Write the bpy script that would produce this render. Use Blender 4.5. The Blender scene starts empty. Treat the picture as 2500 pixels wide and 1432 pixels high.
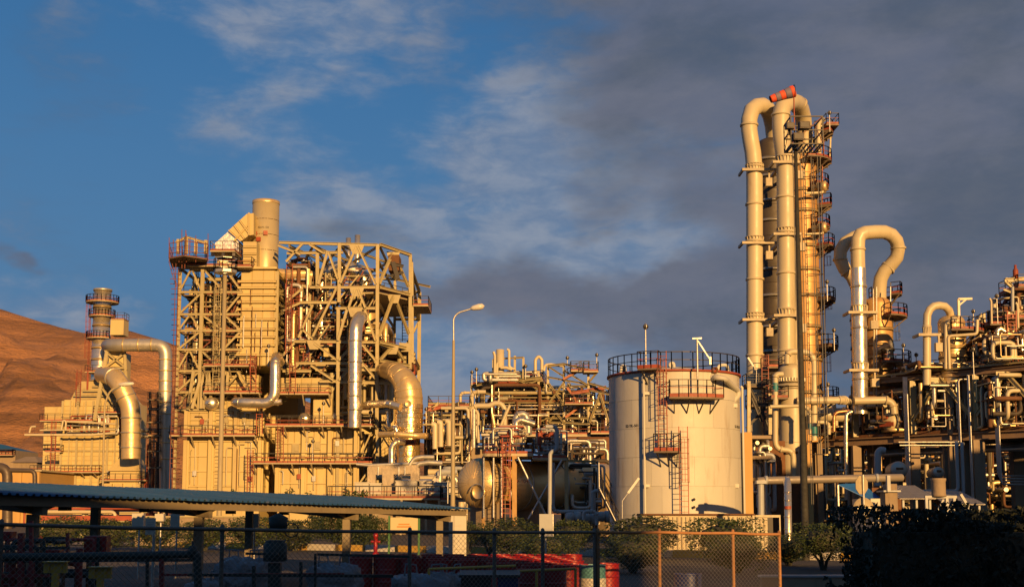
import bpy, bmesh, math, random
from mathutils import Vector, Matrix, noise
R = random.Random(11)
sc = bpy.context.scene
COL = sc.collection
# ------------------------------------------------------------ camera
F = 3000.0; HZ = 1245.0; EYE = 2.2; TILT = math.radians(6.1)
CV = HZ - F*math.tan(TILT)
cam_d = bpy.data.cameras.new('camera'); cam = bpy.data.objects.new('camera', cam_d); COL.objects.link(cam)
cam_d.sensor_width = 36; cam_d.lens = 36*F/2500; cam_d.shift_y = (CV-716)/2500
cam_d.clip_end = 20000; cam_d.clip_start = 0.2
cam.location = (0, 0, EYE); cam.rotation_euler = (math.pi/2+TILT, 0, 0); sc.camera = cam
# ------------------------------------------------------------ pixel <-> place
def dY(v): return math.cos(TILT)-((CV-v)/F)*math.sin(TILT)
def P(u, v, d):
    b = (CV-v)/F; y = dY(v)
    return Vector(((u-1250)/F*d/y, d, EYE+(b*math.cos(TILT)+math.sin(TILT))*d/y))
def Z(v, d): return P(1250, v, d).z
def X(u, v, d): return P(u, v, d).x
def mpp(d, v=1000): return d/(F*dY(v))
# ------------------------------------------------------------ sun and sky
SUN_EL = math.radians(12); SUN_AZ = math.radians(20)      # to the right of straight behind the camera
sdir = Vector((math.sin(SUN_AZ)*math.cos(SUN_EL), -math.cos(SUN_AZ)*math.cos(SUN_EL), math.sin(SUN_EL)))
sl = bpy.data.lights.new('sun', 'SUN'); so = bpy.data.objects.new('sun', sl); COL.objects.link(so)
sl.energy = 5.0; sl.angle = math.radians(0.5); sl.color = (1.0, 0.55, 0.185)
so.rotation_euler = sdir.to_track_quat('Z', 'Y').to_euler()
sc.view_settings.view_transform = 'Standard'; sc.view_settings.look = 'None'
sc.view_settings.exposure = 0.60; sc.view_settings.gamma = 1.0; sc.view_settings.use_curve_mapping = False
world = bpy.data.worlds.new('World'); sc.world = world; world.use_nodes = True
def build_world():
    nt = world.node_tree; N = nt.nodes; L = nt.links; N.clear()
    def n(t, **k):
        x = N.new(t)
        for a, b in k.items(): setattr(x, a, b)
        return x
    def M(op, a, b=None, c=None):
        x = n('ShaderNodeMath', operation=op)
        for i, v in enumerate((a, b, c)):
            if v is None: continue
            if isinstance(v, (int, float)): x.inputs[i].default_value = v
            else: L.new(v, x.inputs[i])
        return x.outputs[0]
    def mix(f, a, b):
        x = n('ShaderNodeMix', data_type='RGBA')
        for s, v in ((0, f), (6, a), (7, b)):
            if isinstance(v, (int, float)): x.inputs[s].default_value = v
            elif isinstance(v, tuple): x.inputs[s].default_value = (*v, 1)
            else: L.new(v, x.inputs[s])
        return x.outputs[2]
    def sstep(v, lo, hi):
        x = n('ShaderNodeMapRange', interpolation_type='SMOOTHSTEP'); L.new(v, x.inputs[0])
        x.inputs[1].default_value = lo; x.inputs[2].default_value = hi
        return x.outputs[0]
    out = n('ShaderNodeOutputWorld'); bg = n('ShaderNodeBackground'); L.new(bg.outputs[0], out.inputs[0])
    sky = n('ShaderNodeTexSky', sky_type='NISHITA', sun_disc=False)
    sky.sun_elevation = SUN_EL; sky.sun_rotation = math.pi-SUN_AZ; sky.air_density = 1.0; sky.dust_density = 0.6; sky.ozone_density = 2.5
    tc = n('ShaderNodeTexCoord'); sep = n('ShaderNodeSeparateXYZ'); L.new(tc.outputs['Generated'], sep.inputs[0])
    X, Y, Z = sep.outputs
    def fbm(scale, detail, rough, off, dist=0.0, sq=2.0):
        mp = n('ShaderNodeMapping'); mp.inputs['Location'].default_value = off; mp.inputs['Scale'].default_value = (1, 1, sq)
        L.new(tc.outputs['Generated'], mp.inputs[0])
        t = n('ShaderNodeTexNoise'); t.inputs['Scale'].default_value = scale; t.inputs['Detail'].default_value = detail
        t.inputs['Roughness'].default_value = rough; t.inputs['Distortion'].default_value = dist; L.new(mp.outputs[0], t.inputs[0])
        return t
    az = M('ARCTAN2', X, Y)
    # bend the directions so that banks get ragged outlines
    w1 = fbm(5.0, 5, 0.6, (1.1, 4.2, 0.3)); w0 = n('ShaderNodeVectorMath', operation='SUBTRACT'); L.new(w1.outputs[1], w0.inputs[0]); w0.inputs[1].default_value = (.5, .5, .5)
    w2 = n('ShaderNodeVectorMath', operation='MULTIPLY_ADD'); L.new(w0.outputs[0], w2.inputs[0]); w2.inputs[1].default_value = (.20, .20, .13); L.new(tc.outputs['Generated'], w2.inputs[2])
    def body(u, v, rad, amp, inp, squash=1.8):     # a cloud bank or a gap round one direction of the sky
        c = (P(u, v, 1)-Vector((0, 0, EYE))).normalized()
        s_ = n('ShaderNodeVectorMath', operation='SUBTRACT'); L.new(w2.outputs[0], s_.inputs[0]); s_.inputs[1].default_value = c
        m_ = n('ShaderNodeVectorMath', operation='MULTIPLY'); L.new(s_.outputs[0], m_.inputs[0]); m_.inputs[1].default_value = (1, 1, squash)
        l_ = n('ShaderNodeVectorMath', operation='LENGTH'); L.new(m_.outputs[0], l_.inputs[0])
        return M('ADD', inp, M('MULTIPLY', sstep(l_.outputs['Value'], rad, 0.0), amp))
    mid = fbm(7, 9, 0.56, (7.3, 2.2, 0), 0.2).outputs[0]
    fine = fbm(22, 8, 0.60, (1.3, 5.2, 0), 0.3, 2.6).outputs[0]
    base = M('ADD', M('MULTIPLY', mid, 1.48), M('MULTIPLY', fine, 0.52))       # about 1 on average
    light = M('ADD', base, M('MULTIPLY', sstep(az, -0.45, 0.5), 0.10))
    for a in ((650, 180, .14, .40, .8), (760, 10, .12, .22, 1.5), (1150, 430, .19, .34, 1.5), (1400, 340, .16, .24, 1.8), (1560, 620, .20, .34, 1.8), (1170, 220, .06, .30, 2.2), (100, 760, .12, .36, 2.6), (330, 800, .1, .26, 2.6), (1900, 450, .3, .28, 1), (840, 540, .10, .30, 2.2), (1250, 880, .34, .46, 2.2), (1750, 850, .22, .3, 2.2), (2300, 650, .3, .2, 1),
              (960, 260, .10, -.15, 1.2), (200, 350, .26, -.30, 1), (1480, 545, .09, -.30, 2.6), (930, 270, .13, -.30, 1.3), (1000, 60, .06, .18, 1.2)):
        light = body(a[0], a[1], a[2], a[3], light, a[4])
    ld = sstep(light, 0.98, 1.50)
    dk = M('ADD', M('MULTIPLY', M('SUBTRACT', base, 1.0), 0.9), M('MULTIPLY', sstep(az, 0.42, 0.9), 0.7))
    for a in ((1950, -40, .40, .85, 1.3), (2500, 250, .42, .75, 1), (1150, 400, .15, -.35, 1.4), (1600, 400, .12, -.2, 1.5), (1130, 690, .12, .6, 2.6), (1330, 740, .16, .6, 3), (1650, 710, .15, .5, 3), (1750, 800, .25, .55, 3), (1500, 900, .3, .3, 2.6), (1150, 920, .16, .3, 2.6), (2350, 800, .30, .5, 1.2), (20, 650, .035, .8, 2.4), (860, 620, .07, .4, 3), (1420, 490, .05, .4, 1.5), (400, 770, .05, .4, 2), (1830, 330, .2, .3, 1), (1530, 580, .09, -.4, 2.4), (1380, 880, .26, -.55, 2.6), (1950, 700, .12, -.3, 2), (1980, 480, .12, -.25, 1.4)):
        dk = body(a[0], a[1], a[2], a[3], dk, a[4])
    dd_ = sstep(dk, 0.02, 0.95)
    tone_ = fbm(6, 7, 0.6, (9.7, 4.4, 0), 0.2).outputs[0]
    lightc = mix(sstep(fine, 0.30, 0.70), (0.17, 0.215, 0.31), (0.34, 0.35, 0.39))
    darkc = mix(sstep(tone_, 0.38, 0.62), (0.082, 0.098, 0.135), (0.125, 0.135, 0.182))
    warm = M('MULTIPLY', sstep(fbm(9, 5, 0.6, (2.2, 8.8, 0)).outputs[0], 0.54, 0.70), sstep(Z, 0.26, 0.06))
    lightc = mix(M('MULTIPLY', warm, 0.5), lightc, (0.34, 0.27, 0.27))
    darkc = mix(M('MULTIPLY', warm, 0.25), darkc, (0.30, 0.23, 0.24))
    # blue of the clear sky from the Nishita model
    hsv = n('ShaderNodeHueSaturation'); hsv.inputs['Saturation'].default_value = 1.25; hsv.inputs['Value'].default_value = SKYV
    L.new(sky.outputs[0], hsv.inputs['Color'])
    hz = mix(sstep(Z, 0.42, 0.02), hsv.outputs[0], (1.1, 2.0, 3.1))
    deep = mix(0.50, hz, (0.28, 1.15, 2.9))
    def up(c):
        v_ = n('ShaderNodeVectorMath', operation='SCALE'); L.new(c, v_.inputs[0]); v_.inputs[3].default_value = 9.2; return v_.outputs[0]
    fin = mix(M('MULTIPLY', ld, 0.64), deep, up(lightc))
    fin = mix(M('MULTIPLY', dd_, 0.84), fin, up(darkc))
    L.new(fin, bg.inputs[0]); bg.inputs[1].default_value = 0.073
SKYV = 0.8
build_world()
# ------------------------------------------------------------ materials
MATS = {}
def mat(name, col, rough=0.6, metal=0.0, var=0.12, scale=0.6, bump=0.1, dirt=None, dirt_amt=0.0, streak=False, spec=0.5, bscale=None, emit=None):
    if name in MATS: return MATS[name]
    if metal < .5: col = tuple(c*0.72 for c in col); dirt = tuple(c*0.72 for c in dirt) if dirt else None
    m = bpy.data.materials.new(name); m.use_nodes = True; nt = m.node_tree; N = nt.nodes; L = nt.links
    b = N['Principled BSDF']; b.inputs['Roughness'].default_value = rough; b.inputs['Metallic'].default_value = metal
    b.inputs['Specular IOR Level'].default_value = spec
    g = N.new('ShaderNodeNewGeometry')
    mp = N.new('ShaderNodeMapping'); L.new(g.outputs['Position'], mp.inputs[0])
    if streak: mp.inputs['Scale'].default_value = (1, 1, 0.16)
    t = N.new('ShaderNodeTexNoise'); t.inputs['Scale'].default_value = scale; t.inputs['Detail'].default_value = 8; t.inputs['Roughness'].default_value = 0.62
    L.new(mp.outputs[0], t.inputs[0])
    oi = N.new('ShaderNodeObjectInfo')
    ad = N.new('ShaderNodeMath'); ad.operation = 'MULTIPLY_ADD'; L.new(oi.outputs['Random'], ad.inputs[0]); ad.inputs[1].default_value = 0.35; L.new(t.outputs[0], ad.inputs[2])
    mr = N.new('ShaderNodeMapRange'); L.new(ad.outputs[0], mr.inputs[0]); mr.inputs[1].default_value = 0.35; mr.inputs[2].default_value = 1.0
    mr.inputs[3].default_value = 1-var; mr.inputs[4].default_value = 1+var
    sc_ = N.new('ShaderNodeVectorMath'); sc_.operation = 'SCALE'; sc_.inputs[0].default_value = col; L.new(mr.outputs[0], sc_.inputs[3])
    cur = sc_.outputs[0]
    if dirt:
        t2 = N.new('ShaderNodeTexNoise'); t2.inputs['Scale'].default_value = scale*2.7; t2.inputs['Detail'].default_value = 10; t2.inputs['Roughness'].default_value = 0.7
        L.new(mp.outputs[0], t2.inputs[0])
        r2 = N.new('ShaderNodeMapRange'); r2.interpolation_type = 'SMOOTHSTEP'; L.new(t2.outputs[0], r2.inputs[0]); r2.inputs[1].default_value = 0.52; r2.inputs[2].default_value = 0.74; r2.inputs[4].default_value = dirt_amt
        mx = N.new('ShaderNodeMix'); mx.data_type = 'RGBA'; L.new(r2.outputs[0], mx.inputs[0]); L.new(cur, mx.inputs[6]); mx.inputs[7].default_value = (*dirt, 1)
        cur = mx.outputs[2]
    L.new(cur, b.inputs['Base Color'])
    if bump:
        t3 = N.new('ShaderNodeTexNoise'); t3.inputs['Scale'].default_value = bscale or scale*3; t3.inputs['Detail'].default_value = 5; L.new(g.outputs['Position'], t3.inputs[0])
        bp = N.new('ShaderNodeBump'); bp.inputs['Strength'].default_value = bump; bp.inputs['Distance'].default_value = 0.15
        L.new(t3.outputs[0], bp.inputs['Height']); L.new(bp.outputs[0], b.inputs['Normal'])
        rr = N.new('ShaderNodeMapRange'); L.new(t3.outputs[0], rr.inputs[0]); rr.inputs[1].default_value = 0.3; rr.inputs[2].default_value = 0.7; rr.inputs[3].default_value = max(0.05, rough-0.08); rr.inputs[4].default_value = min(1, rough+0.08)
        L.new(rr.outputs[0], b.inputs['Roughness'])
    MATS[name] = m
    return m
CASING = mat('casing paint', (0.62, 0.49, 0.21), 0.5, 0, 0.15, 0.25, 0.16, (0.30, 0.17, 0.06), 0.5, True)
CREAM = mat('cream steel paint', (0.46, 0.39, 0.20), 0.5, 0, 0.14, 0.8, 0.1, (0.20, 0.10, 0.04), 0.5)
BEIGE = mat('beige pipe paint', (0.60, 0.52, 0.33), 0.45, 0, 0.12, 0.3, 0.08, (0.34, 0.23, 0.11), 0.55, True)
WHITE = mat('tank white paint', (0.60, 0.58, 0.49), 0.55, 0, 0.10, 0.35, 0.12, (0.30, 0.20, 0.10), 0.6, True)
ALU = mat('aluminium cladding', (0.72, 0.64, 0.48), 0.30, 0.85, 0.16, 0.5, 0.25, (0.40, 0.28, 0.14), 0.3, True)
BRASSY = mat('weathered cladding', (0.62, 0.46, 0.22), 0.38, 0.55, 0.14, 0.5, 0.2, (0.32, 0.18, 0.07), 0.4, True)
DULL = mat('dull grey cladding', (0.42, 0.40, 0.34), 0.42, 0.6, 0.14, 0.4, 0.2, (0.2, 0.15, 0.1), 0.4, True)
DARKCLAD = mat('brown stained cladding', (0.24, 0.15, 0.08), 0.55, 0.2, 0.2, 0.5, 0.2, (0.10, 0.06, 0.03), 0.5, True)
RED = mat('red oxide paint', (0.34, 0.07, 0.03), 0.6, 0, 0.35, 1.5, 0.05, (0.15, 0.05, 0.03), 0.4)
SCAF = mat('rusty scaffold tube', (0.25, 0.075, 0.045), 0.7, 0.1, 0.25, 2, 0)
BLACK = mat('black rail paint', (0.030, 0.024, 0.020), 0.55, 0, 0.2, 2, 0)
DECK = mat('grating deck', (0.20, 0.15, 0.10), 0.7, 0.1, 0.2, 1.5, 0.1)
DECKC = mat('cream platform edge', (0.50, 0.42, 0.26), 0.6, 0, 0.15, 1.2, 0.1, (0.18, 0.09, 0.04), 0.5)
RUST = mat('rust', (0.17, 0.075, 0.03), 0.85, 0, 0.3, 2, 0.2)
GALV = mat('galvanised steel', (0.45, 0.44, 0.40), 0.45, 0.6, 0.15, 2, 0.1)
CONC = mat('concrete', (0.34, 0.26, 0.17), 0.85, 0, 0.15, 0.8, 0.3, (0.14, 0.10, 0.06), 0.5, True)
GREY = mat('grey pipe paint', (0.40, 0.42, 0.42), 0.45, 0, 0.08, 0.7, 0.05, (0.2, 0.18, 0.15), 0.3)
TEAL = mat('teal band', (0.03, 0.22, 0.24), 0.5)
YEL = mat('yellow paint', (0.62, 0.38, 0.04), 0.5, 0, 0.15, 2, 0.05, (0.2, 0.1, 0.03), 0.4)
INK = mat('black lettering', (0.02, 0.02, 0.02), 0.6, 0, 0, 1, 0)
WOOD = mat('dark tarred pole', (0.035, 0.034, 0.028), 0.8, 0, 0.3, 2, 0.3)
MASTM = mat('cream mast paint', (0.42, 0.35, 0.20), 0.6, 0, 0.1, 1, 0.1, (0.16, 0.10, 0.05), 0.5, True)
PLAST = mat('lamp plastic', (0.7, 0.68, 0.6), 0.35, 0, 0.05, 2, 0)
# ------------------------------------------------------------ mesh building
class MB:
    def __init__(s): s.v = []; s.f = []; s.sm = []
    def add(s, vs, fs, smooth=False):
        o = len(s.v); s.v += [Vector(p) for p in vs]; s.f += [tuple(i+o for i in f) for f in fs]; s.sm += [smooth]*len(fs); return s
    def box(s, a, b):
        x0, y0, z0 = a; x1, y1, z1 = b
        return s.add([(x0,y0,z0),(x1,y0,z0),(x1,y1,z0),(x0,y1,z0),(x0,y0,z1),(x1,y0,z1),(x1,y1,z1),(x0,y1,z1)],
              [(0,3,2,1),(4,5,6,7),(0,1,5,4),(1,2,6,5),(2,3,7,6),(3,0,4,7)])
    def cb(s, c, sz, rz=0.0):
        c = Vector(c); q = Matrix.Rotation(rz, 3, 'Z'); h = [x/2 for x in sz]
        vs = [c+q@Vector((i*h[0], j*h[1], k*h[2])) for k in (-1, 1) for i, j in ((-1,-1),(1,-1),(1,1),(-1,1))]
        return s.add(vs, [(0,3,2,1),(4,5,6,7),(0,1,5,4),(1,2,6,5),(2,3,7,6),(3,0,4,7)])
    def bar(s, p0, p1, w, h=None, up=(0, 0, 1)):
        p0 = Vector(p0); p1 = Vector(p1); h = h or w; t = (p1-p0).normalized(); up = Vector(up)
        if abs(t.dot(up)) > 0.98: up = Vector((0, 1, 0))
        a = t.cross(up).normalized()*w/2; b = a.cross(t).normalized()*h/2
        vs = [p+i*a+j*b for p in (p0, p1) for i, j in ((-1,-1),(1,-1),(1,1),(-1,1))]
        return s.add(vs, [(0,1,2,3),(7,6,5,4),(0,4,5,1),(1,5,6,2),(2,6,7,3),(3,7,4,0)])
    def tube(s, pts, r, seg=10, caps=True, smooth=True):
        pts = [Vector(p) for p in pts]; n = len(pts)
        rs = r if isinstance(r, (list, tuple)) else [r]*n
        T = []
        for i in range(n):
            a = (pts[i]-pts[i-1]).normalized() if i else None
            b = (pts[i+1]-pts[i]).normalized() if i < n-1 else None
            T.append(((a or b)+(b or a)).normalized())
        u = T[0].cross(Vector((0, 0, 1)))
        if u.length < 0.1: u = T[0].cross(Vector((0, 1, 0)))
        u.normalize(); vs = []; fs = []
        for i in range(n):
            if i:
                u = u-T[i]*u.dot(T[i]); u.normalize()
            w = T[i].cross(u)
            for k in range(seg):
                a = 2*math.pi*k/seg; vs.append(pts[i]+(u*math.cos(a)+w*math.sin(a))*rs[i])
        for i in range(n-1):
            for k in range(seg):
                k2 = (k+1) % seg; fs.append((i*seg+k, i*seg+k2, (i+1)*seg+k2, (i+1)*seg+k))
        s.add(vs, fs, smooth)
        if caps:
            s.add(vs[:seg], [tuple(reversed(range(seg)))]); s.add(vs[-seg:], [tuple(range(seg))])
        return s
    def lathe(s, prof, c=(0, 0, 0), axis=(0, 0, 1), seg=24, a0=0.0, a1=2*math.pi, smooth=True):
        c = Vector(c); ax = Vector(axis).normalized()
        u = ax.cross(Vector((0, 0, 1)))
        if u.length < 0.1: u = Vector((1, 0, 0))
        u.normalize(); w = ax.cross(u); full = abs(a1-a0-2*math.pi) < 1e-4; cols = seg if full else seg+1
        vs = []; fs = []
        for r, z in prof:
            for k in range(cols):
                a = a0+(a1-a0)*k/seg; vs.append(c+ax*z+(u*math.cos(a)+w*math.sin(a))*max(r, 1e-4))
        for i in range(len(prof)-1):
            for k in range(seg):
                k2 = (k+1) % cols; fs.append((i*cols+k, i*cols+k2, (i+1)*cols+k2, (i+1)*cols+k))
        return s.add(vs, fs, smooth)
    def hlathe(s, prof, *a, **k):
        for p, q in zip(prof, prof[1:]): s.lathe([p, q], *a, **k)
        return s
    def prism(s, poly, z0, z1):
        n = len(poly); vs = [(p[0], p[1], z0) for p in poly]+[(p[0], p[1], z1) for p in poly]
        return s.add(vs, [tuple(reversed(range(n))), tuple(range(n, 2*n))]+[(i, (i+1) % n, n+(i+1) % n, n+i) for i in range(n)])
    def extr(s, pts, off):
        n = len(pts); off = Vector(off); vs = [Vector(p) for p in pts]; vs += [p+off for p in vs]
        return s.add(vs, [tuple(reversed(range(n))), tuple(range(n, 2*n))]+[(i, (i+1) % n, n+(i+1) % n, n+i) for i in range(n)])
    def mesh(s, name, m, off=None):
        me = bpy.data.meshes.new(name); o = off or Vector((0, 0, 0))
        me.from_pydata([tuple(p-o) for p in s.v], [], s.f); me.polygons.foreach_set('use_smooth', s.sm)
        me.materials.append(m); me.update(); return me
ROOT = {}
def setp(o, label=None, cat=None, group=None, kind=None):
    if label: o['label'] = label
    if cat: o['category'] = cat
    if group: o['group'] = group
    if kind: o['kind'] = kind
    return o
def thing(name, label, cat, loc=(0, 0, 0), group=None, kind=None):
    o = bpy.data.objects.new(name, None); COL.objects.link(o); o.location = loc; o.empty_display_size = 0.5
    ROOT[o.name] = Vector(loc); return setp(o, label, cat, group, kind)
def part(name, mb, m, par=None, label=None, kind=None):
    off = ROOT[par.name] if par else Vector((0, 0, 0))
    o = bpy.data.objects.new(name, mb.mesh(name, m, off)); COL.objects.link(o)
    if par: o.parent = par
    ROOT[o.name] = off
    return setp(o, label, None, None, kind)
def solo(name, mb, m, label, cat, loc, group=None):
    o = bpy.data.objects.new(name, mb.mesh(name, m, Vector(loc))); COL.objects.link(o); o.location = loc; ROOT[o.name] = Vector(loc)
    return setp(o, label, cat, group)
def struct(name, mb, m):
    o = part(name, mb, m); o['kind'] = 'structure'; return o
UNIT = {}
def unit(kind, m):
    k = (kind, m.name)
    if k in UNIT: return UNIT[k]
    b = MB()
    if kind == 'box': b.box((-.5, -.5, 0), (.5, .5, 1))
    elif kind == 'ibeam':
        pr = [(-.5,-.5),(.5,-.5),(.5,-.36),(.1,-.36),(.1,.36),(.5,.36),(.5,.5),(-.5,.5),(-.5,.36),(-.1,.36),(-.1,-.36),(-.5,-.36)]
        n = 12; vs = [(x, y, 0) for x, y in pr]+[(x, y, 1) for x, y in pr]
        b.add(vs, [(i, (i+1) % n, n+(i+1) % n, n+i) for i in range(n)]+[tuple(reversed(range(n))), tuple(range(n, 2*n))])
    elif kind == 'rod': b.tube([(0, 0, 0), (0, 0, 1)], 0.5, 8)
    elif kind == 'panel':   # bevelled sheet lying in x,z facing -y
        b.add([(0,0,0),(1,0,0),(1,0,1),(0,0,1),(.03,-1,.02),(.97,-1,.02),(.97,-1,.98),(.03,-1,.98)], [(4,5,6,7),(0,1,5,4),(1,2,6,5),(2,3,7,6),(3,0,4,7)])
    elif kind == 'ring': b.lathe([(0.97, -.5), (1, -.5), (1, .5), (0.97, .5)], seg=28)
    UNIT[k] = b.mesh(kind, m); return UNIT[k]
def inst(kind, name, m, par, M):
    o = bpy.data.objects.new(name, unit(kind, m)); COL.objects.link(o); o.parent = par
    o.matrix_local = Matrix.Translation(-ROOT[par.name])@M; ROOT[o.name] = ROOT[par.name]
    return o
def beam(par, p0, p1, w, m=None, name='beam', kind='ibeam', h=None):
    m = m or CREAM
    p0 = Vector(p0); p1 = Vector(p1); d = p1-p0; t = d.normalized(); up = Vector((0, 0, 1))
    if abs(t.z) > 0.95: up = Vector((0, 1, 0))
    a = t.cross(up).normalized(); b = a.cross(t).normalized()*-1
    M = Matrix.Translation(p0)@Matrix(((a.x*w, b.x*(h or w), d.x, 0), (a.y*w, b.y*(h or w), d.y, 0), (a.z*w, b.z*(h or w), d.z, 0), (0, 0, 0, 1)))
    return inst(kind, name, m, par, M)
def ring(par, c, r, h, m, name='ring'):
    return inst('ring', name, m, par, Matrix.Translation(Vector(c))@Matrix.Diagonal((r, r, h, 1)))
def fillet(pts, rad, n=5):
    pts = [Vector(p) for p in pts]; out = [pts[0]]
    for i in range(1, len(pts)-1):
        a, b, c = pts[i-1], pts[i], pts[i+1]; d0 = (a-b); d1 = (c-b); l0 = d0.length; l1 = d1.length; d0.normalize(); d1.normalize()
        if abs(d0.dot(d1)) > 0.995: out.append(b); continue
        ang = math.acos(max(-1, min(1, d0.dot(d1)))); t = min(rad/math.tan(ang/2), l0*0.48, l1*0.48)
        p, q = b+d0*t, b+d1*t
        for k in range(n+1):
            s = k/n; out.append(p*(1-s)**2+b*2*s*(1-s)+q*s*s)
    out.append(pts[-1]); return out
def pipe(par, pts, r, m, bend=None, name='pipe', seg=10, n=5, label=None, flanges=()):
    o = part(name, MB().tube(fillet(pts, bend or r*2.6, n), r, seg), m, par, label)
    for (c, ax) in flanges:
        part('flange', MB().lathe([(r, -.06*1.0), (r*1.25, -.06), (r*1.25, .06), (r, .06)], c, ax, 14), m, par)
    return o
def vessel(par, c, z1, r, m, name='shell', dome=True, seg=28, dome_h=0.5):
    pr = [(r, 0), (r, z1-c[2])]
    if dome: pr += [(r*math.cos(a), z1-c[2]+r*dome_h*math.sin(a)) for a in [math.pi/2*k/7 for k in range(1, 8)]]
    else: pr += [(0, z1-c[2])]
    return part(name, MB().lathe(pr, c, seg=seg), m, par)
def courses(par, x, y, z0, z1, r, h, m, name='cladding_course', seg=28):
    """a clad shell: one object per course of sheets, seams recessed between them"""
    n = max(1, round((z1-z0)/h)); hh = (z1-z0)/n
    key = ('course', round(r, 3), round(hh, 3), m.name)
    if key not in UNIT:
        b = MB().hlathe([(r-0.03, 0), (r, 0.02), (r, hh-0.03), (r-0.03, hh-0.005)], seg=seg)
        UNIT[key] = b.mesh(name, m)
    for i in range(n):
        o = bpy.data.objects.new(name, UNIT[key]); COL.objects.link(o); o.parent = par
        o.location = Vector((x, y, z0+i*hh))-ROOT[par.name]; o.rotation_euler.z = R.random()*6; s = 1+R.uniform(-.004, .004); o.scale = (s, s, 1)
        ROOT[o.name] = ROOT[par.name]
def railmb(pts, h=1.1, sp=1.4, t=0.035, mid=True, closed=False):
    b = MB(); pts = [Vector(p) for p in pts]
    if closed: pts.append(pts[0])
    up = Vector((0, 0, 1))
    for a, c in zip(pts, pts[1:]):
        L = (c-a).length
        if L < 0.05: continue
        n = max(1, round(L/sp))
        for k in range(n+1):
            p = a.lerp(c, k/n); b.bar(p, p+up*h, t*1.4)
        b.bar(a+up*h, c+up*h, t*1.3); 
        if mid: b.bar(a+up*h*.55, c+up*h*.55, t)
    return b
def platform(par, outline, z, rails='all', th=0.16, rm=None, tm=None, dm=None, h=1.1, open_edges=(), brackets=(), t=0.042, toe=0.19, name='platform'):
    rm = rm or BLACK; tm = tm or RED; dm = dm or DECKC
    o = part(name, MB().prism(outline, z-th, z), dm, par)
    n = len(outline); tb = MB(); hb = MB(); mb_ = MB(); any_ = False
    for i in range(n):
        if i in open_edges: continue
        a = Vector((*outline[i][:2], z)); c = Vector((*outline[(i+1) % n][:2], z)); L = (c-a).length
        if L < 0.05: continue
        any_ = True
        tb.bar(a+Vector((0, 0, toe/2+.005)), c+Vector((0, 0, toe/2+.005)), 0.03, toe)
        k = max(1, round(L/1.3))
        for j in range(k+1):
            p = a.lerp(c, j/k); hb.bar(p, p+Vector((0, 0, h)), t*1.5)
        hb.bar(a+Vector((0, 0, h)), c+Vector((0, 0, h)), t*1.4); mb_.bar(a+Vector((0, 0, h*.55)), c+Vector((0, 0, h*.55)), t)
    if any_:
        part('mid_rail', mb_, tm, o); part('toe_board', tb, tm, o); part('handrail', hb, rm, o)
    for (a, b_) in brackets:
        part('bracket', MB().bar(a, b_, 0.14), dm, o)
    return o
def rectp(par, x0, x1, y0, y1, z, **k):
    return platform(par, [(x0, y0), (x1, y0), (x1, y1), (x0, y1)], z, **k)
def arcp(par, cx, cy, r0, r1, a0, a1, z, n=10, **k):
    """part ring platform; angles in degrees, 0 = +x, -90 = towards the camera"""
    A = [math.radians(a0+(a1-a0)*i/n) for i in range(n+1)]
    out = [(cx+r1*math.cos(a), cy+r1*math.sin(a)) for a in A]+[(cx+r0*math.cos(a), cy+r0*math.sin(a)) for a in reversed(A)]
    oe = set(range(n+1, 2*n+1)); 
    if abs(a1-a0) >= 359: oe |= {n, 2*n+1}
    return platform(par, out, z, open_edges=oe, **k)
def ladder(par, base, top, w=0.5, cage=True, m=None, nrm=(0, -1, 0), t=0.045, step=0.33, name='ladder'):
    m = m or RED; b = MB(); base = Vector(base); top = Vector(top); n = Vector(nrm).normalized(); s = n.cross(Vector((0, 0, 1))).normalized()*w/2
    for q in (-1, 1): b.bar(base+s*q, top+s*q, t*1.3)
    L = (top-base).length; k = int(L/step)
    for i in range(1, k):
        p = base.lerp(top, i/k); b.bar(p-s, p+s, t*.8)
    o = part(name, b, m, par)
    if cage:
        c = MB(); lo = 2.2; ns = int((L-lo)/0.9)
        prof = [math.radians(a) for a in range(0, 181, 30)]
        def hp(z, a): return Vector((base.x, base.y, z))+s*1.25*math.cos(a)+n*0.75*math.sin(a)
        zz = [base.z+lo+i*0.9 for i in range(max(ns, 0)+1)]
        for z in zz:
            for a, a2 in zip(prof, prof[1:]): c.bar(hp(z, a), hp(z, a2), 0.06, 0.02)
        if len(zz) > 1:
            for a in prof[1:-1]: c.bar(hp(zz[0], a), hp(zz[-1], a), 0.03)
            part('cage', c, m, o)
    return o
def stair(par, p0, p1, w=(0, 0.9, 0), m=None, name='staircase', rm=None):
    m = m or RED; p0 = Vector(p0); p1 = Vector(p1); w = Vector(w); b = MB()
    b.bar(p0, p1, 0.06, 0.25); b.bar(p0+w, p1+w, 0.06, 0.25)
    n = max(3, int(abs(p1.z-p0.z)/0.25))
    for i in range(1, n):
        p = p0.lerp(p1, i/n); b.bar(p+w*.5-(p1-p0).normalized()*0.12*Vector((1,1,0)).length*0, p+w, .25, .03); b.bar(p, p+w*.5, .25, .03)
    o = part(name, b, m, par); r = MB()
    for q in (Vector((0, 0, 0)), w):
        a, c = p0+q, p1+q; up = Vector((0, 0, 1))
        for i in range(5): pp = a.lerp(c, i/4); r.bar(pp, pp+up, .04)
        r.bar(a+up, c+up, .045); r.bar(a+up*.55, c+up*.55, .03)
    part('handrail', r, rm or BLACK, o); return o
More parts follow.
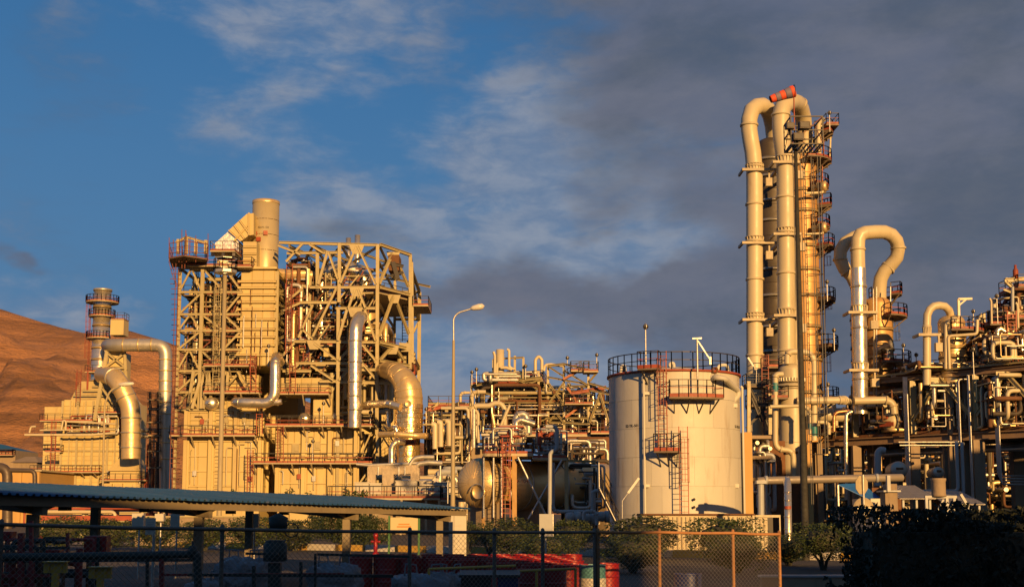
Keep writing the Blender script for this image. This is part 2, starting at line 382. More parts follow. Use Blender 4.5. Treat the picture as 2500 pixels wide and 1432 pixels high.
def panels(par, o, ux, W, H, cols, rows, m, gap=0.05, th=0.06, name='panel', skip=()):
    """grid of separate sheets; o lower left corner, ux unit vector along the wall, outward normal = ux x z"""
    ux = Vector(ux).normalized(); nrm = ux.cross(Vector((0, 0, 1))); o = Vector(o)
    cw = W/cols; rh = H/rows
    for i in range(cols):
        for j in range(rows):
            if (i, j) in skip: continue
            p = o+ux*(i*cw+gap/2)+Vector((0, 0, j*rh+gap/2)); a = ux*(cw-gap); c = -nrm*(th+R.uniform(-.01, .012))
            M = Matrix(((a.x, c.x, 0, p.x), (a.y, c.y, 0, p.y), (0, 0, rh-gap, p.z), (0, 0, 0, 1)))
            inst('panel', name, m, par, M)
def boxpart(par, name, a, b, m, label=None):
    return part(name, MB().box(a, b), m, par, label)
def pipework(par, bx, n, rs, ms, seed=1, name='pipe', vert=0.5, seg=7):
    q = random.Random(seed); x0, x1, y0, y1, z0, z1 = bx
    for i in range(n):
        r = q.choice(rs); p = Vector((q.uniform(x0, x1), q.uniform(y0, y1), q.uniform(z0, z1))); pts = [p]
        last = -1
        for k in range(q.randint(2, 5)):
            ax = 2 if (q.random() < vert and last != 2) else q.choice([0, 0, 1])
            if ax == last: ax = 2 if last != 2 else 0
            last = ax; p = p.copy(); lo, hi = ((x0, x1), (y0, y1), (z0, z1))[ax]
            t = q.uniform(lo, hi)
            if abs(t-p[ax]) < 6*r: t = min(hi, p[ax]+(hi-lo)*.5) if p[ax] < (lo+hi)/2 else p[ax]-(hi-lo)*.5
            p[ax] = t; pts.append(p)
        pipe(par, pts, r, q.choice(ms), seg=seg, n=4, name=name)
VALVES = {}
def valve(par, p, s=0.35, m=None, wheel=True):
    m = m or RED; k = (m.name,)
    if k not in VALVES:
        b = MB().lathe([(.5, -.9), (.5, -.75), (.25, -.7), (.4, 0), (.25, .7), (.5, .75), (.5, .9)], axis=(1, 0, 0), seg=10)
        b.tube([(0, 0, 0), (0, 0, 1.5)], .13, 6)
        for a in range(8):
            t0 = a*math.pi/4; t1 = t0+math.pi/4; b.bar((.7*math.cos(t0), .7*math.sin(t0), 1.5), (.7*math.cos(t1), .7*math.sin(t1), 1.5), .1)
        b.bar((-.7, 0, 1.5), (.7, 0, 1.5), .08); VALVES[k] = b.mesh('valve', m)
    o = bpy.data.objects.new('valve', VALVES[k]); COL.objects.link(o); o.parent = par; o.location = Vector(p)-ROOT[par.name]; o.scale = (s, s, s); o.rotation_euler.z = R.choice([0, 1.57])
    ROOT[o.name] = ROOT[par.name]; return o
def textmb(s, size, th=0.01):
    cu = bpy.data.curves.new('t', 'FONT'); cu.body = s; cu.size = size; cu.align_x = 'CENTER'; cu.align_y = 'CENTER'; cu.extrude = th; cu.offset = size*0.012; cu.resolution_u = 3
    o = bpy.data.objects.new('t', cu); COL.objects.link(o); bpy.context.view_layer.update()
    me = o.to_mesh(); vs = [v.co.copy() for v in me.vertices]; fs = [tuple(p.vertices) for p in me.polygons]; o.to_mesh_clear()
    bpy.data.objects.remove(o); bpy.data.curves.remove(cu); return vs, fs
def text_flat(par, s, size, c, m=None, name='lettering', ux=(1, 0, 0)):
    vs, fs = textmb(s, size); c = Vector(c); ux = Vector(ux).normalized(); n = ux.cross(Vector((0, 0, 1)))
    return part(name, MB().add([c+ux*v.x+Vector((0, 0, v.y))+n*v.z for v in vs], fs), m or INK, par)
def text_cyl(par, s, size, cx, cy, r, ang, z, m=None, name='lettering'):
    """ang in degrees, -90 faces the camera"""
    vs, fs = textmb(s, size); b = MB(); out = []
    for v in vs:
        a = math.radians(ang)+v.x/r; rr = r+0.006+v.z; out.append((cx+rr*math.cos(a), cy+rr*math.sin(a), z+v.y))
    return part(name, b.add(out, fs), m or INK, par)
def copy_tree(o, par=None, loc=None, rz=None):
    c = o.copy(); COL.objects.link(c); c.parent = par
    if loc is not None: c.location = loc
    if rz is not None: c.rotation_euler.z = rz
    for ch in o.children: copy_tree(ch, c)
    return c
# ============================================================ ground, road, kerb, hill
ASPH = mat('asphalt', (0.04, 0.036, 0.032), 0.9, 0, 0.25, 0.5, 0.3, (0.10, 0.08, 0.06), 0.5)
SOIL = mat('dry packed earth', (0.075, 0.055, 0.035), 0.95, 0, 0.25, 0.12, 0.4, (0.10, 0.075, 0.05), 0.6)
struct('ground', MB().add([(-9000, -3000, 0), (9000, -3000, 0), (9000, 15000, 0), (-9000, 15000, 0)], [(0, 1, 2, 3)]), SOIL)
ka = Vector((-20.0, 74.0, 0)); kb = Vector((18.0, 53.0, 0)); kd = (kb-ka).normalized(); kn = Vector((-kd.y, kd.x, 0)); 
if kn.y > 0: kn = -kn
rp = [ka-kd*60, kb+kd*60, kb+kd*60+kn*9, ka-kd*60+kn*9]
struct('road', MB().add([(p.x, p.y, 0.004) for p in rp], [(0, 1, 2, 3)] if kn.y < 0 else [(3, 2, 1, 0)]), ASPH)
KW = mat('white kerb paint', (0.62, 0.58, 0.5), 0.8, 0, 0.2, 1.5, 0.2, (0.2, 0.13, 0.08), 0.6)
KY = mat('yellow kerb paint', (0.55, 0.33, 0.05), 0.8, 0, 0.2, 1.5, 0.2, (0.2, 0.13, 0.08), 0.6)
kerb = struct('kerb', MB().bar(ka+Vector((0, 0, .06)), kb+Vector((0, 0, .06)), 0.16, 0.12), CONC)
nk = int((kb-ka).length/1.9)
for i in range(nk):
    p = ka.lerp(kb, (i+.02)/nk); q = ka.lerp(kb, (i+.98)/nk)
    h = 0.34+R.uniform(-.01, .012)
    part('kerb_block', MB().bar(p+Vector((0, 0, h/2)), q+Vector((0, 0, h/2)), 0.32, h), KW if i % 2 else KY, kerb)
# pale verge behind the kerb
SAND = mat('sandy verge', (0.34, 0.26, 0.17), 0.95, 0, 0.2, 0.6, 0.4, (0.14, 0.11, 0.06), 0.6)
vp = [ka-kd*50-kn*.2, kb+kd*50-kn*.2, kb+kd*50-kn*5, ka-kd*50-kn*5]
struct('verge', MB().add([(p.x, p.y, 0.06+.0) for p in vp], [(3, 2, 1, 0)]), SAND)
# hill: eroded ridge behind the left of the plant
def ridge_v(u):
    pts = [(-2600, 560), (-1400, 640), (-600, 650), (-200, 705), (0, 757), (60, 777), (130, 796), (200, 815), (290, 800), (320, 810), (390, 832), (450, 852), (600, 915), (800, 1000), (1000, 1075), (1300, 1150), (1700, 1190), (2500, 1205), (4500, 1190)]
    for (a, b), (c, e) in zip(pts, pts[1:]):
        if u <= c: return b+(e-b)*(u-a)/(c-a)
    return pts[-1][1]
def build_hill():
    b = MB(); NX, NY = 420, 110; D0, D1, D2 = 620.0, 1500.0, 2100.0
    vs = []
    for j in range(NY+1):
        t = j/NY
        d = D0+(D2-D0)*t
        for i in range(NX+1):
            u = -2400+6600*i/NX
            x = (u-1250)/F*D1*(0.72+0.28*d/D1)      # gently converging
            uu = 1250+x/D1*F
            hr = (HZ-ridge_v(uu))*D1/F
            s = min(1, (d-D0)/(D1-D0)); 
            prof = (s**1.25)*(1 if d <= D1 else max(0, 1-(d-D1)/(D2-D1)*0.8))
            q = Vector((x*0.004, d*0.004, 0))
            rid = 1-abs(noise.noise(Vector((x*0.011+d*0.0035, d*0.0028, 3.0))))*2
            er = noise.fractal(q*2.2, 0.9, 2.1, 6)
            gul = 1-abs(noise.noise(Vector((x*0.03+d*0.008, d*0.006, 9.0))))*2
            amp = (0.05+s*(1-s)*2.6)
            z = EYE*s+hr*prof+amp*(er*34+(rid-.4)*42+(gul-.4)*20)*min(1, hr/120)
            vs.append((x, d, z-3*(1-s)))
    fs = [(j*(NX+1)+i, j*(NX+1)+i+1, (j+1)*(NX+1)+i+1, (j+1)*(NX+1)+i) for j in range(NY) for i in range(NX)]
    b.add(vs, fs, True); return b
m = mat('eroded hillside', (0.50, 0.24, 0.10), 0.95, 0, 0.35, 0.012, 0.0, (0.24, 0.13, 0.085), 0.9)
nt = m.node_tree; N = nt.nodes; L = nt.links; bs = N['Principled BSDF']
g = N.new('ShaderNodeNewGeometry'); mp = N.new('ShaderNodeMapping'); mp.inputs['Scale'].default_value = (1, .5, 2.2); mp.inputs['Rotation'].default_value = (0, .25, 0); L.new(g.outputs['Position'], mp.inputs[0])
t = N.new('ShaderNodeTexNoise'); t.inputs['Scale'].default_value = .045; t.inputs['Detail'].default_value = 12; t.inputs['Roughness'].default_value = .72; L.new(mp.outputs[0], t.inputs[0])
bp = N.new('ShaderNodeBump'); bp.inputs['Strength'].default_value = 0.9; bp.inputs['Distance'].default_value = 22; L.new(t.outputs[0], bp.inputs['Height']); L.new(bp.outputs[0], bs.inputs['Normal'])
mb = N.new('ShaderNodeMapping'); mb.inputs['Scale'].default_value = (.0018, .0018, .085); mb.inputs['Rotation'].default_value = (0, .05, 0); L.new(g.outputs['Position'], mb.inputs[0])
tb = N.new('ShaderNodeTexNoise'); tb.inputs['Scale'].default_value = 1.0; tb.inputs['Detail'].default_value = 6; tb.inputs['Distortion'].default_value = .6; L.new(mb.outputs[0], tb.inputs[0])
rb = N.new('ShaderNodeMapRange'); L.new(tb.outputs[0], rb.inputs[0]); rb.inputs[1].default_value = .38; rb.inputs[2].default_value = .62; rb.inputs[3].default_value = .62; rb.inputs[4].default_value = 1.25
old = bs.inputs['Base Color'].links[0].from_socket; ml = N.new('ShaderNodeVectorMath'); ml.operation = 'SCALE'; L.new(old, ml.inputs[0]); L.new(rb.outputs[0], ml.inputs[3]); L.new(ml.outputs[0], bs.inputs['Base Color'])
struct('hill', build_hill(), m)
# ============================================================ fired heater at the left edge (about 205 m away)
def left_heater():
    d = 205.0; k = mpp(d); x = lambda u: X(u, 1100, d)
    t = thing('fired_heater', 'cream panelled furnace at the far left with a slim ringed stack and platforms', 'furnace', (x(200), d, 0))
    z = lambda v: Z(v, d)
    xa, xb = x(150), x(300); back = d+13
    boxpart(t, 'casing', (xa+.1, d+.15, 0), (xb-.1, back, z(975)), CASING)
    for (v0, v1, rows) in ((1146, 980, 15), (1225, 1154, 6)):
        panels(t, (xa, d+.12, z(v0)), (1, 0, 0), xb-xa, z(v1)-z(v0), 6, rows, CASING, 0.07, 0.09)
    # set back left wing
    xc = x(104)
    xc = X(104, 1100, d+6)
    boxpart(t, 'side_casing', (xc, d+6.1, 0), (xa+.1, back-1, z(985)), CASING)
    panels(t, (xc, d+6.08, z(1200)), (1, 0, 0), xa-xc, z(990)-z(1200), 2, 18, CASING, 0.07, 0.08)
    for i in range(9): beam(t, (xa+(xb-xa)*i/8, d-.12, 0), (xa+(xb-xa)*i/8, d-.12, z(978)), .34 if i % 2 == 0 else .2, CREAM, 'column')
    for v in (1100, 1058, 1020): beam(t, (xa, d-.1, z(v)), (xb, d-.1, z(v)), .22)
    # roof taper
    sy = d+5.5; sx = X(246, 850, sy)
    zr = z(975)
    part('roof_taper', MB().add([(xa+1, d+.5, zr), (xb-.5, d+.5, zr), (xb-.5, back-1, zr), (xa+1, back-1, zr), (sx-2.6, sy-2, z(925)), (sx+3.5, sy-2, z(925)), (sx+3.5, sy+3, z(925)), (sx-2.6, sy+3, z(925))],
        [(0,1,5,4), (1,2,6,5), (2,3,7,6), (3,0,4,7), (4,5,6,7)]), CASING, t)
    for i, v in enumerate((965, 952, 940)): beam(t, (xa+1.5+i*1.3, d+.3+i*.8, z(v)), (xb-.6-i*1.1, d+.3+i*.8, z(v)), .25)
    # platforms
    rectp(t, x(86), x(254), d-2.0, d-.2, z(1152), brackets=[((x(u), d-1.9, z(1154)), (x(u), d-.1, z(1166))) for u in (95, 120, 150, 180, 210, 240)])
    rectp(t, x(106), x(234), d-2.2, d+1.2, z(1028))
    rectp(t, x(232), x(300), d-1.6, d+.8, z(1008))
    rectp(t, x(180), x(226), d+.5, d+3, z(990))
    rectp(t, x(117), x(156), d-1.4, d-.2, z(1102))
    rectp(t, x(190), x(246), sy-3.5, sy-1, z(903))
    rectp(t, x(262), x(372), d-3.2, d-1.4, z(1172))
    for u, v0, v1 in ((142, 1102, 1030), (142, 1152, 1104), (132, 1200, 1153), (198, 985, 905)): ladder(t, (x(u), d-2.3, z(v0)), (x(u), d-2.3, z(v1)), .7, t=.07)
    beam(t, (x(197), sy-3.4, z(990)), (x(197), sy-3.4, z(903)), .25, RED, 'column')
    # stack
    r = 21.5*k
    zt = Z(708, sy)
    vessel(t, (sx, sy, z(955)), zt, r, ALU, 'stack', False)
    part('stack_rim', MB().lathe([(r, 0), (r+.12, 0), (r+.12, .35), (r-.3, .35), (r-.3, -1.5)], (sx, sy, zt-.2), seg=28), DULL, t)
    for v in (750, 795, 822, 850, 878, 905, 930): ring(t, (sx, sy, Z(v, sy)), r*1.06, .35, BRASSY)
    arcp(t, sx, sy, r+.1, 40*k, 0, 360, Z(738, sy), n=24, t=.06)
    arcp(t, sx, sy, r+.1, 32*k, 150, 400, Z(772, sy), n=18, t=.06)
    arcp(t, sx, sy, r+.1, 36*k, 150, 320, Z(826, sy), n=14, t=.06)
    ladder(t, (sx-r-.4, sy-.5, Z(905, sy)), (sx-r-.4, sy-.5, Z(735, sy)), .6, nrm=(-1, 0, 0), t=.06)
    # damper box on the stack and A-frame below it
    boxpart(t, 'damper_box', (x(254), sy-4.5, Z(826, sy)), (x(287), sy-1.8, Z(790, sy)), CASING)
    rectp(t, x(254), x(287), sy-4.4, sy-1.8, Z(789, sy)+.1, th=.08, toe=.1)
    fy = d-1.5
    A = lambda u, v: Vector((x(u), fy, Z(v, fy)))
    for a, b in ((A(261, 855), A(236, 1026)), (A(303, 855), A(309, 925)), (A(262, 857), A(304, 857)), (A(256, 897), A(308, 897)), (A(249, 944), A(270, 944)), (A(262, 862), A(306, 895)), (A(303, 862), A(258, 895)), (A(250, 944), A(280, 985)), (A(290, 925), A(309, 900))):
        beam(t, a, b, .55 if a.z-b.z > 6 else .38)
    boxpart(t, 'duct_casing', (x(262), fy+.6, z(935)), (x(301), fy+4, z(862)), CASING)
    # header pipes on the roof edge
    for (pts, rr) in (([(74, 1063), (235, 1063), (293, 1058)], .2), ([(85, 1058), (88, 1043), (100, 1043)], .16), ([(162, 1050), (165, 1028), (172, 1030), (172, 1052)], .18), ([(175, 1031), (293, 1037)], .17), ([(110, 1052), (292, 1050)], .14)):
        pipe(t, [(x(a), d-2.6, z(b)) for a, b in pts], rr, BEIGE, seg=8)
    pipework(t, (x(165), x(295), d-1.4, d-.4, z(1060), z(1012)), 16, [.1, .15, .22], [BEIGE, CREAM, GALV, RED], 3, vert=.6)
    pipework(t, (x(262), x(375), d-1.2, d+3, 0, z(1150)), 16, [.12, .2, .3], [BEIGE, DULL, BRASSY], 4)
    for u in (271, 296, 340): boxpart(t, 'junction_box', (x(u), d-3, z(1200)), (x(u+19), d-1.5, z(1180)), CASING)
    # transition below the fat elbow duct
    zz0, zz1 = z(1150), z(1118)
    part('transition', MB().add([(x(277), d-2.8, zz0), (x(355), d-2.8, zz0), (x(355), d+2.8, zz0), (x(277), d+2.8, zz0), (x(298), d-1.3, zz1), (x(342), d-1.3, zz1), (x(342), d+1.3, zz1), (x(298), d+1.3, zz1)], [(0,1,5,4), (1,2,6,5), (2,3,7,6), (3,0,4,7), (4,5,6,7)]), CASING, t)
    boxpart(t, 'plinth', (x(282), d-2.4, 0), (x(352), d+2.8, z(1150)-.02), CASING)
    return t
left_heater()
def duct(name, label, pts, r, m, d_rings=(), cat='duct', bend=None, seg=20, rw=None, ringm=None, n=7, rr=None):
    t = thing(name, label, cat, (pts[0][0], pts[0][1], pts[0][2]))
    path = fillet(pts, bend or r*2.2, n)
    part('duct_shell', MB().tube(path, rr or r, seg), m, t)
    for (c, ax) in d_rings:
        part('flange', MB().lathe([(r*.98, -.09), (r*1.09, -.09), (r*1.09, .09), (r*.98, .09)], c, ax, seg), ringm or m, t)
    return t
d = 199.0; k = mpp(d)
pts = [P(252, 915, 206), P(276, 917, 201), P(292, 935, d), P(318, 990, d), P(320, 1020, d), P(320, 1119, d)]
duct('elbow_duct', 'fat dull gold duct bending down beside the left furnace', pts, 23*k, BRASSY,
     [(P(320, v, d), (0, 0, 1)) for v in (1020, 1056, 1092)]+[(P(279, 921, 200.6), (.8, -1, -.5)), (P(298, 948, d), (.42, 0, -.9)), (P(308, 970, d), (.4, 0, -.9))], bend=5, ringm=DULL)
d2 = 202.0; k2 = mpp(d2)
pts = [P(262, 843, 206), P(272, 842, d2), P(405, 842, d2), P(404, 900, d2), P(402, 1215, d2)]
duct('crossover_duct', 'long pale duct running right from the left stack then down a grey leg', pts, 15.5*k2, DULL,
     [(P(u, 842, d2), (1, 0, 0)) for u in (303, 340, 372)]+[(P(404-(v-860)*.006, v, d2), (0, 0, 1)) for v in (878, 905, 930, 955, 982, 1010, 1045, 1080, 1120)], bend=4.5, ringm=BRASSY)
t = thing('ladder_tower', 'thin ladder tower with small black platforms beside the grey duct leg', 'tower', (X(376, 1100, 200), 200, 0))
for u in (366, 386): beam(t, P(u, 1215, 200), P(u, 955, 200), .3, BLACK, 'column', 'box')
for v in (975, 998, 1030, 1062, 1100, 1140): rectp(t, X(365, v, 200), X(388, v, 200), 199, 201, Z(v, 200), toe=.12, tm=RUST)
ladder(t, P(376, 1210, 199), P(376, 960, 199), .7, t=.07, m=RUST)
pipework(t, (X(345, 1100, 203), X(425, 1100, 203), 202, 206, 0, Z(1040, 203)), 16, [.15, .3, .45], [DULL, BEIGE, RED], 8)
for v in (1050, 1064): pipe(t, [P(345, v, 201.5), P(428, v+2, 201.5)], .35, DULL)
# low buildings far left
t = thing('warehouse', 'low tan warehouse wall glowing orange behind the blue shelter roof', 'building', (X(40, 1150, 190), 190, 0))
OCH = mat('ochre wall', (0.58, 0.36, 0.12), 0.8, 0, .1, .3, .1)
a, b = X(-120, 1170, 190), X(98, 1170, 190)
boxpart(t, 'wall', (a, 190, 0), (b, 215, Z(1150, 190)), OCH)
for i in range(5): boxpart(t, 'pilaster', (a+(b-a)*(i+.9)/5-.25, 189.7, 0), (a+(b-a)*(i+.9)/5+.25, 190.02, Z(1150, 190)), OCH)
boxpart(t, 'roof', (a-.4, 189.4, Z(1150, 190)+.002), (b+.4, 215.4, Z(1146, 190)), DECKC)
t = thing('storage_hall', 'grey hipped storage hall peeping over the tan wall at far left', 'building', (X(60, 1130, 230), 230, 0))
a, b = X(34, 1120, 230), X(90, 1120, 230)
boxpart(t, 'wall', (a, 230, 0), (b, 246, Z(1128, 230)), CONC)
part('roof', MB().add([(a-.5, 229.5, Z(1128, 230)), (b+.5, 229.5, Z(1128, 230)), (b+.5, 246, Z(1128, 230)), (a-.5, 246, Z(1128, 230)), (a+1, 233, Z(1112, 230)), (b-1.5, 233, Z(1112, 230)), (b-1.5, 242, Z(1112, 230)), (a+1, 242, Z(1112, 230))], [(0,1,5,4), (1,2,6,5), (2,3,7,6), (3,0,4,7), (4,5,6,7)]), CONC, t)
t = thing('cooling_unit', 'blue roofed process shed with rails at the far left edge', 'building', (X(10, 1100, 250), 250, 0))
BLUE = mat('blue sheet', (0.04, 0.16, 0.24), 0.5, 0.2, .15, 1, .1)
a, b = X(-60, 1100, 250), X(38, 1100, 250)
boxpart(t, 'wall', (a, 250, 0), (b, 262, Z(1098, 250)), CONC)
part('roof', MB().add([(a, 249, Z(1098, 250)), (b, 249, Z(1098, 250)), (b, 262, Z(1098, 250)), (a, 262, Z(1098, 250)), (a, 255, Z(1080, 250)), (b-5, 255, Z(1080, 250))], [(0,1,5,4), (1,2,5), (2,3,4,5), (3,0,4)]), BLUE, t)
rectp(t, a, b, 248.4, 249.8, Z(1110, 250), t=.08)
t = thing('pipe_bend', 'dark overground pipe with downturned ends at the far left', 'pipe', (X(15, 1160, 150), 150, 0))
GP = mat('dark pipe', (0.10, 0.075, 0.055), .5, .2, .2, 1, .1)
pipe(t, [P(-60, 1140, 150), P(18, 1140, 150), P(18, 1300, 150)], 12*mpp(150), GP, bend=1.2, seg=14)
pipe(t, [P(22, 1147, 150), P(85, 1148, 150), P(86, 1300, 150)], 5.5*mpp(150), GP, bend=.7, seg=12)
t = thing('left_lamp', 'slender street lamp with a white oval head before the left furnace', 'street lamp', (X(252, 1190, 110), 110, 0)); t.name = 'street_lamp'; ROOT[t.name] = Vector((X(252, 1190, 110), 110, 0))
pp = [Vector((X(252, 1200, 110), 110, 0)), P(254, 1050, 110), P(256, 985, 110), P(268, 953, 110), P(292, 941, 110)]
part('pole', MB().tube(fillet(pp, 2, 5), .09, 8), MASTM, t)
part('lamp_head', MB().lathe([(0, -.75), (.14, -.65), (.2, -.1), (.14, .6), (0, .7)], P(309, 937, 110), (1, 0, .08), 12), PLAST, t)
# ============================================================ reformer building (about 143 m away)
D = 143.0; K = mpp(D)
def xr(u, v=900, d=D): return X(u, v, d)
def zr(v, d=D): return Z(v, d)
RF = thing('reformer_furnace', 'big cream panelled reformer furnace with steel frames at left centre', 'furnace', (xr(640), D, 0))
t = RF
DKB = mat('dark brown steel', (.06, .045, .03), .7, 0, .3, 1, .1)  # very dark brown tone, mostly for inner pipework
# ---- lower furnace boxes
def furnace_box(par, u0, u1, tiers, depth, bays, uv=1150):
    x0, x1 = X(u0, uv, D), X(u1, uv, D)
    boxpart(par, 'casing', (x0+.05, D+.2, 0), (x1-.05, D+depth, zr(tiers[-1][1])), CASING)
    bw = (x1-x0)/bays
    for (v0, v1, cols, rows) in tiers:
        z0, z1 = zr(v0), zr(v1)
        for i in range(bays):
            panels(par, (x0+i*bw+.38, D+.18, z0+.15), (1, 0, 0), bw-.76, z1-z0-.3, cols, rows, CASING, 0.07, 0.1)
            beam(par, (x0+i*bw+.3, D-.05, z0+.1), (x0+i*bw+.3, D-.05, z1-.05), .22, CASING, 'stiffener')
            for j in range(rows+1):
                beam(par, (x0+i*bw+.4, D-.02, z0+.12+(z1-z0-.24)*j/rows), (x0+(i+1)*bw-.4, D-.02, z0+.12+(z1-z0-.24)*j/rows), .13, CASING, 'stiffener', 'box')
        for i in range(bays+1):
            beam(par, (x0+i*bw, D-.12, z0), (x0+i*bw, D-.12, z1), .42, CASING, 'pilaster', 'box')
    # right flank
    for (v0, v1, cols, rows) in tiers:
        z0, z1 = zr(v0), zr(v1)
        panels(par, (x1-.07, D+.3, z0+.1), (0, 1, 0), depth-.6, z1-z0-.2, 8, rows, CASING, 0.08, 0.1)
        for i in range(5): beam(par, (x1+.2, D+.2+(depth-.4)*i/4, z0), (x1+.2, D+.2+(depth-.4)*i/4, z1), .34, CASING, 'pilaster', 'box')
    return x0, x1
furnace_box(t, 452, 634, [(1225, 1074, 2, 4), (1064, 1003, 2, 3)], 14, 3)
furnace_box(t, 677, 868, [(1225, 1134, 2, 2), (1118, 1046, 3, 2)], 19, 3)
def peep(u, v):
    c = P(u, v, D)
    part('peep_door', MB().box((c.x-.42, D-.12, c.z-.5), (c.x+.42, D+.06, c.z+.5)).box((c.x-.15, D-.2, c.z-.3), (c.x+.3, D-.1, c.z+.25)), CREAM, t)
for u, v in ((722, 1094), (774, 1087), (826, 1095), (498, 1035), (550, 1035), (602, 1037)): peep(u, v)
# ---- platforms along the boxes
def pf(u0, u1, v, y0=-1.7, y1=-.15, br=True, **kw):
    z = zr(v); b = []
    if br:
        n = max(2, int((u1-u0)/45))
        b = [((xr(u0+(u1-u0)*i/n, v), D+y0+.1, z-.2), (xr(u0+(u1-u0)*i/n, v), D+y1, z-1.3)) for i in range(n+1)]
    return rectp(t, xr(u0, v), xr(u1, v), D+y0, D+y1, z, brackets=b, **kw)
pf(424, 630, 1063); pf(626, 906, 1130, -1.9); pf(656, 884, 1040, -2.0); pf(505, 628, 895); pf(505, 640, 960); pf(680, 808, 962, -1.5)
pf(461, 584, 651, -1.0, 2.4, br=False); pf(521, 581, 618, -1.6, 2, br=False); pf(583, 620, 655, -1.4, 2, br=False)
# right flank walkways with stairs
x1 = xr(868, 1150)
for v in (1040, 1130): rectp(t, x1+.55, x1+2.1, D-1.8, D+17, zr(v))
stair(t, (x1+2.4, D-1.2, zr(1040)), (x1+3.4, D+9, zr(1095)), (.9, 0, 0), CREAM)
for i in range(6):
    beam(t, (x1+.3, D+1+i*3, zr(1118)), (x1+1.9, D+1+i*3, zr(1042)), .18); beam(t, (x1+.3, D+1+i*3, zr(1180)), (x1+1.9, D+1+i*3, zr(1132)), .2)
# ladders
for u, v0, v1 in ((620, 1204, 1100), (693, 1128, 1042), (642, 1063, 1000), (627, 960, 870), (722, 962, 870), (712, 870, 700)):
    ladder(t, (xr(u, v0), D-2.1, zr(v0)), (xr(u, v1), D-2.1, zr(v1)), .65, t=.06)
# ---- convection duct with its stiffeners
cu0, cu1 = 586, 667; z0, z1 = zr(892), zr(657)
x0, xq = X(585, 780, D), X(668, 780, D)
boxpart(t, 'convection_casing', (x0+.05, D+.2, z0), (xq-.05, D+8, z1), CASING)
rowsv = (892, 866, 842, 822, 803, 779, 755, 737, 719, 702, 687, 659)
for a, b in zip(rowsv, rowsv[1:]):
    panels(t, (x0, D+.18, zr(a)), (1, 0, 0), xq-x0, zr(b)-zr(a), 3, 1, CASING, .05, .08)
for v in rowsv[1:-1]:
    beam(t, (x0-.3, D-.12, zr(v)), (xq+.2, D-.12, zr(v)), .26, CASING, 'stiffener')
    beam(t, (xq+.12, D-.1, zr(v)), (xq+.12, D+8, zr(v)), .26, CASING, 'stiffener')
panels(t, (xq-.03, D+.2, z0), (0, 1, 0), 7.8, z1-z0, 4, 11, CASING, .06, .06)
boxpart(t, 'cap_plate', (x0-.3, D-.3, z1), (xq+.3, D+8.2, z1+.25), CASING)
# braced outrigger at its right
lx = [xr(672, 780), xr(694, 780)]
ly = [D+.5, D+4]
beam(t, (lx[0], ly[0], zr(895)), (lx[0], ly[0], zr(660)), .45, name='column'); beam(t, (lx[1], ly[1], zr(900)), (lx[1], ly[1], Z(688, ly[1])), .5, name='column')
vs_ = (895, 860, 830, 800, 770, 740, 712, 688)
for i, (a, b) in enumerate(zip(vs_, vs_[1:])):
    beam(t, (lx[0], ly[0], zr(a)), (lx[1], ly[1], zr(a)), .28)
    p, q = ((lx[0], ly[0], zr(a)), (lx[1], ly[1], zr(b)))
    if i % 2: p, q = ((lx[1], ly[1], zr(a)), (lx[0], ly[0], zr(b)))
    beam(t, p, q, .24, name='brace')
beam(t, (lx[0], ly[0], zr(660)), (lx[1], ly[1], zr(688)), .3, name='brace')
# ---- steel frame, left part
UU = [434, 490, 545, 588]
LV = [655, 713, 767, 807, 853, 905, 957, 1000]
ys = [D, D+6.5, D+13]
def fx(u, y): return X(u, 850, D)+0*(y-D)
for yi, y in enumerate(ys):
    for ui, u in enumerate(UU):
        if yi == 0 and ui == 3: continue
        zb = 0 if (ui == 0 or yi > 0) else zr(1000)
        beam(t, (fx(u, y), y, zb), (fx(u, y), y, zr(655)), .38 if yi == 0 else .32, CREAM, 'column')
    for li, v in enumerate(LV):
        for a, b in zip(UU, UU[1:]):
            beam(t, (fx(a, y), y-.1, zr(v)), (fx(b, y), y-.1, zr(v)), .27 if yi == 0 else .24)
            if li < len(LV)-1:
                v2 = LV[li+1]; m_ = (fx(a, y)+fx(b, y))/2
                if (a == 490 and li in (0, 2, 4)) or (a == 545 and li in (0, 2, 3, 5)):
                    p, q = (fx(a, y), y, zr(v)), (fx(b, y), y, zr(v2))
                    if (li+yi) % 2: p, q = (fx(b, y), y, zr(v)), (fx(a, y), y, zr(v2))
                    beam(t, p, q, .24, name='brace')
                elif a == 434 and li % 2 == yi % 2:
                    beam(t, (m_, y, zr(v)), (fx(a, y), y, zr(v2)), .2, name='brace'); beam(t, (m_, y, zr(v)), (fx(b, y), y, zr(v2)), .2, name='brace')
                elif R.random() < .5:
                    beam(t, (fx(a, y), y, zr(v2)), (fx(b, y), y, zr(v)), .22, name='brace')
for v in LV:
    for u in UU:
        for a, b in zip(ys, ys[1:]): beam(t, (fx(u, a), a, zr(v)), (fx(u, b), b, zr(v)), .26)
# fan of pale braces low on the left (y 905-1000)
for a, b in (((498, 908), (472, 998)), ((498, 908), (494, 998)), ((512, 908), (500, 998)), ((512, 908), (521, 998)), ((470, 960), (462, 1000)), ((556, 908), (520, 957)), ((584, 908), (613, 957)), ((560, 908), (556, 957)), ((476, 905), (462, 998))):
    beam(t, (xr(*a), D-.6, zr(a[1])), (xr(*b), D-.6, zr(b[1])), .3, name='brace')
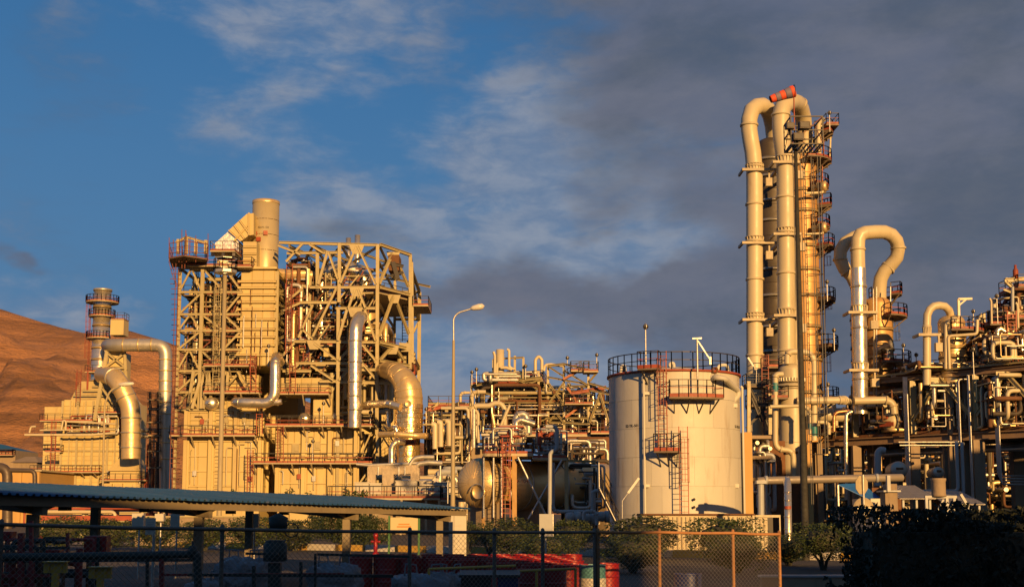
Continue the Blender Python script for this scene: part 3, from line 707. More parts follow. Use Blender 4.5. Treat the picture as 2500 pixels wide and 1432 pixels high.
# floors and clutter inside
for v in (713, 767, 807, 853, 905):
    part('floor', MB().box((fx(436, 0), D+1.5, zr(v)-.15), (fx(586, 0), D+12.6, zr(v)-.02)), DECK, t)
    part('handrail', railmb([(fx(436, 0), D+1.5, zr(v)), (fx(586, 0), D+1.5, zr(v))], t=.05), SCAF if v in (767, 807) else BLACK, t)
    part('toe_board', MB().bar((fx(495, 0), D+1.3, zr(v)+.15), (fx(584, 0), D+1.3, zr(v)+.15), .04, .3), RED, t)
for i, (va, vb) in enumerate(zip(LV, LV[1:])):
    a, b = (452, 478) if i % 2 else (478, 452)
    stair(t, (fx(a, 0), D+3, zr(vb)), (fx(b, 0), D+3, zr(va)), (0, .9, 0), CREAM)
pipework(t, (fx(440, 0), fx(584, 0), D+1.5, D+6, zr(990), zr(670)), 110, [.06, .1, .15, .24], [CREAM, RUST, DKB, GALV, BRASSY, CREAM], 21, vert=.55)
pipework(t, (fx(440, 0), fx(584, 0), D+7, D+12, zr(990), zr(670)), 70, [.15, .25, .45], [DKB, DULL, RUST, DKB], 22, vert=.55)
for q in range(16):
    u = R.uniform(450, 570); v = R.choice(LV[1:6])-2; w = R.uniform(.5, 1.3)
    boxpart(t, 'junction_box', (fx(u, 0), D+3, zr(v)), (fx(u, 0)+w, D+4, zr(v)+R.uniform(.8, 1.8)), R.choice([CREAM, RED, DULL, BEIGE]))
# vertical caged ladder beside the mast
ladder(t, (fx(534, 0), D-1, zr(955)), (fx(534, 0), D-1, zr(690)), .7, m=CREAM, t=.06)
# dark rear equipment hall behind the frame
boxpart(t, 'rear_casing', (fx(440, 0)+.5, D+13.4, 0), (xr(680), D+19, zr(672)), CASING)
# inner duct blocks at right of convection duct
boxpart(t, 'flue_casing', (xr(683, 940), D+.8, zr(960)), (xr(783, 940), D+6, zr(920)), CASING)
part('flue_end', MB().extr([(xr(783, 940)+.01, D+.8, zr(960)), (xr(806, 940), D+.8, zr(960)), (xr(806, 940), D+.8, zr(942)), (xr(783, 940)+.01, D+.8, zr(920))], (0, 5.2, 0)), CASING, t)
panels(t, (xr(684, 940), D+.78, zr(959)), (1, 0, 0), xr(782, 940)-xr(684, 940), zr(921)-zr(959), 4, 1, CASING, .05, .07)
boxpart(t, 'flue_box', (xr(763, 1000), D+.5, zr(1037)), (xr(809, 1000), D+5, zr(972)), CASING)
panels(t, (xr(764, 1000), D+.48, zr(1036)), (1, 0, 0), xr(808, 1000)-xr(764, 1000), zr(973)-zr(1036), 2, 2, CASING, .05, .07)
boxpart(t, 'burner_box', (xr(520, 980), D+1.2, zr(1000)), (xr(625, 980), D+4, zr(966)), CASING)
panels(t, (xr(521, 980), D+1.18, zr(999)), (1, 0, 0), xr(624, 980)-xr(521, 980), zr(967)-zr(999), 5, 2, CASING, .05, .07)
boxpart(t, 'burner_box', (xr(553, 925), D+1.2, zr(957)), (xr(626, 925), D+4, zr(912)), CASING)
panels(t, (xr(554, 925), D+1.18, zr(956)), (1, 0, 0), xr(625, 925)-xr(554, 925), zr(913)-zr(956), 4, 2, CASING, .05, .07)
# ---- inclined breeching duct and upper boxes
th = 5.0
def slab(name, poly, y, m, dep=th): return part(name, MB().extr([(P(u, v, D).x, y, P(u, v, D).z) for u, v in poly], (0, dep, 0)), m, t)
slab('inclined_duct', [(554, 557), (598, 517), (615, 515), (615, 568), (603, 570), (584, 584)], D+1, CASING)
for a, b in (((554, 557), (584, 584)), ((568, 545), (592, 577)), ((581, 533), (605, 566)), ((604, 515), (604, 570)), ((567, 585), (604, 541))):
    pa, pb = P(*a, D), P(*b, D); beam(t, (pa.x, D+.9, pa.z), (pb.x, D+.9, pb.z), .2, CASING, 'stiffener')
FOIL = mat('crumpled foil cladding', (0.75, 0.72, 0.64), .38, .7, .2, .8, .35, (0.4, .3, .18), .3)
slab('foil_duct', [(519, 588), (553, 558), (577, 583), (577, 622), (519, 622)], D+1.2, FOIL)
slab('damper_box', [(591, 587), (624, 587), (624, 656), (591, 656)], D+.6, CASING)
for v in (600, 617, 634): beam(t, (xr(591, 620), D+.5, zr(v)), (xr(624, 620), D+.5, zr(v)), .2, CASING, 'stiffener')
slab('fan_housing', [(524, 630), (548, 628), (548, 645), (524, 648)], D+1, CASING)
for u in (438, 458, 481, 505): beam(t, (xr(u, 600), D-.5, zr(622)), (xr(u, 600), D-.5, zr(584+abs(u-460)*.1)), .34, name='column')
beam(t, (xr(432, 600), D-.5, zr(594)), (xr(458, 600), D-.5, zr(581)), .26); beam(t, (xr(458, 600), D-.5, zr(581)), (xr(510, 600), D-.5, zr(596)), .26)
# ---- stack
zt0, zt1 = zr(657), Z(493, D+4); sx, sy, sr = X(648, 570, D+4), D+4, 32.5*mpp(D+4, 600)
vessel(t, (sx, sy, zt0), zt1, sr, mat('stack paint', (0.60, 0.50, 0.28), .42, .25, .08, .3, .08, (.3, .18, .08), .4, True), 'stack', False, 40)
part('stack_mouth', MB().lathe([(sr+.04, -.3), (sr+.04, .05), (sr-.25, .05), (sr-.25, -3)], (sx, sy, zt1), seg=40), BRASSY, t)
for v in (540, 577, 615): ring(t, (sx, sy, Z(v, sy)), sr*1.004, .08, BRASSY)
text_cyl(t, '52-H-130', .34, sx, sy, sr, -88, Z(562, sy))
for a, v in ((-78, 576), (-125, 576), (-106, 591)):
    an = math.radians(a); part('port', MB().cb((sx+sr*math.cos(an), sy+sr*math.sin(an), Z(v, sy)), (.5, .5, .5), an), RED, t)
# ---- scaffold at the top left
S = thing('scaffold', 'rusty tube scaffold tower climbing the left edge of the reformer frame', 'scaffolding', (X(425, 1200, D-1), D-1, 0))
for i, (u, top) in enumerate(((422, 640), (429, 640), (437, 600), (414, 585), (444, 562), (455, 580))):
    y = D-2.2+(i % 2)*1.6; lo = 0 if i < 2 else Z(655, y)
    beam(S, (X(u, 900, y), y, lo), (X(u, 900, y), y, Z(top, y)), .09, SCAF, 'upright', 'rod')
for i in range(44):
    v = 655+i*12.5; y = D-2.2+(i % 2)*1.6
    beam(S, (X(418+R.uniform(-3, 3), v, y), y, Z(v, y)), (X(436+R.uniform(-2, 6), v, y), y, Z(v+R.uniform(-1.5, 1.5), y)), .08, SCAF, 'ledger', 'rod')
beam(S, P(412, 638, D-2), P(430, 700, D-1.4), .08, SCAF, 'brace', 'rod'); beam(S, P(420, 640, D-2), P(432, 700, D-1.4), .08, SCAF, 'brace', 'rod')
platform(S, [(X(412, 632, D-3), D-3), (X(450, 620, D-4.5), D-4.5), (X(508, 632, D-2.5), D-2.5), (X(500, 632, D+2), D+2), (X(420, 632, D+2), D+2)], Z(630, D-3), dm=DECK, rm=SCAF, tm=SCAF, th=.08, toe=.08, h=1.7, t=.035)
for u, v in ((413, 580), (444, 560), (455, 570), (508, 570), (437, 590), (478, 575)):
    beam(S, P(u, 640, D-3), P(u, v, D-3), .08, SCAF, 'upright', 'rod')
for v in (592, 604, 616): beam(S, P(412, v+2, D-3), P(455, v-4, D-4), .07, SCAF, 'ledger', 'rod'); beam(S, P(455, v-4, D-4), P(508, v+3, D-3), .07, SCAF, 'ledger', 'rod')
# ============================================================ right steel frame with ducts
G = thing('steel_tower', 'open cream steel framework with A-braces over the polished vertical duct', 'steel structure', (xr(880), D, 0))
t = G
D3 = D+5.2
A_ = lambda u, v: Vector((X(u, v, D), D, Z(v, D)))
def B_(u, v):                       # point on the angled right bay
    f = (u-922)/(1001-922); y = D+(D3-D)*f; return P(u, v, y)
HEAVY = .37
cols = [(A_(828, 738), A_(829, 594)), (A_(825, 1045), A_(826, 752)), (A_(920, 1060), A_(922, 597)), (B_(1001, 900), B_(1002, 622)), (A_(775, 700), A_(775, 618)), (B_(1007, 885), B_(1005, 640))]
for a, b in cols: beam(t, a, b, HEAVY, name='column')
hb = [((681, 592), (922, 598)), ((757, 701), (922, 701)), ((718, 833), (922, 835)), ((720, 886), (862, 886)), ((820, 752), (922, 752)), ((733, 738), (822, 738)), ((820, 902), (922, 902)), ((700, 618), (838, 616)), ((820, 931), (950, 935)), ((690, 905), (760, 905)), ((780, 930), (826, 930))]
for a, b in hb: beam(t, A_(*a), A_(*b), .33)
for a, b in (((922, 597), (1001, 622)), ((922, 701), (1001, 720)), ((922, 835), (1001, 852)), ((922, 880), (1001, 893))): beam(t, B_(*a)+Vector((.3, 0, 0)), B_(*b), .36)
br = [((872, 602), (832, 692)), ((874, 602), (918, 695)), ((869, 706), (852, 752)), ((875, 706), (893, 752)), ((801, 614), (778, 695)), ((802, 614), (826, 682)),
      ((848, 757), (826, 832)), ((892, 757), (918, 832)), ((765, 745), (730, 825)), ((822, 706), (765, 822)), ((768, 838), (822, 878)), ((720, 838), (690, 870)), ((886, 842), (918, 880)), ((885, 886), (918, 925)), ((866, 838), (828, 880)), ((760, 892), (815, 928)), ((730, 890), (700, 915)), ((735, 800), (765, 828)), ((862, 892), (828, 928)), ((740, 596), (700, 640)), ((757, 598), (790, 618)), ((680, 600), (735, 622)), ((700, 738), (740, 705)), ((690, 760), (735, 740))]
for a, b in br: beam(t, A_(*a)-Vector((0, .35, 0)), A_(*b)-Vector((0, .35, 0)), .27, name='brace')
for a, b in (((959, 616), (926, 692)), ((961, 616), (997, 700)), ((961, 722), (925, 820)), ((963, 722), (998, 815)), ((955, 848), (926, 880)), ((965, 848), (985, 878)), ((925, 838), (960, 850))): beam(t, B_(*a), B_(*b), .29, name='brace')
for a, b in ((826, 1045), (922, 1060)): beam(t, A_(a, b), (A_(a, b).x, D, 0), HEAVY, name='column')
for u, v in ((872, 603), (872, 706), (768, 835), (868, 840), (868, 756)):
    c = A_(u, v); part('gusset', MB().extr([(c.x-.9, D-.4, c.z+.2), (c.x+.9, D-.4, c.z+.2), (c.x+.5, D-.4, c.z-.9), (c.x-.5, D-.4, c.z-.9)], (0, .06, 0)), CREAM, t)
for u, v in ((960, 618), (962, 722), (990, 840), (958, 846)):
    c = B_(u, v); part('gusset', MB().extr([(c.x-.8, c.y-.1, c.z+.2), (c.x+.8, c.y-.1, c.z+.1), (c.x+.5, c.y-.1, c.z-.9), (c.x-.5, c.y-.1, c.z-.9)], (0, .06, 0)), CREAM, t)
# rear frame
yb = D+20
xx = [xr(u) for u in (700, 760, 828, 922)]
for q in xx: beam(t, (q, yb, 0), (q, yb, zr(600)), .34, name='column')
for v in (604, 640, 690, 740, 835, 886):
    beam(t, (xx[0], yb, zr(v)), (xx[-1], yb, zr(v)), .28)
    for q in xx: beam(t, (q, D, zr(v if v > 610 else 598)), (q, yb, zr(v)), .25)
zt = zr(600)
for i in range(3):
    for j in range(2):
        ya, yc = D+10*j, D+10*(j+1); a, b = xx[i], xx[i+1]
        beam(t, (a, ya, zt), (b, yc, zt), .24, name='brace'); beam(t, (b, ya, zt), (a, yc, zt), .24, name='brace')
    beam(t, (xx[i], yb, zr(604)), (xx[i+1], yb, zr(690)), .3, name='brace'); beam(t, (xx[i+1], yb, zr(740)), (xx[i], yb, zr(835)), .3, name='brace')
beam(t, B_(1001, 622), (xx[-1]+2.5, yb, zr(612)), .4); beam(t, (xx[-1], yb, zr(604)), (xx[-1]+5, yb-4, zr(640)), .3, name='brace')
xrr = B_(1001, 800).x
beam(t, (xrr, yb, 0), (xrr, yb, zr(640)), .45, name='column')
for v in (640, 715, 850): beam(t, (xx[-1], yb, zr(v)), (xrr, yb, zr(v)), .35); beam(t, (xrr, D3, zr(v-10)), (xrr, yb, zr(v)), .35)
beam(t, (xrr, D3, zr(640)), (xrr, yb, zr(710)), .3, name='brace'); beam(t, (xx[-1], yb, zr(640)), (xrr, yb, zr(715)), .3, name='brace'); beam(t, (xx[-1], yb, zr(850)), (xrr, yb, zr(720)), .3, name='brace')
# floors
zf = zr(706)
platform(t, [(xr(886, 706), D+1), (xr(922, 706), D+.8), (xrr-.3, D3+.6), (xrr-.3, yb-1), (xr(886), yb-1)], zf, th=.3, toe=.3)
platform(t, [(xr(800), D+5), (xr(886), D+5), (xr(886), yb-1), (xr(800), yb-1)], zf+.01, th=.25)
platform(t, [(xrr+.3, D3), (xrr+2.2, D3), (xrr+2.2, D3+6), (xrr+.3, D3+6)], Z(744, D3))
platform(t, [(xr(925, 840), D+2), (xrr-.4, D3+1), (xrr-.4, yb-1), (xr(925), yb-1)], zr(836), th=.3)
for v, a, b in ((886, 700, 920), (836, 700, 920), (930, 700, 950)): rectp(t, xr(a), xr(b), D+2, D+12, zr(v), th=.2)
ladder(t, P(990, 833, D3+4), P(990, 738, D3+4), .8, m=BLACK, t=.07)
boxpart(t, 'hoist_trolley', tuple(P(948, 660, D+2)), tuple(P(978, 630, D+4)+Vector((0, 1, 0))), RUST)
beam(t, P(945, 640, D+2), P(985, 650, D+2), .35, BLACK); beam(t, P(960, 640, D+2), P(972, 682, D+2), .5, BLACK); beam(t, P(942, 676, D+2), P(985, 664, D+2), .25, BLACK)
# clutter between convection duct and frame
pipework(t, (xr(690), xr(760), D+1, D+7, zr(900), zr(620)), 110, [.06, .1, .15, .25], [CREAM, RUST, DKB, GALV, BRASSY, RUST], 31, vert=.6)
pipework(t, (xr(760), xr(925), D+6, D+18, zr(925), zr(740)), 60, [.12, .2, .35], [CREAM, DKB, BRASSY, DULL, RUST], 32, vert=.6)
pipework(t, (xr(925), xrr, D+6, D+16, zr(890), zr(840)), 16, [.15, .25, .4], [CREAM, RED, RUST], 33)
pipework(t, (xr(805), xr(960), D+1, D+4, zr(1035), zr(900)), 24, [.12, .2, .3], [CREAM, BEIGE, GALV], 34, vert=.6)
for v in (640, 668, 700, 770, 800, 850): rectp(t, xr(690), xr(742), D+1.5, D+5, zr(v), th=.1, toe=.1, tm=SCAF, dm=DECK)
for u, v0, v1 in ((700, 700, 640), (718, 770, 702), (735, 850, 772), (745, 905, 855)): ladder(t, (xr(u), D+.6, zr(v0)), (xr(u), D+.6, zr(v1)), .7, t=.06)
for u, v, r in ((715, 668, 13), (727, 672, 12)):
    c = P(u, v, D+2); part('small_vessel', MB().lathe([(0, -2.2), (.5, -2), (r*K, -1.6), (r*K, 1.6), (.5, 2), (0, 2.2)], c, (1, 0, 0), 16), BRASSY, t)
for u, v, w, h in ((700, 905, 20, 20), (770, 905, 26, 22), (735, 860, 14, 18), (790, 870, 12, 30), (838, 925, 18, 22), (902, 925, 14, 18)):
    c = P(u, v, D+1.5); boxpart(t, 'junction_box', tuple(c), (c.x+w*K, c.y+1, c.z+h*K), CASING)
# rear dark wall of equipment in the lower middle
boxpart(t, 'rear_casing', (xr(700), D+19.5, 0), (xr(925), D+24, zr(860)), CASING)
for u, v0, v1, r in ((850, 640, 581, 6.5), (872, 640, 574, 7)):
    c = P(u, v0, D+10); vessel(t, c, Z(v1, D+10), r*mpp(D+10), ALU, 'vent_stack', False, 14)
# end walls of catwalk pile at the far right edge
for v in (862, 872, 882): beam(t, P(985, v, D+6), P(1014, v+2, D+6), .35)
# ---- ducts and vessels of the reformer as things of their own
dd = D+9; kk = mpp(dd)
rr_ = 21*kk
arch = [P(784, 1000, dd)]+[P(784, 700, dd)]
for i in range(0, 13):
    a = math.pi*(1-i/12); arch.append(P(837+53*math.cos(a), 688-32*math.sin(a), dd))
arch = [P(784, 840, dd), P(784, 720, dd)]+[P(838+54*math.cos(math.pi*(1-i/12)), 705-50*math.sin(math.pi*(1-i/12)), dd) for i in range(13)]+[P(892, 745, dd)]
t = thing('arched_duct', 'polished arch duct curving over inside the top of the steel framework', 'duct', tuple(arch[0]))
part('duct_shell', MB().tube(arch, rr_, 24), ALU, t)
for i in (2, 5, 8, 11, 14):
    ax = arch[min(i+1, len(arch)-1)]-arch[i-1]
    part('seam_band', MB().lathe([(rr_*.99, -.12), (rr_*1.03, -.12), (rr_*1.03, .12), (rr_*.99, .12)], arch[i], ax, 24), ALU, t)
for v in (740, 775, 810): part('seam_band', MB().lathe([(rr_*.99, -.1), (rr_*1.03, -.1), (rr_*1.03, .1), (rr_*.99, .1)], P(784, v, dd), (0, 0, 1), 24), ALU, t)
t = thing('waste_heat_boiler', 'rust streaked upright boiler drum hanging under the arched duct', 'boiler', tuple(P(893, 1000, dd)))
c = P(893, 960, dd); vessel(t, c, Z(737, dd), 34*kk, BRASSY, 'shell')
for v in (755, 800, 850, 900): ring(t, (c.x, c.y, Z(v, dd)), 35*kk, .25, BRASSY)
for dx in (-1, 1): beam(t, (c.x+dx*34*kk, c.y, 0), (c.x+dx*34*kk, c.y, Z(960, dd)), .5, name='leg')
t = thing('rear_duct', 'brown shaded upright duct behind the arched duct leg', 'duct', tuple(P(765, 1000, dd+2)))
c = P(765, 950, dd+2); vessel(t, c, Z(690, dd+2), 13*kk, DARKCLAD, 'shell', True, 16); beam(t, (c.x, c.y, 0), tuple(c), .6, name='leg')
de = D-4; ke = mpp(de)
t = duct('vertical_duct', 'tall polished silver duct standing in front of the steel framework',
     [P(885, 772, de+6), P(878, 776, de+1.5), P(869, 792, de), P(867, 830, de), P(866, 1043, de)], 16.5*ke, ALU,
     [(P(867, v, de), (0, 0, 1)) for v in (832, 884, 932, 966, 1000)], bend=3, seg=28)
t.location = t.location
dg = D-6; kg = mpp(dg)
# transfer line elbow on a clad column
t = thing('clad_reactor', 'golden sheet-clad reactor column with a huge elbow pipe on top', 'reactor', (X(998, 1100, dg), dg, 0))
e = [P(930, 903, dg+7), P(945, 903, dg+4), P(965, 908, dg+1.5), P(983, 922, dg+.2), P(995, 945, dg), P(998, 970, dg), P(998, 990, dg)]
e = fillet(e, 2, 3); n_ = len(e)
part('elbow', MB().tube(e, [(18+(34-18)*min(1, i/(n_*.7)))*kg for i in range(n_)], 28), BRASSY, t)
for i in range(2, n_-1, 2):
    rad = (18+(34-18)*min(1, i/(n_*.7)))*kg
    part('seam_band', MB().lathe([(rad*.985, -.05), (rad*1.015, -.05), (rad*1.015, .05), (rad*.985, .05)], e[i], e[i+1]-e[i-1], 28), BRASSY, t)
cx, cy = X(998, 1000, dg), dg
GOLD = mat('bright gold cladding', (0.80, 0.58, 0.26), .26, .85, .16, .9, .35, (.45, .28, .1), .35)
zb, zt = Z(1056, dg), Z(986, dg); r1 = 34.5*kg
def sheets(par, z0, z1, r, rows, n, m, a0=-180, a1=0):
    q = (z1-z0)/rows
    for j in range(rows):
        for i in range(n):
            s0 = math.radians(a0+(a1-a0)*(i+(.5 if j % 2 else 0))/n)+.006; s1 = s0+math.radians((a1-a0)/n)-.012; rr2 = r+R.uniform(0, .05)
            part('cladding_sheet', MB().hlathe([(r-.05, 0.015), (rr2, .02), (rr2, q-.03), (r-.05, q-.02)], (cx, cy, z0+j*q), seg=3, a0=s0, a1=s1), m, par)
vessel(t, (cx, cy, zb), zt, r1-.06, GOLD, 'shell', False)
sheets(t, zb, zt, r1, 6, 9, GOLD)
r2 = 28*kg
vessel(t, (cx, cy, 0), zb, r2, GOLD, 'lower_shell', False)
sheets(t, Z(1140, dg), Z(1062, dg), r2, 6, 8, GOLD)
part('manway', MB().lathe([(0, .2), (7*kg, .2), (8*kg, .25), (8*kg, -.2), (7*kg, -.2)], P(997, 985, dg-r1/1.0-.1), (0, -1, 0), 18), BRASSY, t)
pl = P(992, 1079, dg-r2-.12)
boxpart(t, 'name_plate', (pl.x-1.05, pl.y-.02, pl.z-.24), (pl.x+1.05, pl.y+.06, pl.z+.24), RED)
text_flat(t, '52-E-104B', .42, (pl.x, pl.y-.04, pl.z))
for nm, lab, pts, rad, mm in (
    ('branch_pipe', 'polished branch pipe arching left from the gold reactor to the silver duct', [P(890, 990, D-3), P(905, 986, D-4), P(950, 985, dg-1), P(978, 993, dg-1.5)], 9, ALU),
    ('loop_pipe', 'polished pipe rising then bending right into the gold reactor base', [P(956, 1200, dg-3), P(956, 1092, dg-3), P(966, 1078, dg-3), P(985, 1078, dg-2)], 7.5, ALU),
    ('header_pipe', 'brown header pipe wrapped round the waist of the gold reactor', [P(928, 1060, dg-2), P(965, 1059, dg-4), P(1030, 1064, dg-4), P(1046, 1062, dg-1)], 7, BRASSY),
    ('drop_pipe', 'upright silver pipe dropping left of the gold reactor into a short hook', [P(948, 1004, D-3), P(948, 1048, D-3), P(965, 1042, dg-3), P(968, 1052, dg-3)], 6, ALU),
    ('lshaped_pipe', 'polished L-shaped cladded duct in front of the convection duct', [P(683, 884, D-.5), P(675, 869, D-2.5), P(672, 885, D-4), P(671, 965, D-4), P(655, 984, D-4), P(578, 982, D-4), P(576, 981, D-2)], 12.5, ALU)):
    th_ = thing(nm if nm != 'lshaped_pipe' else 'bent_duct', lab, 'pipe' if nm != 'lshaped_pipe' else 'duct', tuple(pts[0]))
    p = fillet(pts, 1.6 if nm != 'lshaped_pipe' else 1.2, 6); part('pipe_shell', MB().tube(p, rad*K, 18), mm, th_)
    for f in (.3, .6, .85):
        i = int(f*len(p)); i = max(1, min(len(p)-2, i)); part('seam_band', MB().lathe([(rad*K*.98, -.07), (rad*K*1.05, -.07), (rad*K*1.05, .07), (rad*K*.98, .07)], p[i], p[i+1]-p[i-1], 18), mm, th_)
    if nm == 'lshaped_pipe':
        part('outlet', MB().tube([P(650, 984, D-4), P(688, 980, D-4)], 7*K, 14), mm, th_)
# horizontal drums on the platform
def hdrum(label, u, v, r, dpt, L=5, ax=(-.12, -1, 0), m=ALU, name='horizontal_drum', base_v=None, cat='drum'):
    c = P(u, v, dpt); rr = r*mpp(dpt); t = thing(name, label, cat, tuple(c))
    a = Vector(ax).normalized()
    part('shell', MB().lathe([(0, rr*.55), (rr*.45, rr*.48), (rr*.8, rr*.28), (rr*.96, rr*.1), (rr, 0), (rr, -L), (rr*.8, -L-rr*.3), (0, -L-rr*.5)], c, a, 24), m, t)
    for s in (.6, L*.5, L-.6): part('ring', MB().lathe([(rr, -.1), (rr*1.03, -.1), (rr*1.03, .1), (rr, .1)], c-a*s, a, 24), m, t)
    part('nozzle', MB().lathe([(0, rr*.75), (rr*.16, rr*.75), (rr*.16, rr*.3)], c, a, 10), m, t)
    side = a.cross(Vector((0, 0, 1))).normalized()
    if base_v:
        zb = Z(base_v, dpt)
        for s in (.8, L-.8):
            q = c-a*s; part('saddle', MB().bar((q.x, q.y, zb), (q.x, q.y, q.z-rr*.7), rr*1.1, .3, up=tuple(a)), CREAM, t)
    return t
hdrum('left one of the two small polished drums on the upper furnace platform', 742, 1021, 14.5, D+1.8, 4, base_v=1040)
hdrum('right and larger polished drum on the upper furnace platform', 812, 1019, 16.5, D+1.8, 4, base_v=1040)
hdrum('round polished drum end behind the mast on the left furnace box', 514, 984, 16, D-.8, 3, base_v=1001)
# mast in front of the reformer
dm = 105.0
t = thing('floodlight_mast', 'thick tapering cream mast with step rungs in front of the reformer', 'mast', (X(541, 1200, dm), dm, 0))
zt = Z(668, dm); rb, rt = 6.5*mpp(dm), 4.6*mpp(dm); xm = X(544, 900, dm)
part('pole', MB().lathe([(rb, 0), (rt, zt), (0, zt)], (xm, dm, 0), seg=14), MASTM, t)
for i in range(60):
    z = 4+i*(zt-4)/60; beam(t, (xm-.45, dm-.1, z), (xm-.1, dm-.1, z), .04, BLACK, 'step_rung', 'box')
arcp(t, xm, dm, .25, 1.0, 0, 360, zt+.1, n=8, rm=GALV, tm=GALV, dm=GALV, h=1.2, th=.06)
for a in (-1, 0, 1):
    c = Vector((xm+a*.9, dm-.9, zt+1.5)); part('floodlight', MB().cb(c, (.24, .2, .26), a*.3), BLACK, t)
# small floodlights on the furnace
def flood(label, u, v0, v1, d, m=BLACK, name='floodlight', pm=GALV, s=1.0, group=None):
    a = P(u, v0, d); b = P(u, v1, d); b.x = a.x; b.y = a.y
    t = thing(name, label, 'floodlight', tuple(a), group)
    w = mpp(d)*2.2*s
    part('pole', MB().tube([a, b], w*.55, 8), pm, t)
    part('lamp_head', MB().lathe([(w*.8, -w*1.2), (w*1.7, -w*.9), (w*2.1, w*.9), (w*1.9, w*1.1), (0, w*1.1)], b+Vector((0, 0, w)), (.15, -1, -.35), 14), m, t)
    part('bracket', MB().lathe([(w*2.5, -w*.3), (w*2.7, 0), (w*2.5, w*.3)], b+Vector((0, 0, w)), (1, .2, 0), 12), pm, t)
    return t
flood('slim floodlight standing between the two polished drums', 789, 1040, 986, D-1.9)
flood('floodlight before the lower furnace wall, right of the peep doors', 763, 1131, 1078, D-1.8)
flood('floodlight at the right end of the upper furnace walkway', 904, 1045, 1008, D-1.6)
flood('floodlight above the L-shaped duct on a short pole', 655, 895, 846, D-1.5)
# ---- ground level equipment before the reactor
dc = 118.0
WCAB = mat('cabinet paint', (0.58, 0.55, 0.45), .5, 0, .08, 1, .05, (.3, .22, .14), .3)
for i, (u0, u1, v0, lab) in enumerate(((866, 900, 1178, 'leftmost pale equipment cabinet behind the black railing'), (902, 930, 1180, 'second pale cabinet, directly under the left end of the square duct'), (966, 1018, 1174, 'widest two-door pale cabinet under the right of the square duct'), (1024, 1056, 1174, 'pale cabinet right of the square duct leg'), (1058, 1094, 1178, 'rightmost pale cabinet beside the lamp post foot'))):
    a, b = X(u0, 1190, dc), X(u1, 1190, dc); z0_, z1_ = Z(1213, dc), Z(v0, dc)
    t = thing('equipment_cabinet', lab, 'cabinet', ((a+b)/2, dc, z0_), 'pale cabinets in a row before the gold reactor')
    boxpart(t, 'body', (a, dc, z0_), (b, dc+1.5, z1_), WCAB); boxpart(t, 'lid', (a-.06, dc-.06, z1_+.002), (b+.06, dc+1.56, z1_+.08), WCAB)
    nd = 2 if b-a > 1.2 else 1
    for j in range(nd):
        w = (b-a)/nd; boxpart(t, 'door', (a+w*j+.06, dc-.05, z0_+.1), (a+w*(j+1)-.06, dc-.002, z1_-.08), WCAB); boxpart(t, 'handle', (a+w*(j+1)-.2, dc-.1, z0_+.55), (a+w*(j+1)-.15, dc-.06, z0_+.75), BLACK)
t = thing('square_duct', 'grey square sheet duct on legs above the pale cabinets', 'duct', (X(960, 1180, dc+1), dc+1, 0))
GD = mat('grey sheet duct', (0.30, 0.25, 0.18), .5, .5, .15, .8, .2, (.15, .1, .06), .5)
q = lambda u, v: P(u, v, dc+2)
for a, b, w in (((900, 1148), (1022, 1145), .85), ((908, 1215), (908, 1140), .8), ((949, 1215), (948, 1142), 1.1), ((1014, 1185), (1014, 1142), .85)): part('duct_run', MB().bar(q(*a)+Vector((0, 0 if w != .85 else -.01, 0)), q(*b), w), GD, t)
for u in (925, 975, 990): boxpart(t, 'collar', tuple(q(u, 1152)-Vector((.05, .6, .3))), tuple(q(u, 1152)+Vector((.05, -.3, .5))), GALV)
t = thing('service_walkway', 'raised walkway with black rails and red toe boards before the pale cabinets', 'walkway', (X(950, 1210, 112), 112, 0))
rectp(t, X(800, 1215, 112), X(1075, 1215, 112), 112, 114.5, Z(1215, 112)); rectp(t, X(1076, 1205, 108), X(1162, 1205, 108), 108, 111, Z(1208, 108)-.4)
for u in (802, 860, 920, 980, 1040, 1072): beam(t, (X(u, 1215, 112), 112.2, 0), (X(u, 1215, 112), 112.2, Z(1216, 112)-.15), .2, DECKC, 'column', 'box')
boxpart(t, 'wall', (X(790, 1220, 115), 114.6, 0), (X(1100, 1220, 115), 115, Z(1205, 115)), CONC)
t = thing('pump_piping', 'tangle of silver pipes and valves at the foot of the gold reactor', 'pipework', (X(1030, 1150, 122), 122, 0))
pipework(t, (X(900, 1150, 122), X(1100, 1150, 122), 121, 128, 0.5, Z(1150, 122)), 30, [.12, .2, .32], [GALV, ALU, BEIGE, DULL], 41, vert=.4)
for pts, rr in (([(1000, 1135), (1010, 1118), (1030, 1115), (1060, 1115)], .22), ([(870, 1132), (900, 1135), (980, 1132), (1040, 1128)], .16), ([(1015, 1150), (1018, 1132), (1045, 1128), (1080, 1130)], .26)): pipe(t, [P(a, b, 120) for a, b in pts], rr, DULL, bend=.8)


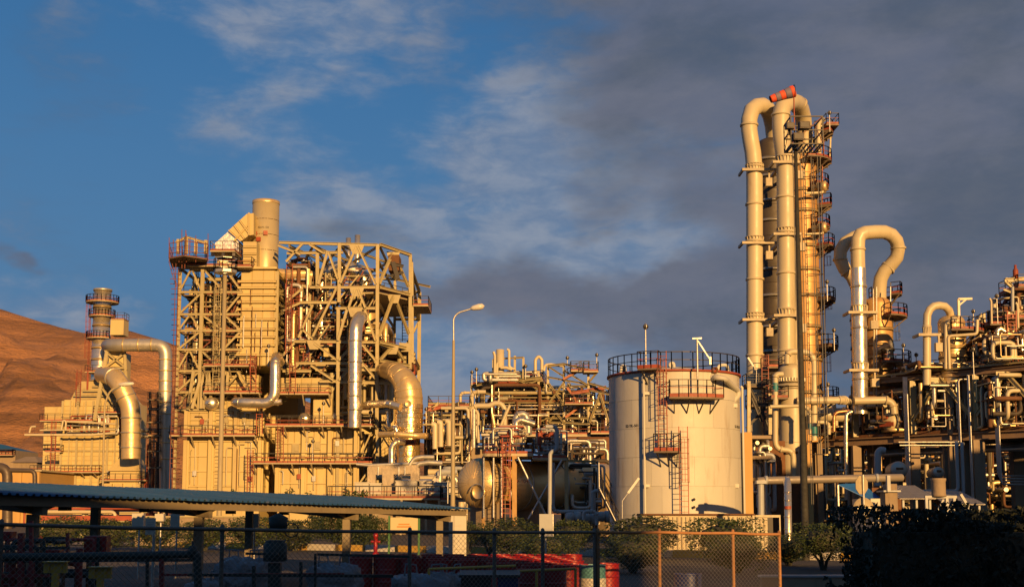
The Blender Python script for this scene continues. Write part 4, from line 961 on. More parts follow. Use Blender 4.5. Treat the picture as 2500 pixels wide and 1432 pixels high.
# thin secondary steel, rails and small lines that fill both frames
t = RF; qq = random.Random(77)
for i in range(210):
    li = qq.randrange(len(LV)-1); y = D+qq.choice([1, 2.5, 4, 5.5, 8]); za, zb = zr(LV[li+1]), zr(LV[li]); xa_, xb_ = fx(438, 0), fx(584, 0)
    k = qq.random(); xx0 = qq.uniform(xa_, xb_); mm = qq.choice([CREAM, CREAM, SCAF, RUST, BLACK])
    if k < .4: w = qq.uniform(1.5, 5); z = qq.uniform(za, zb); beam(t, (xx0, y, z), (min(xb_, xx0+w), y, z), .12, mm, 'tie_bar', 'box')
    elif k < .7: beam(t, (xx0, y, za), (xx0, y, zb), .12, mm, 'hanger', 'box')
    else: beam(t, (xx0, y, za), (min(xb_, xx0+2.6), y, zb), .14, mm, 'strut', 'box')
t = G
for i in range(280):
    y = D+qq.choice([1, 3, 5, 8, 12]); za = zr(qq.choice([705, 752, 835, 886, 930])); zb = za+qq.uniform(1.5, 3.2); xa_, xb_ = xr(700), xr(922)
    k = qq.random(); xx0 = qq.uniform(xa_, xb_-1); mm = qq.choice([CREAM, CREAM, SCAF, RUST, BLACK])
    if k < .35: beam(t, (xx0, y, zb), (min(xb_, xx0+qq.uniform(1.5, 5)), y, zb), .12, mm, 'tie_bar', 'box')
    elif k < .6: beam(t, (xx0, y, za-1.5), (xx0, y, zb), .12, mm, 'hanger', 'box')
    else: beam(t, (xx0, y, za-1.2), (min(xb_, xx0+2.4), y, zb), .15, mm, 'strut', 'box')
for v in (835, 886, 930):
    part('handrail', railmb([(xr(700), D+1.8, zr(v)), (xr(922), D+1.8, zr(v))], t=.05), BLACK, t)

# small fittings on the furnace walls: conduits, boxes, drain lines
t = RF
for i in range(26):
    u = qq.choice([qq.uniform(458, 628), qq.uniform(684, 862)]); left = u < 640
    v0, v1 = ((1200, 1076) if left else (1200, 1136)) if i % 2 else ((1060, 1004) if left else (1114, 1048))
    a = P(u, v0-qq.uniform(0, 20), D); b = P(u, v1+qq.uniform(0, 25), D); yy = D-.22
    pipe(t, [(a.x, yy, a.z), (a.x, yy, b.z), (a.x+qq.uniform(-1.5, 1.5), yy, b.z)], qq.choice([.035, .05, .07]), qq.choice([CREAM, GALV, RUST, BEIGE]), seg=6, bend=.2, name='conduit')
    if i % 3 == 0: boxpart(t, 'junction_box', (a.x-.25, D-.3, a.z+1), (a.x+.2, D-.12, a.z+1.6), qq.choice([GALV, RED, CREAM]))
for i in range(14):
    v = qq.uniform(690, 870); a = P(qq.uniform(588, 660), v, D); pipe(t, [(a.x, D-.28, a.z), (a.x, D-.28, a.z-qq.uniform(1.5, 4))], .04, qq.choice([GALV, RUST]), seg=6, name='conduit')
# ============================================================ process structure in the middle (about 150 m away)
d = 150.0
t = thing('process_structure', 'open two-storey steel process structure with stair tower between reformer and white tank', 'steel structure', (X(1300, 1100, d), d, 0))
M_ = t
q = lambda u, v, dd=150.0: P(u, v, dd)
def bm(a, b, w=.4, nm='beam', m=None, da=150.0, db=None): return beam(t, q(*a, da), q(*b, db or da), w, m, nm)
# yawed front: depth falls from 156 at u=1150 to 146 at u=1440
dp = lambda u: 156-(u-1150)*10/290
for u, v0, v1 in ((1151, 1240, 945), (1204, 1130, 877), (1257, 1130, 868), (1315, 1240, 905), (1338, 1090, 893), (1377, 1245, 888), (1437, 1245, 900), (1278, 940, 872)):
    y = dp(u); beam(t, (X(u, 1000, y), y, Z(min(v0, 1245+2.2*F/y), y) if v0 < 1200 else 0), (X(u, 1000, y), y, Z(v1, y)), .28, name='column')
for (u0, v0), (u1, v1), w in (((1149, 942), (1322, 922), .55), ((1204, 876), (1278, 872), .3), ((1155, 965), (1215, 960), .3), ((1204, 975), (1257, 975), .3), ((1338, 893), (1377, 888), .4), ((1377, 888), (1437, 902), .4), ((1338, 920), (1437, 938), .35), ((1338, 950), (1440, 960), .3), ((1338, 982), (1437, 992), .35), ((1257, 985), (1340, 985), .3), ((1257, 955), (1340, 948), .35), ((1270, 1020), (1437, 1020), .35), ((1338, 1030), (1377, 1032), .35), ((1377, 1030), (1437, 1035), .35), ((1440, 935), (1486, 948), .35), ((1440, 952), (1486, 962), .3), ((1440, 975), (1486, 982), .3), ((1150, 1008), (1205, 1008), .3), ((1440, 1000), (1486, 1000), .25)):
    beam(t, q(u0, v0, dp(u0)-.2), q(u1, v1, dp(u1)-.2), w*.68)
for (u0, v0), (u1, v1) in (((1257, 958), (1305, 1020)), ((1305, 958), (1257, 1020)), ((1262, 950), (1320, 925)), ((1262, 925), (1312, 948)), ((1340, 935), (1375, 985)), ((1375, 935), (1340, 985)), ((1340, 985), (1376, 1030)), ((1376, 985), (1340, 1030)), ((1340, 895), (1376, 918)), ((1157, 945), (1200, 965)), ((1379, 905), (1436, 940)), ((1440, 1030), (1465, 960)), ((1465, 960), (1486, 1030)), ((1460, 905), (1440, 930)), ((1210, 965), (1250, 1010)), ((1290, 1045), (1335, 1020)), ((1180, 985), (1215, 1030))):
    beam(t, q(u0, v0, dp(u0)-.4), q(u1, v1, dp(u1)-.4), .19, name='brace')
# rear frame
for u in (1165, 1215, 1270, 1330, 1390, 1450):
    y = dp(u)+9; beam(t, (X(u, 1000, y), y, 0), (X(u, 1000, y), y, Z(935, y)), .4, name='column'); beam(t, (X(u, 1000, y), y, Z(945, y)), q(u, 940, dp(u)), .35); beam(t, (X(u, 1000, y), y, Z(1040, y)), q(u, 1032, dp(u)), .35)
for v in (950, 985, 1035): beam(t, q(1165, v, dp(1165)+9), q(1455, v-8, dp(1455)+9), .4)
# main deck
a, b = q(1149, 937, dp(1149)), q(1325, 918, dp(1325))
platform(t, [(a.x, a.y), (b.x, b.y), (b.x+1, b.y+10), (a.x+1, a.y+10)], a.z, th=.3)
a, b = q(1437, 905, dp(1437)), q(1460, 905, dp(1460))
rectp(t, X(1425, 905, 145), X(1460, 905, 145), 144.4, 147, Z(906, 145)); rectp(t, X(1395, 895, 145), X(1440, 895, 145), 146, 148, Z(903, 146))
rectp(t, X(1378, 985, 146), X(1445, 985, 146), 145, 147, Z(986, 146), th=.12); rectp(t, X(1440, 1060, 146), X(1486, 1060, 146), 144, 150, Z(1058, 146))
rectp(t, X(1270, 1060, 146), X(1440, 1060, 146), 145, 153, Z(1060, 146), th=.3)
for (u0, v0), (u1, v1) in (((1375, 925), (1420, 900)), ((1385, 945), (1412, 985)), ((1380, 1018), (1418, 990))):
    stair(t, q(u0, v0, 147), q(u1, v1, 147), (0, 1.0, 0), m=mat('rust red stairs', (.38, .12, .04), .6, 0, .2, 2, 0))
beam(t, q(1395, 960, 146), q(1480, 945, 146), .4, RED); beam(t, q(1170, 998, 151), q(1200, 985, 150), .35, RED)
pipework(t, (X(1160, 1000, 152), X(1490, 1000, 152), 148, 158, Z(1090, 152), Z(945, 152)), 160, [.06, .1, .15, .22], [CREAM, RUST, GALV, DKB, RUST, ALU, DULL], 51, vert=.5)
pipework(t, (X(1170, 930, 152), X(1330, 930, 152), 151, 155, Z(932, 152), Z(905, 152)), 16, [.1, .16, .25], [BEIGE, GALV, RED, DULL], 52, vert=.5)
for i in range(10): valve(t, q(R.uniform(1175, 1325), 928, 152), .5, R.choice([RED, GALV, TEAL]))
# rooftop equipment
c = q(1221, 930, 153); vessel(t, c, Z(853, 153), 10*mpp(153), BEIGE, 'vent_drum', False, 18)
for pts, r in (([(1208, 920), (1208, 868), (1205, 858)], 3.5), ([(1213, 930), (1213, 890), (1216, 885)], 3.5), ([(1238, 852), (1243, 855), (1243, 895), (1252, 900), (1258, 900)], 3.5), ([(1222, 897), (1236, 897), (1250, 902)], 4), ([(1307, 925), (1307, 878), (1315, 868), (1323, 878), (1323, 920)], 4), ([(1328, 905), (1330, 890), (1345, 889), (1375, 893)], 3.5)):
    pipe(t, [q(a, b, 152) for a, b in pts], r*mpp(152), BEIGE, bend=.55, seg=10)
def tp(label, pts, r, dd, m, cat='pipe', bend=None, bands=()):
    t_ = thing('process_pipe', label, cat, tuple(P(*pts[0], dd) if len(pts[0]) == 2 else P(*pts[0])))
    pp = [P(a[0], a[1], a[2] if len(a) > 2 else dd) for a in pts]
    f = fillet(pp, bend or r*mpp(dd)*3, 5); part('pipe_shell', MB().tube(f, r*mpp(dd), 14), m, t_)
    n = len(f)
    for i in sorted(set(int(n*x) for x in (.25, .55, .8))):
        if 0 < i < n-1 and (f[i+1]-f[i-1]).length > .2: part('flange', MB().lathe([(r*mpp(dd), -.08), (r*mpp(dd)*1.25, -.08), (r*mpp(dd)*1.25, .08), (r*mpp(dd), .08)], f[i], f[i+1]-f[i-1], 14), m, t_)
    for (u, v, h) in bands: part('colour_band', MB().lathe([(r*mpp(dd)*1.03, -h/2), (r*mpp(dd)*1.03, h/2)], P(u, v, dd), (0, 0, 1), 14), TEAL, t_)
    return t_
tp('slim cream pipe making a square hook left of the process structure', [(1124, 1020), (1124, 958), (1147, 958)], 3.5, 147, BEIGE)
tp('cream pipe bending right at the first column of the process structure', [(1152, 1030), (1152, 956), (1186, 956)], 5, 145, BEIGE)
tp('thick cream pipe humping over beside the silver standpipes', [(1155, 1050), (1150, 1000), (1160, 990), (1195, 990), (1205, 984), (1222, 984), (1232, 996), (1232, 1055)], 6.5, 138, BEIGE)
tp('silver standpipe left of the thick humped cream pipe', [(1157, 1092), (1157, 998)], 4, 132, GALV)
tp('beige standpipe with a hooked top beside the silver standpipe', [(1168, 1080), (1167, 1008), (1160, 1000)], 4, 132, BEIGE)
tp('polished elbow pipe with a big grey hood bend above the round vessels', [(1260, 1070), (1260, 1030), (1270, 1024), (1290, 1030), (1305, 1035)], 8, 125, ALU)
tp('dark lagged hood pipe arching behind the polished elbow pipe', [(1257, 1050), (1260, 1014), (1280, 1008), (1290, 1030), (1290, 1060)], 8.5, 129, DULL)
tp('slanted cream strut pipe crossing before the process structure', [(1222, 1040), (1245, 988)], 3.5, 136, BEIGE)
tp('brown pipe with bent top beside the red ladder platform', [(1207, 1060), (1207, 1038), (1202, 1010)], 4, 128, BRASSY)
tp('tall thin silver pipe rising beside the red caged ladder', [(1215, 1265), (1215, 1080)], 4, 101, GALV)
tp('grey pipe stepping sideways beside the vessels then dropping to the ground', [(1332, 1041), (1355, 1041), (1360, 1050), (1360, 1095), (1343, 1105), (1342, 1270)], 5, 92, GREY, bend=.35)
tp('grey pipe dropping beside the stepped pipe and running right to the pumps', [(1350, 1128), (1350, 1248), (1425, 1248)], 4.5, 93, GREY, bend=.35)
tp('grey pipe with two bends before the pump group', [(1425, 1268), (1425, 1247), (1455, 1247), (1457, 1280)], 4.5, 91, GREY, bend=.35)
tp('long silver header running level across the pump yard', [(1372, 1205), (1430, 1205), (1460, 1205)], 4, 104, GREY)
tp('green grey stub pipe standing right of the vessels', [(1445, 1270), (1447, 1200), (1455, 1197), (1470, 1197)], 4.5, 96, GREY)
# horizontal exchangers, left of the structure
def hex_(label, u0, u1, v, r, dd, m, ax=None):
    a, b = P(u0, v, dd), P(u1, v, dd); rr = r*mpp(dd); t_ = thing('heat_exchanger', label, 'heat exchanger', tuple(a)); L = (b-a).length; ax = (b-a).normalized()
    part('shell', MB().lathe([(0, -rr*.35), (rr*.6, -rr*.25), (rr, 0), (rr, L), (rr*.6, L+rr*.25), (0, L+rr*.35)], a, ax, 20), m, t_)
    for f in (.08, .35, .65, .92): part('flange', MB().lathe([(rr, -.1), (rr*1.14, -.1), (rr*1.14, .1), (rr, .1)], a+ax*L*f, ax, 20), DULL, t_)
    for f in (.3, .7): p = a+ax*L*f; part('nozzle', MB().tube([p, p+Vector((0, 0, rr*1.7))], rr*.3, 10), m, t_); part('saddle', MB().bar(p-Vector((0, 0, rr*1.6)), p-Vector((0, 0, rr*.8)), .5, rr), CREAM, t_)
    return t_
hex_('orange brown exchanger shell nearest the gold reactor', 1055, 1105, 1052, 13, 134, BRASSY)
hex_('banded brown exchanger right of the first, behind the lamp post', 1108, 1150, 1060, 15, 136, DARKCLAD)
hex_('small exchanger lying on the rail platform over the round vessels', 1165, 1212, 1090, 5.5, 108, DULL)
hex_('cream exchanger on the deck above the two round vessels', 1238, 1282, 1072, 8, 110, BEIGE)
hex_('beige vessel high up on the right of the process structure', 1410, 1432, 1010, 13, 150, BRASSY)
hex_('long dark exchanger low in the process structure', 1330, 1440, 1025, 15, 156, DULL)
# platform block left
t = thing('pipe_bridge', 'low steel pipe bridge with red decks between the gold reactor and the structure', 'steel structure', (X(1080, 1090, 138), 138, 0))
for u in (1052, 1070, 1090, 1115, 1145): beam(t, (X(u, 1050, 138), 138, 0), (X(u, 1050, 138), 138, Z(985, 138)), .35, name='column')
for v in (985, 1015, 1100, 1130): beam(t, P(1045, v, 137.8), P(1150, v+2, 137.8), .35)
rectp(t, X(1045, 990, 137), X(1146, 990, 137), 137, 146, Z(990, 137)); rectp(t, X(1040, 1085, 137), X(1112, 1085, 137), 136, 140, Z(1089, 137)); beam(t, P(1035, 1015, 137), P(1072, 982, 137), .3, name='brace'); beam(t, P(1040, 1002, 137), P(1090, 990, 137), .4, RED)
pipework(t, (X(1040, 1050, 140), X(1150, 1050, 140), 135, 144, Z(1135, 140), Z(985, 140)), 90, [.07, .12, .19], [CREAM, BEIGE, GALV, ALU, RUST, DKB], 61)
pipework(t, (X(1040, 1150, 135), X(1140, 1150, 135), 131, 139, .5, Z(1135, 135)), 22, [.12, .22, .35], [GREY, DULL, BEIGE, GALV], 62, vert=.3)
for u, v in ((1072, 1030), (1092, 1028), (1058, 1035)): pipe(t, [P(u-4, v, 133), P(u+4, v, 133), P(u+4, v+60, 133)], .3, BEIGE)
boxpart(t, 'rear_wall', (X(1035, 1150, 147), 147, 0), (X(1180, 1150, 147), 148, Z(1090, 147)), CONC)
# the two large horizontal vessels
def big(label, u, v, r, dd, ax, L, head=True):
    c = P(u, v, dd); rr = r*mpp(dd, 1180); ax = Vector(ax).normalized(); t_ = thing('pressure_vessel', label, 'vessel', (c.x, c.y, 0), 'large lagged vessels under the platform')
    prof = [(rr*math.sin(a), rr*.62*math.cos(a)) for a in [math.pi/2*i/9 for i in range(10)]]+[(rr, -L)]+[(rr*math.cos(a), -L-rr*.5*math.sin(a)) for a in (.5, 1, 1.57)]
    part('shell', MB().lathe(prof, c, ax, 40), BRASSY, t_)
    n = 26
    for i in range(n):         # radial gores of the lagging on the head
        a = 2*math.pi*i/n; u_ = ax.cross(Vector((0, 0, 1))).normalized(); w_ = ax.cross(u_)
        pts = [c+ax*(z_+.012)+(u_*math.cos(a)+w_*math.sin(a))*(r_+.008) for r_, z_ in prof[1:10]]
        part('gore_seam', MB().tube(pts, .014, 4, False), BRASSY, t_)
    for s in (.05, 2, 4, 6): 
        if s < L: part('strap', MB().lathe([(rr, -.08), (rr*1.02, -.08), (rr*1.02, .08), (rr, .08)], c-ax*s, ax, 40), DULL, t_)
    side = ax.cross(Vector((0, 0, 1))).normalized()
    part('manway', MB().lathe([(0, .3), (.5, .3), (.55, .38), (.55, -.1), (.4, -.1)], c+ax*rr*.5-Vector((0, 0, rr*.38))-side*rr*.25, ax, 16), BRASSY, t_)
    part('manway_ring', MB().tube([c+ax*rr*.78-Vector((0, 0, rr*.36))-side*rr*.25+(side*math.cos(a)+Vector((0, 0, math.sin(a))))*.6 for a in [k*math.pi/8 for k in range(12)]], .05, 6), DULL, t_)
    for s in (1.2, L-1): part('saddle', MB().cb((c.x-ax.x*s, c.y-ax.y*s, (c.z-rr*.7)/2), (rr*1.6, .5, c.z-rr*.7), math.atan2(side.y, side.x)), CONC, t_)
    return t_, c, rr, ax
t1, c1, rr1, ax1 = big('left one of two huge round-ended vessels, its gored head lit gold', 1172, 1178, 60, 99, (-.42, -.9, 0), 11)
t2, c2, rr2, ax2 = big('right huge vessel behind the orange post, mostly in shade', 1262, 1184, 60, 101, (-.75, -.65, 0), 10)
p = P(1270, 1174, 101-3.1); text_flat(t2, '2-V-104', .42, p-Vector((0, -.2, 0)), m=RED, ux=(1, -.3, 0))
t = thing('vessel_platform', 'red decked platform on an orange post above the round vessels with caged ladder', 'platform', (X(1250, 1200, 97), 97, 0))
zz = Z(1106, 97)
OPOST = mat('orange post paint', (.52, .30, .09), .6, 0, .15, .8, .1, (.2, .1, .04), .5)
rectp(t, X(1178, 1106, 97), X(1302, 1106, 97), 97, 104, zz, th=.22)
platform(t, [(X(1302, 1112, 97), 98), (X(1385, 1112, 97), 98), (X(1385, 1112, 97), 104), (X(1302, 1112, 97), 104)], zz-.3, th=.2, open_edges=(3,))
for u, y, w, mm in ((1256, 96.7, .36, OPOST), (1180, 98, .24, OPOST), (1300, 103, .26, CREAM), (1383, 99, .3, CREAM), (1383, 104, .3, CREAM)): beam(t, (X(u, 1180, y), y, 0), (X(u, 1180, y), y, zz-.2), w, mm, 'column', 'box')
for a, b in (((1264, 1115), (1335, 1262)), ((1372, 1122), (1290, 1266))): beam(t, P(*a, 96), P(*b, 96), .17, GALV, 'brace', 'rod')
ladder(t, P(1236, 1262, 96.3), P(1236, 1068, 96.3), .6, t=.05)
pipework(t, (X(1180, 1100, 100), X(1300, 1100, 100), 98, 103, zz+.1, zz+2.6), 18, [.07, .11, .16], [BEIGE, GALV, DULL, RED], 71)
pipework(t, (X(1300, 1100, 100), X(1385, 1100, 100), 98.5, 103, zz-.2, zz+2.2), 16, [.07, .11, .16], [GREY, GALV, DULL, RED], 72)
for i in range(7): valve(t, (R.uniform(X(1185, 1100, 98), X(1380, 1100, 98)), 98.6, zz+.35), .35, R.choice([RED, GALV, BLACK]))
for u in (1181, 1205, 1225): pipe(t, [P(u, 1262, 97.5), P(u, 1110, 97.5)], .09, GALV, seg=8)
flood('floodlight on a pole at the foot of the left round vessel', 1093, 1228, 1168, 70, s=1.3)
# pump yard between vessels and tank
t = thing('pump_yard', 'low pipe racks and cream posts in shade left of the white tank', 'pipework', (X(1430, 1200, 105), 105, 0))
for u in (1385, 1398, 1425, 1450): beam(t, (X(u, 1180, 106), 106, 0), (X(u, 1180, 106), 106, Z(1122, 106)), .3, name='column')
for v in (1124, 1140, 1186): beam(t, P(1385, v, 105.8), P(1455, v+2, 105.8), .2)
beam(t, P(1378, 1230, 105), P(1378, 1140, 105), .5, TEAL, 'column', 'box')
pipework(t, (X(1380, 1200, 104), X(1475, 1200, 104), 102, 110, .3, Z(1130, 104)), 60, [.06, .1, .16], [GREY, GALV, DULL, DKB], 81, vert=.3)
for u, v in ((1400, 1262), (1440, 1265), (1475, 1260)):
    c = P(u, v, 92); part('pump', MB().lathe([(0, -.6), (.35, -.55), (.4, -.1), (.25, 0), (.45, .1), (.45, .5), (0, .6)], c, (1, .3, 0), 14), GREY, t)
boxpart(t, 'shade_backing', (X(1372, 1100, 142), 142, 0), (X(1530, 1100, 142), 143, Z(1066, 142)), RUST)  # added dark sheet standing in for shade under the structure
pipework(t, (X(1375, 1150, 136), X(1490, 1150, 136), 130, 141, .3, Z(1070, 136)), 60, [.08, .14, .22], [RUST, GALV, DULL, DKB, CREAM], 82, vert=.4)
stair(thing('tank_stair', 'steep black stair rising left beside the foot of the white tank', 'staircase', tuple(P(1510, 1290, 80))), P(1512, 1290, 80), P(1462, 1190, 82), (.5, .8, 0), BLACK, rm=BLACK)
tp('silver handrail tube sloping down to the tank foot', [(1462, 1128), (1463, 1190), (1505, 1275)], 1.6, 79, GALV)
flood('small lamp on a pole left of the white tank', 1459, 1210, 1130, 100, s=.9)
flood('floodlight at the left corner of the process structure deck', 1152, 940, 910, 151)
flood('floodlight on the deck left of the rooftop drum', 1163, 938, 903, 152)
flood('floodlight by the U-shaped vent pipe', 1283, 925, 895, 151)
flood('floodlight on the thin pole at the top of the stair tower', 1457, 905, 868, 146)
flood('thin pole lamp above the middle of the process structure', 1385, 890, 875, 149)
flood('floodlight right of the gold reactor', 1040, 1040, 1000, 136)
# street lamp in the middle
d = 48.0
t = thing('street_lamp', 'tall street lamp with curved arm standing before the middle of the plant', 'street lamp', (X(1106, 1150, d), d, 0))
xx_ = X(1106, 1100, d)
pp = [Vector((xx_, d, 0)), Vector((xx_, d, Z(820, d)))]
part('pole', MB().tube([pp[0], Vector((xx_, d, Z(1235, d))), Vector((xx_, d, Z(830, d)))], [.105, .095, .052], 12), MASTM, t)
part('arm', MB().tube(fillet([Vector((xx_, d, Z(830, d))), P(1107, 776, d), P(1118, 763, d), P(1152, 753, d)], .5, 6), .035, 10), GALV, t)
a = P(1148, 753, d); b = P(1184, 746, d); ax = (b-a)
part('lamp_head', MB().lathe([(0, 0), (.05, .01), (.10, .12), (.13, .35), (.11, .5), (0, .58)], a, ax, 14), PLAST, t)
part('control_box', MB().box((xx_-.14, d-.2, .3), (xx_+.22, d-.1, 2.05)), WCAB, t)
t = thing('meter_box', 'tall white meter box standing beside the foot of the street lamp', 'box', tuple(P(1120, 1300, 46)))
c = P(1120, 1300, 46); boxpart(t, 'body', (c.x-.22, 46, c.z-1), (c.x+.28, 46.3, P(1120, 1255, 46).z), WCAB); boxpart(t, 'door', (c.x-.17, 45.96, c.z-.6), (c.x+.23, 46.001-.006, P(1120, 1257, 46).z), WCAB); boxpart(t, 'cap', (c.x-.27, 45.9, P(1120, 1255, 46).z), (c.x+.33, 46.4, P(1120, 1253, 46).z), GALV)
# ============================================================ white tank
d = 83.0; kt = mpp(d, 1100); cx, cy = X(1646, 1050, d), d; tr = 159*kt; zt = Z(901, d-tr)
T = thing('storage_tank', 'big white cylindrical tank with orange edged platforms and black rim railing', 'tank', (cx, cy, 0)); t = T
part('shell', MB().lathe([(tr-.03, 0), (tr-.03, zt), (0, zt+.7)], (cx, cy, 0), seg=96), WHITE, t)
nc = 6
for j in range(nc):
    z0, z1 = zt*j/nc+.006, zt*(j+1)/nc-.006
    for i in range(11):
        a0 = math.radians(-180-10+i*200/11+(9 if j % 2 else 0)); a1 = a0+math.radians(200/11)-.002
        rr_ = tr+R.uniform(0, .006)
        part('shell_plate', MB().hlathe([(tr-.03, z0), (rr_, z0+.003), (rr_, z1-.003), (tr-.03, z1)], (cx, cy, 0), seg=10, a0=a0, a1=a1), WHITE, t)
part('rim', MB().lathe([(tr, zt-.12), (tr+.12, zt-.12), (tr+.12, zt+.02), (tr, zt+.02)], (cx, cy, 0), seg=72), RED, t)
rp = [(cx+tr*1.005*math.cos(a), cy+tr*1.005*math.sin(a), zt) for a in [2*math.pi*i/40 for i in range(40)]]
part('handrail', railmb(rp, 1.15, 1.4, .045, closed=True), BLACK, t)
def pt(u, v, off=0.0):            # point on the shell in front, under pixel u
    s = (X(u, v, cy-tr*.8)-cx)/tr; s = max(-.98, min(.98, s)); a = math.asin(s)
    y = cy-(tr+off)*math.cos(a)
    for _ in range(4):
        s = (X(u, v, y)-cx)/(tr+off); s = max(-.99, min(.99, s)); a = math.asin(s); y = cy-(tr+off)*math.cos(a)
    return Vector((cx+(tr+off)*math.sin(a), y, Z(v, y))), math.degrees(a)-90
def tplat(u0, u1, v, w, n=6, bk=4):
    _, a0 = pt(u0, v, w); _, a1 = pt(u1, v, w); z = pt((u0+u1)/2, v, w)[0].z; br = []
    for i in range(bk):
        a = math.radians(a0+(a1-a0)*(i+.3)/(bk-.4)); br.append(((cx+(tr+w*.95)*math.cos(a), cy+(tr+w*.95)*math.sin(a), z-.1), (cx+tr*math.cos(a), cy+tr*math.sin(a), z-.95)))
    o = arcp(T, cx, cy, tr+.02, tr+w, a0, a1, z, n=n, dm=DECK, th=.1, toe=.22, t=.035)
    for a, b in br: part('bracket', MB().bar(a, b, .07), BLACK, o)
    return z
tplat(1634, 1767, 968, 1.2); tplat(1596, 1661, 1100, 1.15, 4, 3); tplat(1556, 1607, 898, .95, 3, 2)
def tlad(u, v0, v1, off, cage):
    p, a = pt(u, v0, off); zt1 = pt(u, v1, off)[0].z; an = math.radians(a)
    ladder(T, (p.x, p.y, p.z), (p.x, p.y, zt1), .55, cage, RED if cage else BLACK, (math.cos(an), math.sin(an), 0), t=.04)
tlad(1619, 1098, 856, .35, True); tlad(1671, 1262, 1040, .9, True)
for u, v0, v1, r, off in ((1575, 1250, 905, .075, .3),):
    p, a = pt(u, v0, off); q_ = pt(u, v1, off)[0].z; part('conduit', MB().tube([(p.x, p.y, 0), (p.x, p.y, q_)], r, 10), WHITE, t)
for v in (960, 1185): p, a = pt(1579, v, .1); part('clamp', MB().cb(tuple(p), (.35, .3, .18)), WHITE, t)
p1 = [pt(1741, 922, -.1)[0], pt(1748, 921, .5)[0], pt(1769, 924, .75)[0], P(1800, 952, cy-tr*.45), P(1803, 964, cy-tr*.45), P(1787, 982, cy-tr*.5), P(1783, 1000, cy-tr*.5)]
p1.append(Vector((p1[-1].x, p1[-1].y, 0)))
part('overflow_pipe', MB().tube(fillet(p1, .35, 5), .2, 14), WHITE, t)
p, a = pt(1743, 921, .02); part('nozzle_flange', MB().lathe([(0, .12), (.3, .12), (.3, -.1)], p, (p.x-cx, p.y-cy, 0), 16), WHITE, t)
p, a = pt(1741, 904, .02); part('open_nozzle', MB().lathe([(.18, 0), (.21, .02), (.21, .3), (.18, .3), (.17, 0)], p, (p.x-cx, p.y-cy, 0), 16), RUST, t)
for v in (990, 1185): c = p1[-1]; zz = Z(v, c.y); part('pipe_bracket', MB().box((c.x-.42, c.y-.3, zz-.12), (c.x+.42, c.y+.8, zz+.12)), WHITE, t)
part('side_pipe', MB().tube(fillet([P(1812, 960, cy), P(1812, 945, cy), P(1808, 943, cy)], .2), .09, 10), WHITE, t)
part('side_conduit', MB().tube([(X(1812, 960, cy), cy, 0), P(1812, 960, cy)], .08, 10), WHITE, t)
for u, v, w in ((1521, 893, 12), (1640, 886, 14), (1765, 891, 32)):
    a = P(u-w/2, v+10, cy-1); b = P(u-w/3, v, cy-1); c = P(u+w/3, v-1, cy-1); e = P(u+w/2, v+10, cy-1)
    for k_ in (a, e): k_.z = zt
    part('roof_nozzle', MB().tube(fillet([a, b, c, e], .25, 4), .11, 10), WHITE, t)
for v in (1218, 1237): p, a = pt(1694, v, .1); part('sample_cock', MB().lathe([(0, .12), (.09, .12), (.05, 0), (.05, -.1)], p, (0, -1, 0), 10), BLACK, t)
# davit
p, a = pt(1704, 968, .9); pz = pt(1704, 826, .9)[0].z
part('davit', MB().tube([p, (p.x, p.y, pz)], .06, 10).bar((p.x+.05, p.y, pz-.15), P(1734, 878, p.y), .07).bar(P(1734, 878, p.y)-Vector((0, 0, .3)), P(1734, 878, p.y)+Vector((0, 0, .2)), .12).bar((p.x-.3, p.y, pz), (p.x+.3, p.y, pz+.02), .09), GALV, t)
text_cyl(t, '52-TK-501', .25, cx, cy, tr, pt(1543, 1039)[1], pt(1543, 1039)[0].z)
text_cyl(t, '52-TK-501', .25, cx, cy, tr, pt(1800, 1042)[1]+1, pt(1543, 1039)[0].z)
flood('floodlight on a tall pole above the left rim of the white tank', 1577, 900, 800, 78.9, s=1.5)
def tube_lamp(label, foot, knee, end, dd, r=.03):
    t_ = thing('tube_lamp', label, 'lamp', tuple(P(*foot, dd)))
    f = P(*foot, dd); k_ = P(*knee, dd); e = P(*end, dd); m_ = k_.lerp(e, .35)
    part('pole', MB().tube(fillet([Vector((k_.x-.02, dd, 0)) if foot[1] > 1200 else f, k_, m_], .2), r, 8), GALV, t_)
    part('lamp_tube', MB().bar(m_, e, .1, .14), PLAST, t_); return t_
tube_lamp('slanted fluorescent lamp on a thin pole before the left foot of the tank', (1518, 1262), (1519, 1222), (1560, 1166), 75)
# ============================================================ twin tall columns with overhead pipes (about 120 m)
dc_, df = 123.0, 118.0
def column(label, u, r, dd, vt, m, rings, name='distillation_column', vb=1080, dome=.55, ring_m=None, zb=None, hh=1.6):
    k = mpp(dd, 700); x, rr = X(u, 800, dd), r*k; zt = Z(vt, dd); t_ = thing(name, label, 'column', (x, dd, 0))
    z0 = Z(vb, dd) if zb is None else zb
    vessel(t_, (x, dd, z0), zt, rr-.04, m, 'shell', True, 36, dome)
    courses(t_, x, dd, z0, zt, rr, hh, m, seg=36)
    for v in rings: ring(t_, (x, dd, Z(v, dd)), rr*1.05, .34, ring_m or m)
    if z0 > .1:
        for a in (45, 135, 225, 315): beam(t_, (x+rr*.8*math.cos(math.radians(a)), dd+rr*.8*math.sin(math.radians(a)), 0), (x+rr*.8*math.cos(math.radians(a)), dd+rr*.8*math.sin(math.radians(a)), z0+.1), .5, CONC, 'leg', 'box')
    return t_, x, rr
BROWN = mat('shade-darkened brown cladding', (0.075, 0.06, 0.045), .6, .1, .2, .6, .15, (.14, .1, .06), .5, True)  # shade from the overhead pipe is put into this base colour
C1, x1_, r1_ = column('tall shade-darkened brown column standing between the two tall cream overhead pipes', 1892, 36, dc_, 356, BROWN, (394, 435, 495, 543, 600, 661, 725, 800, 860), ring_m=DULL)
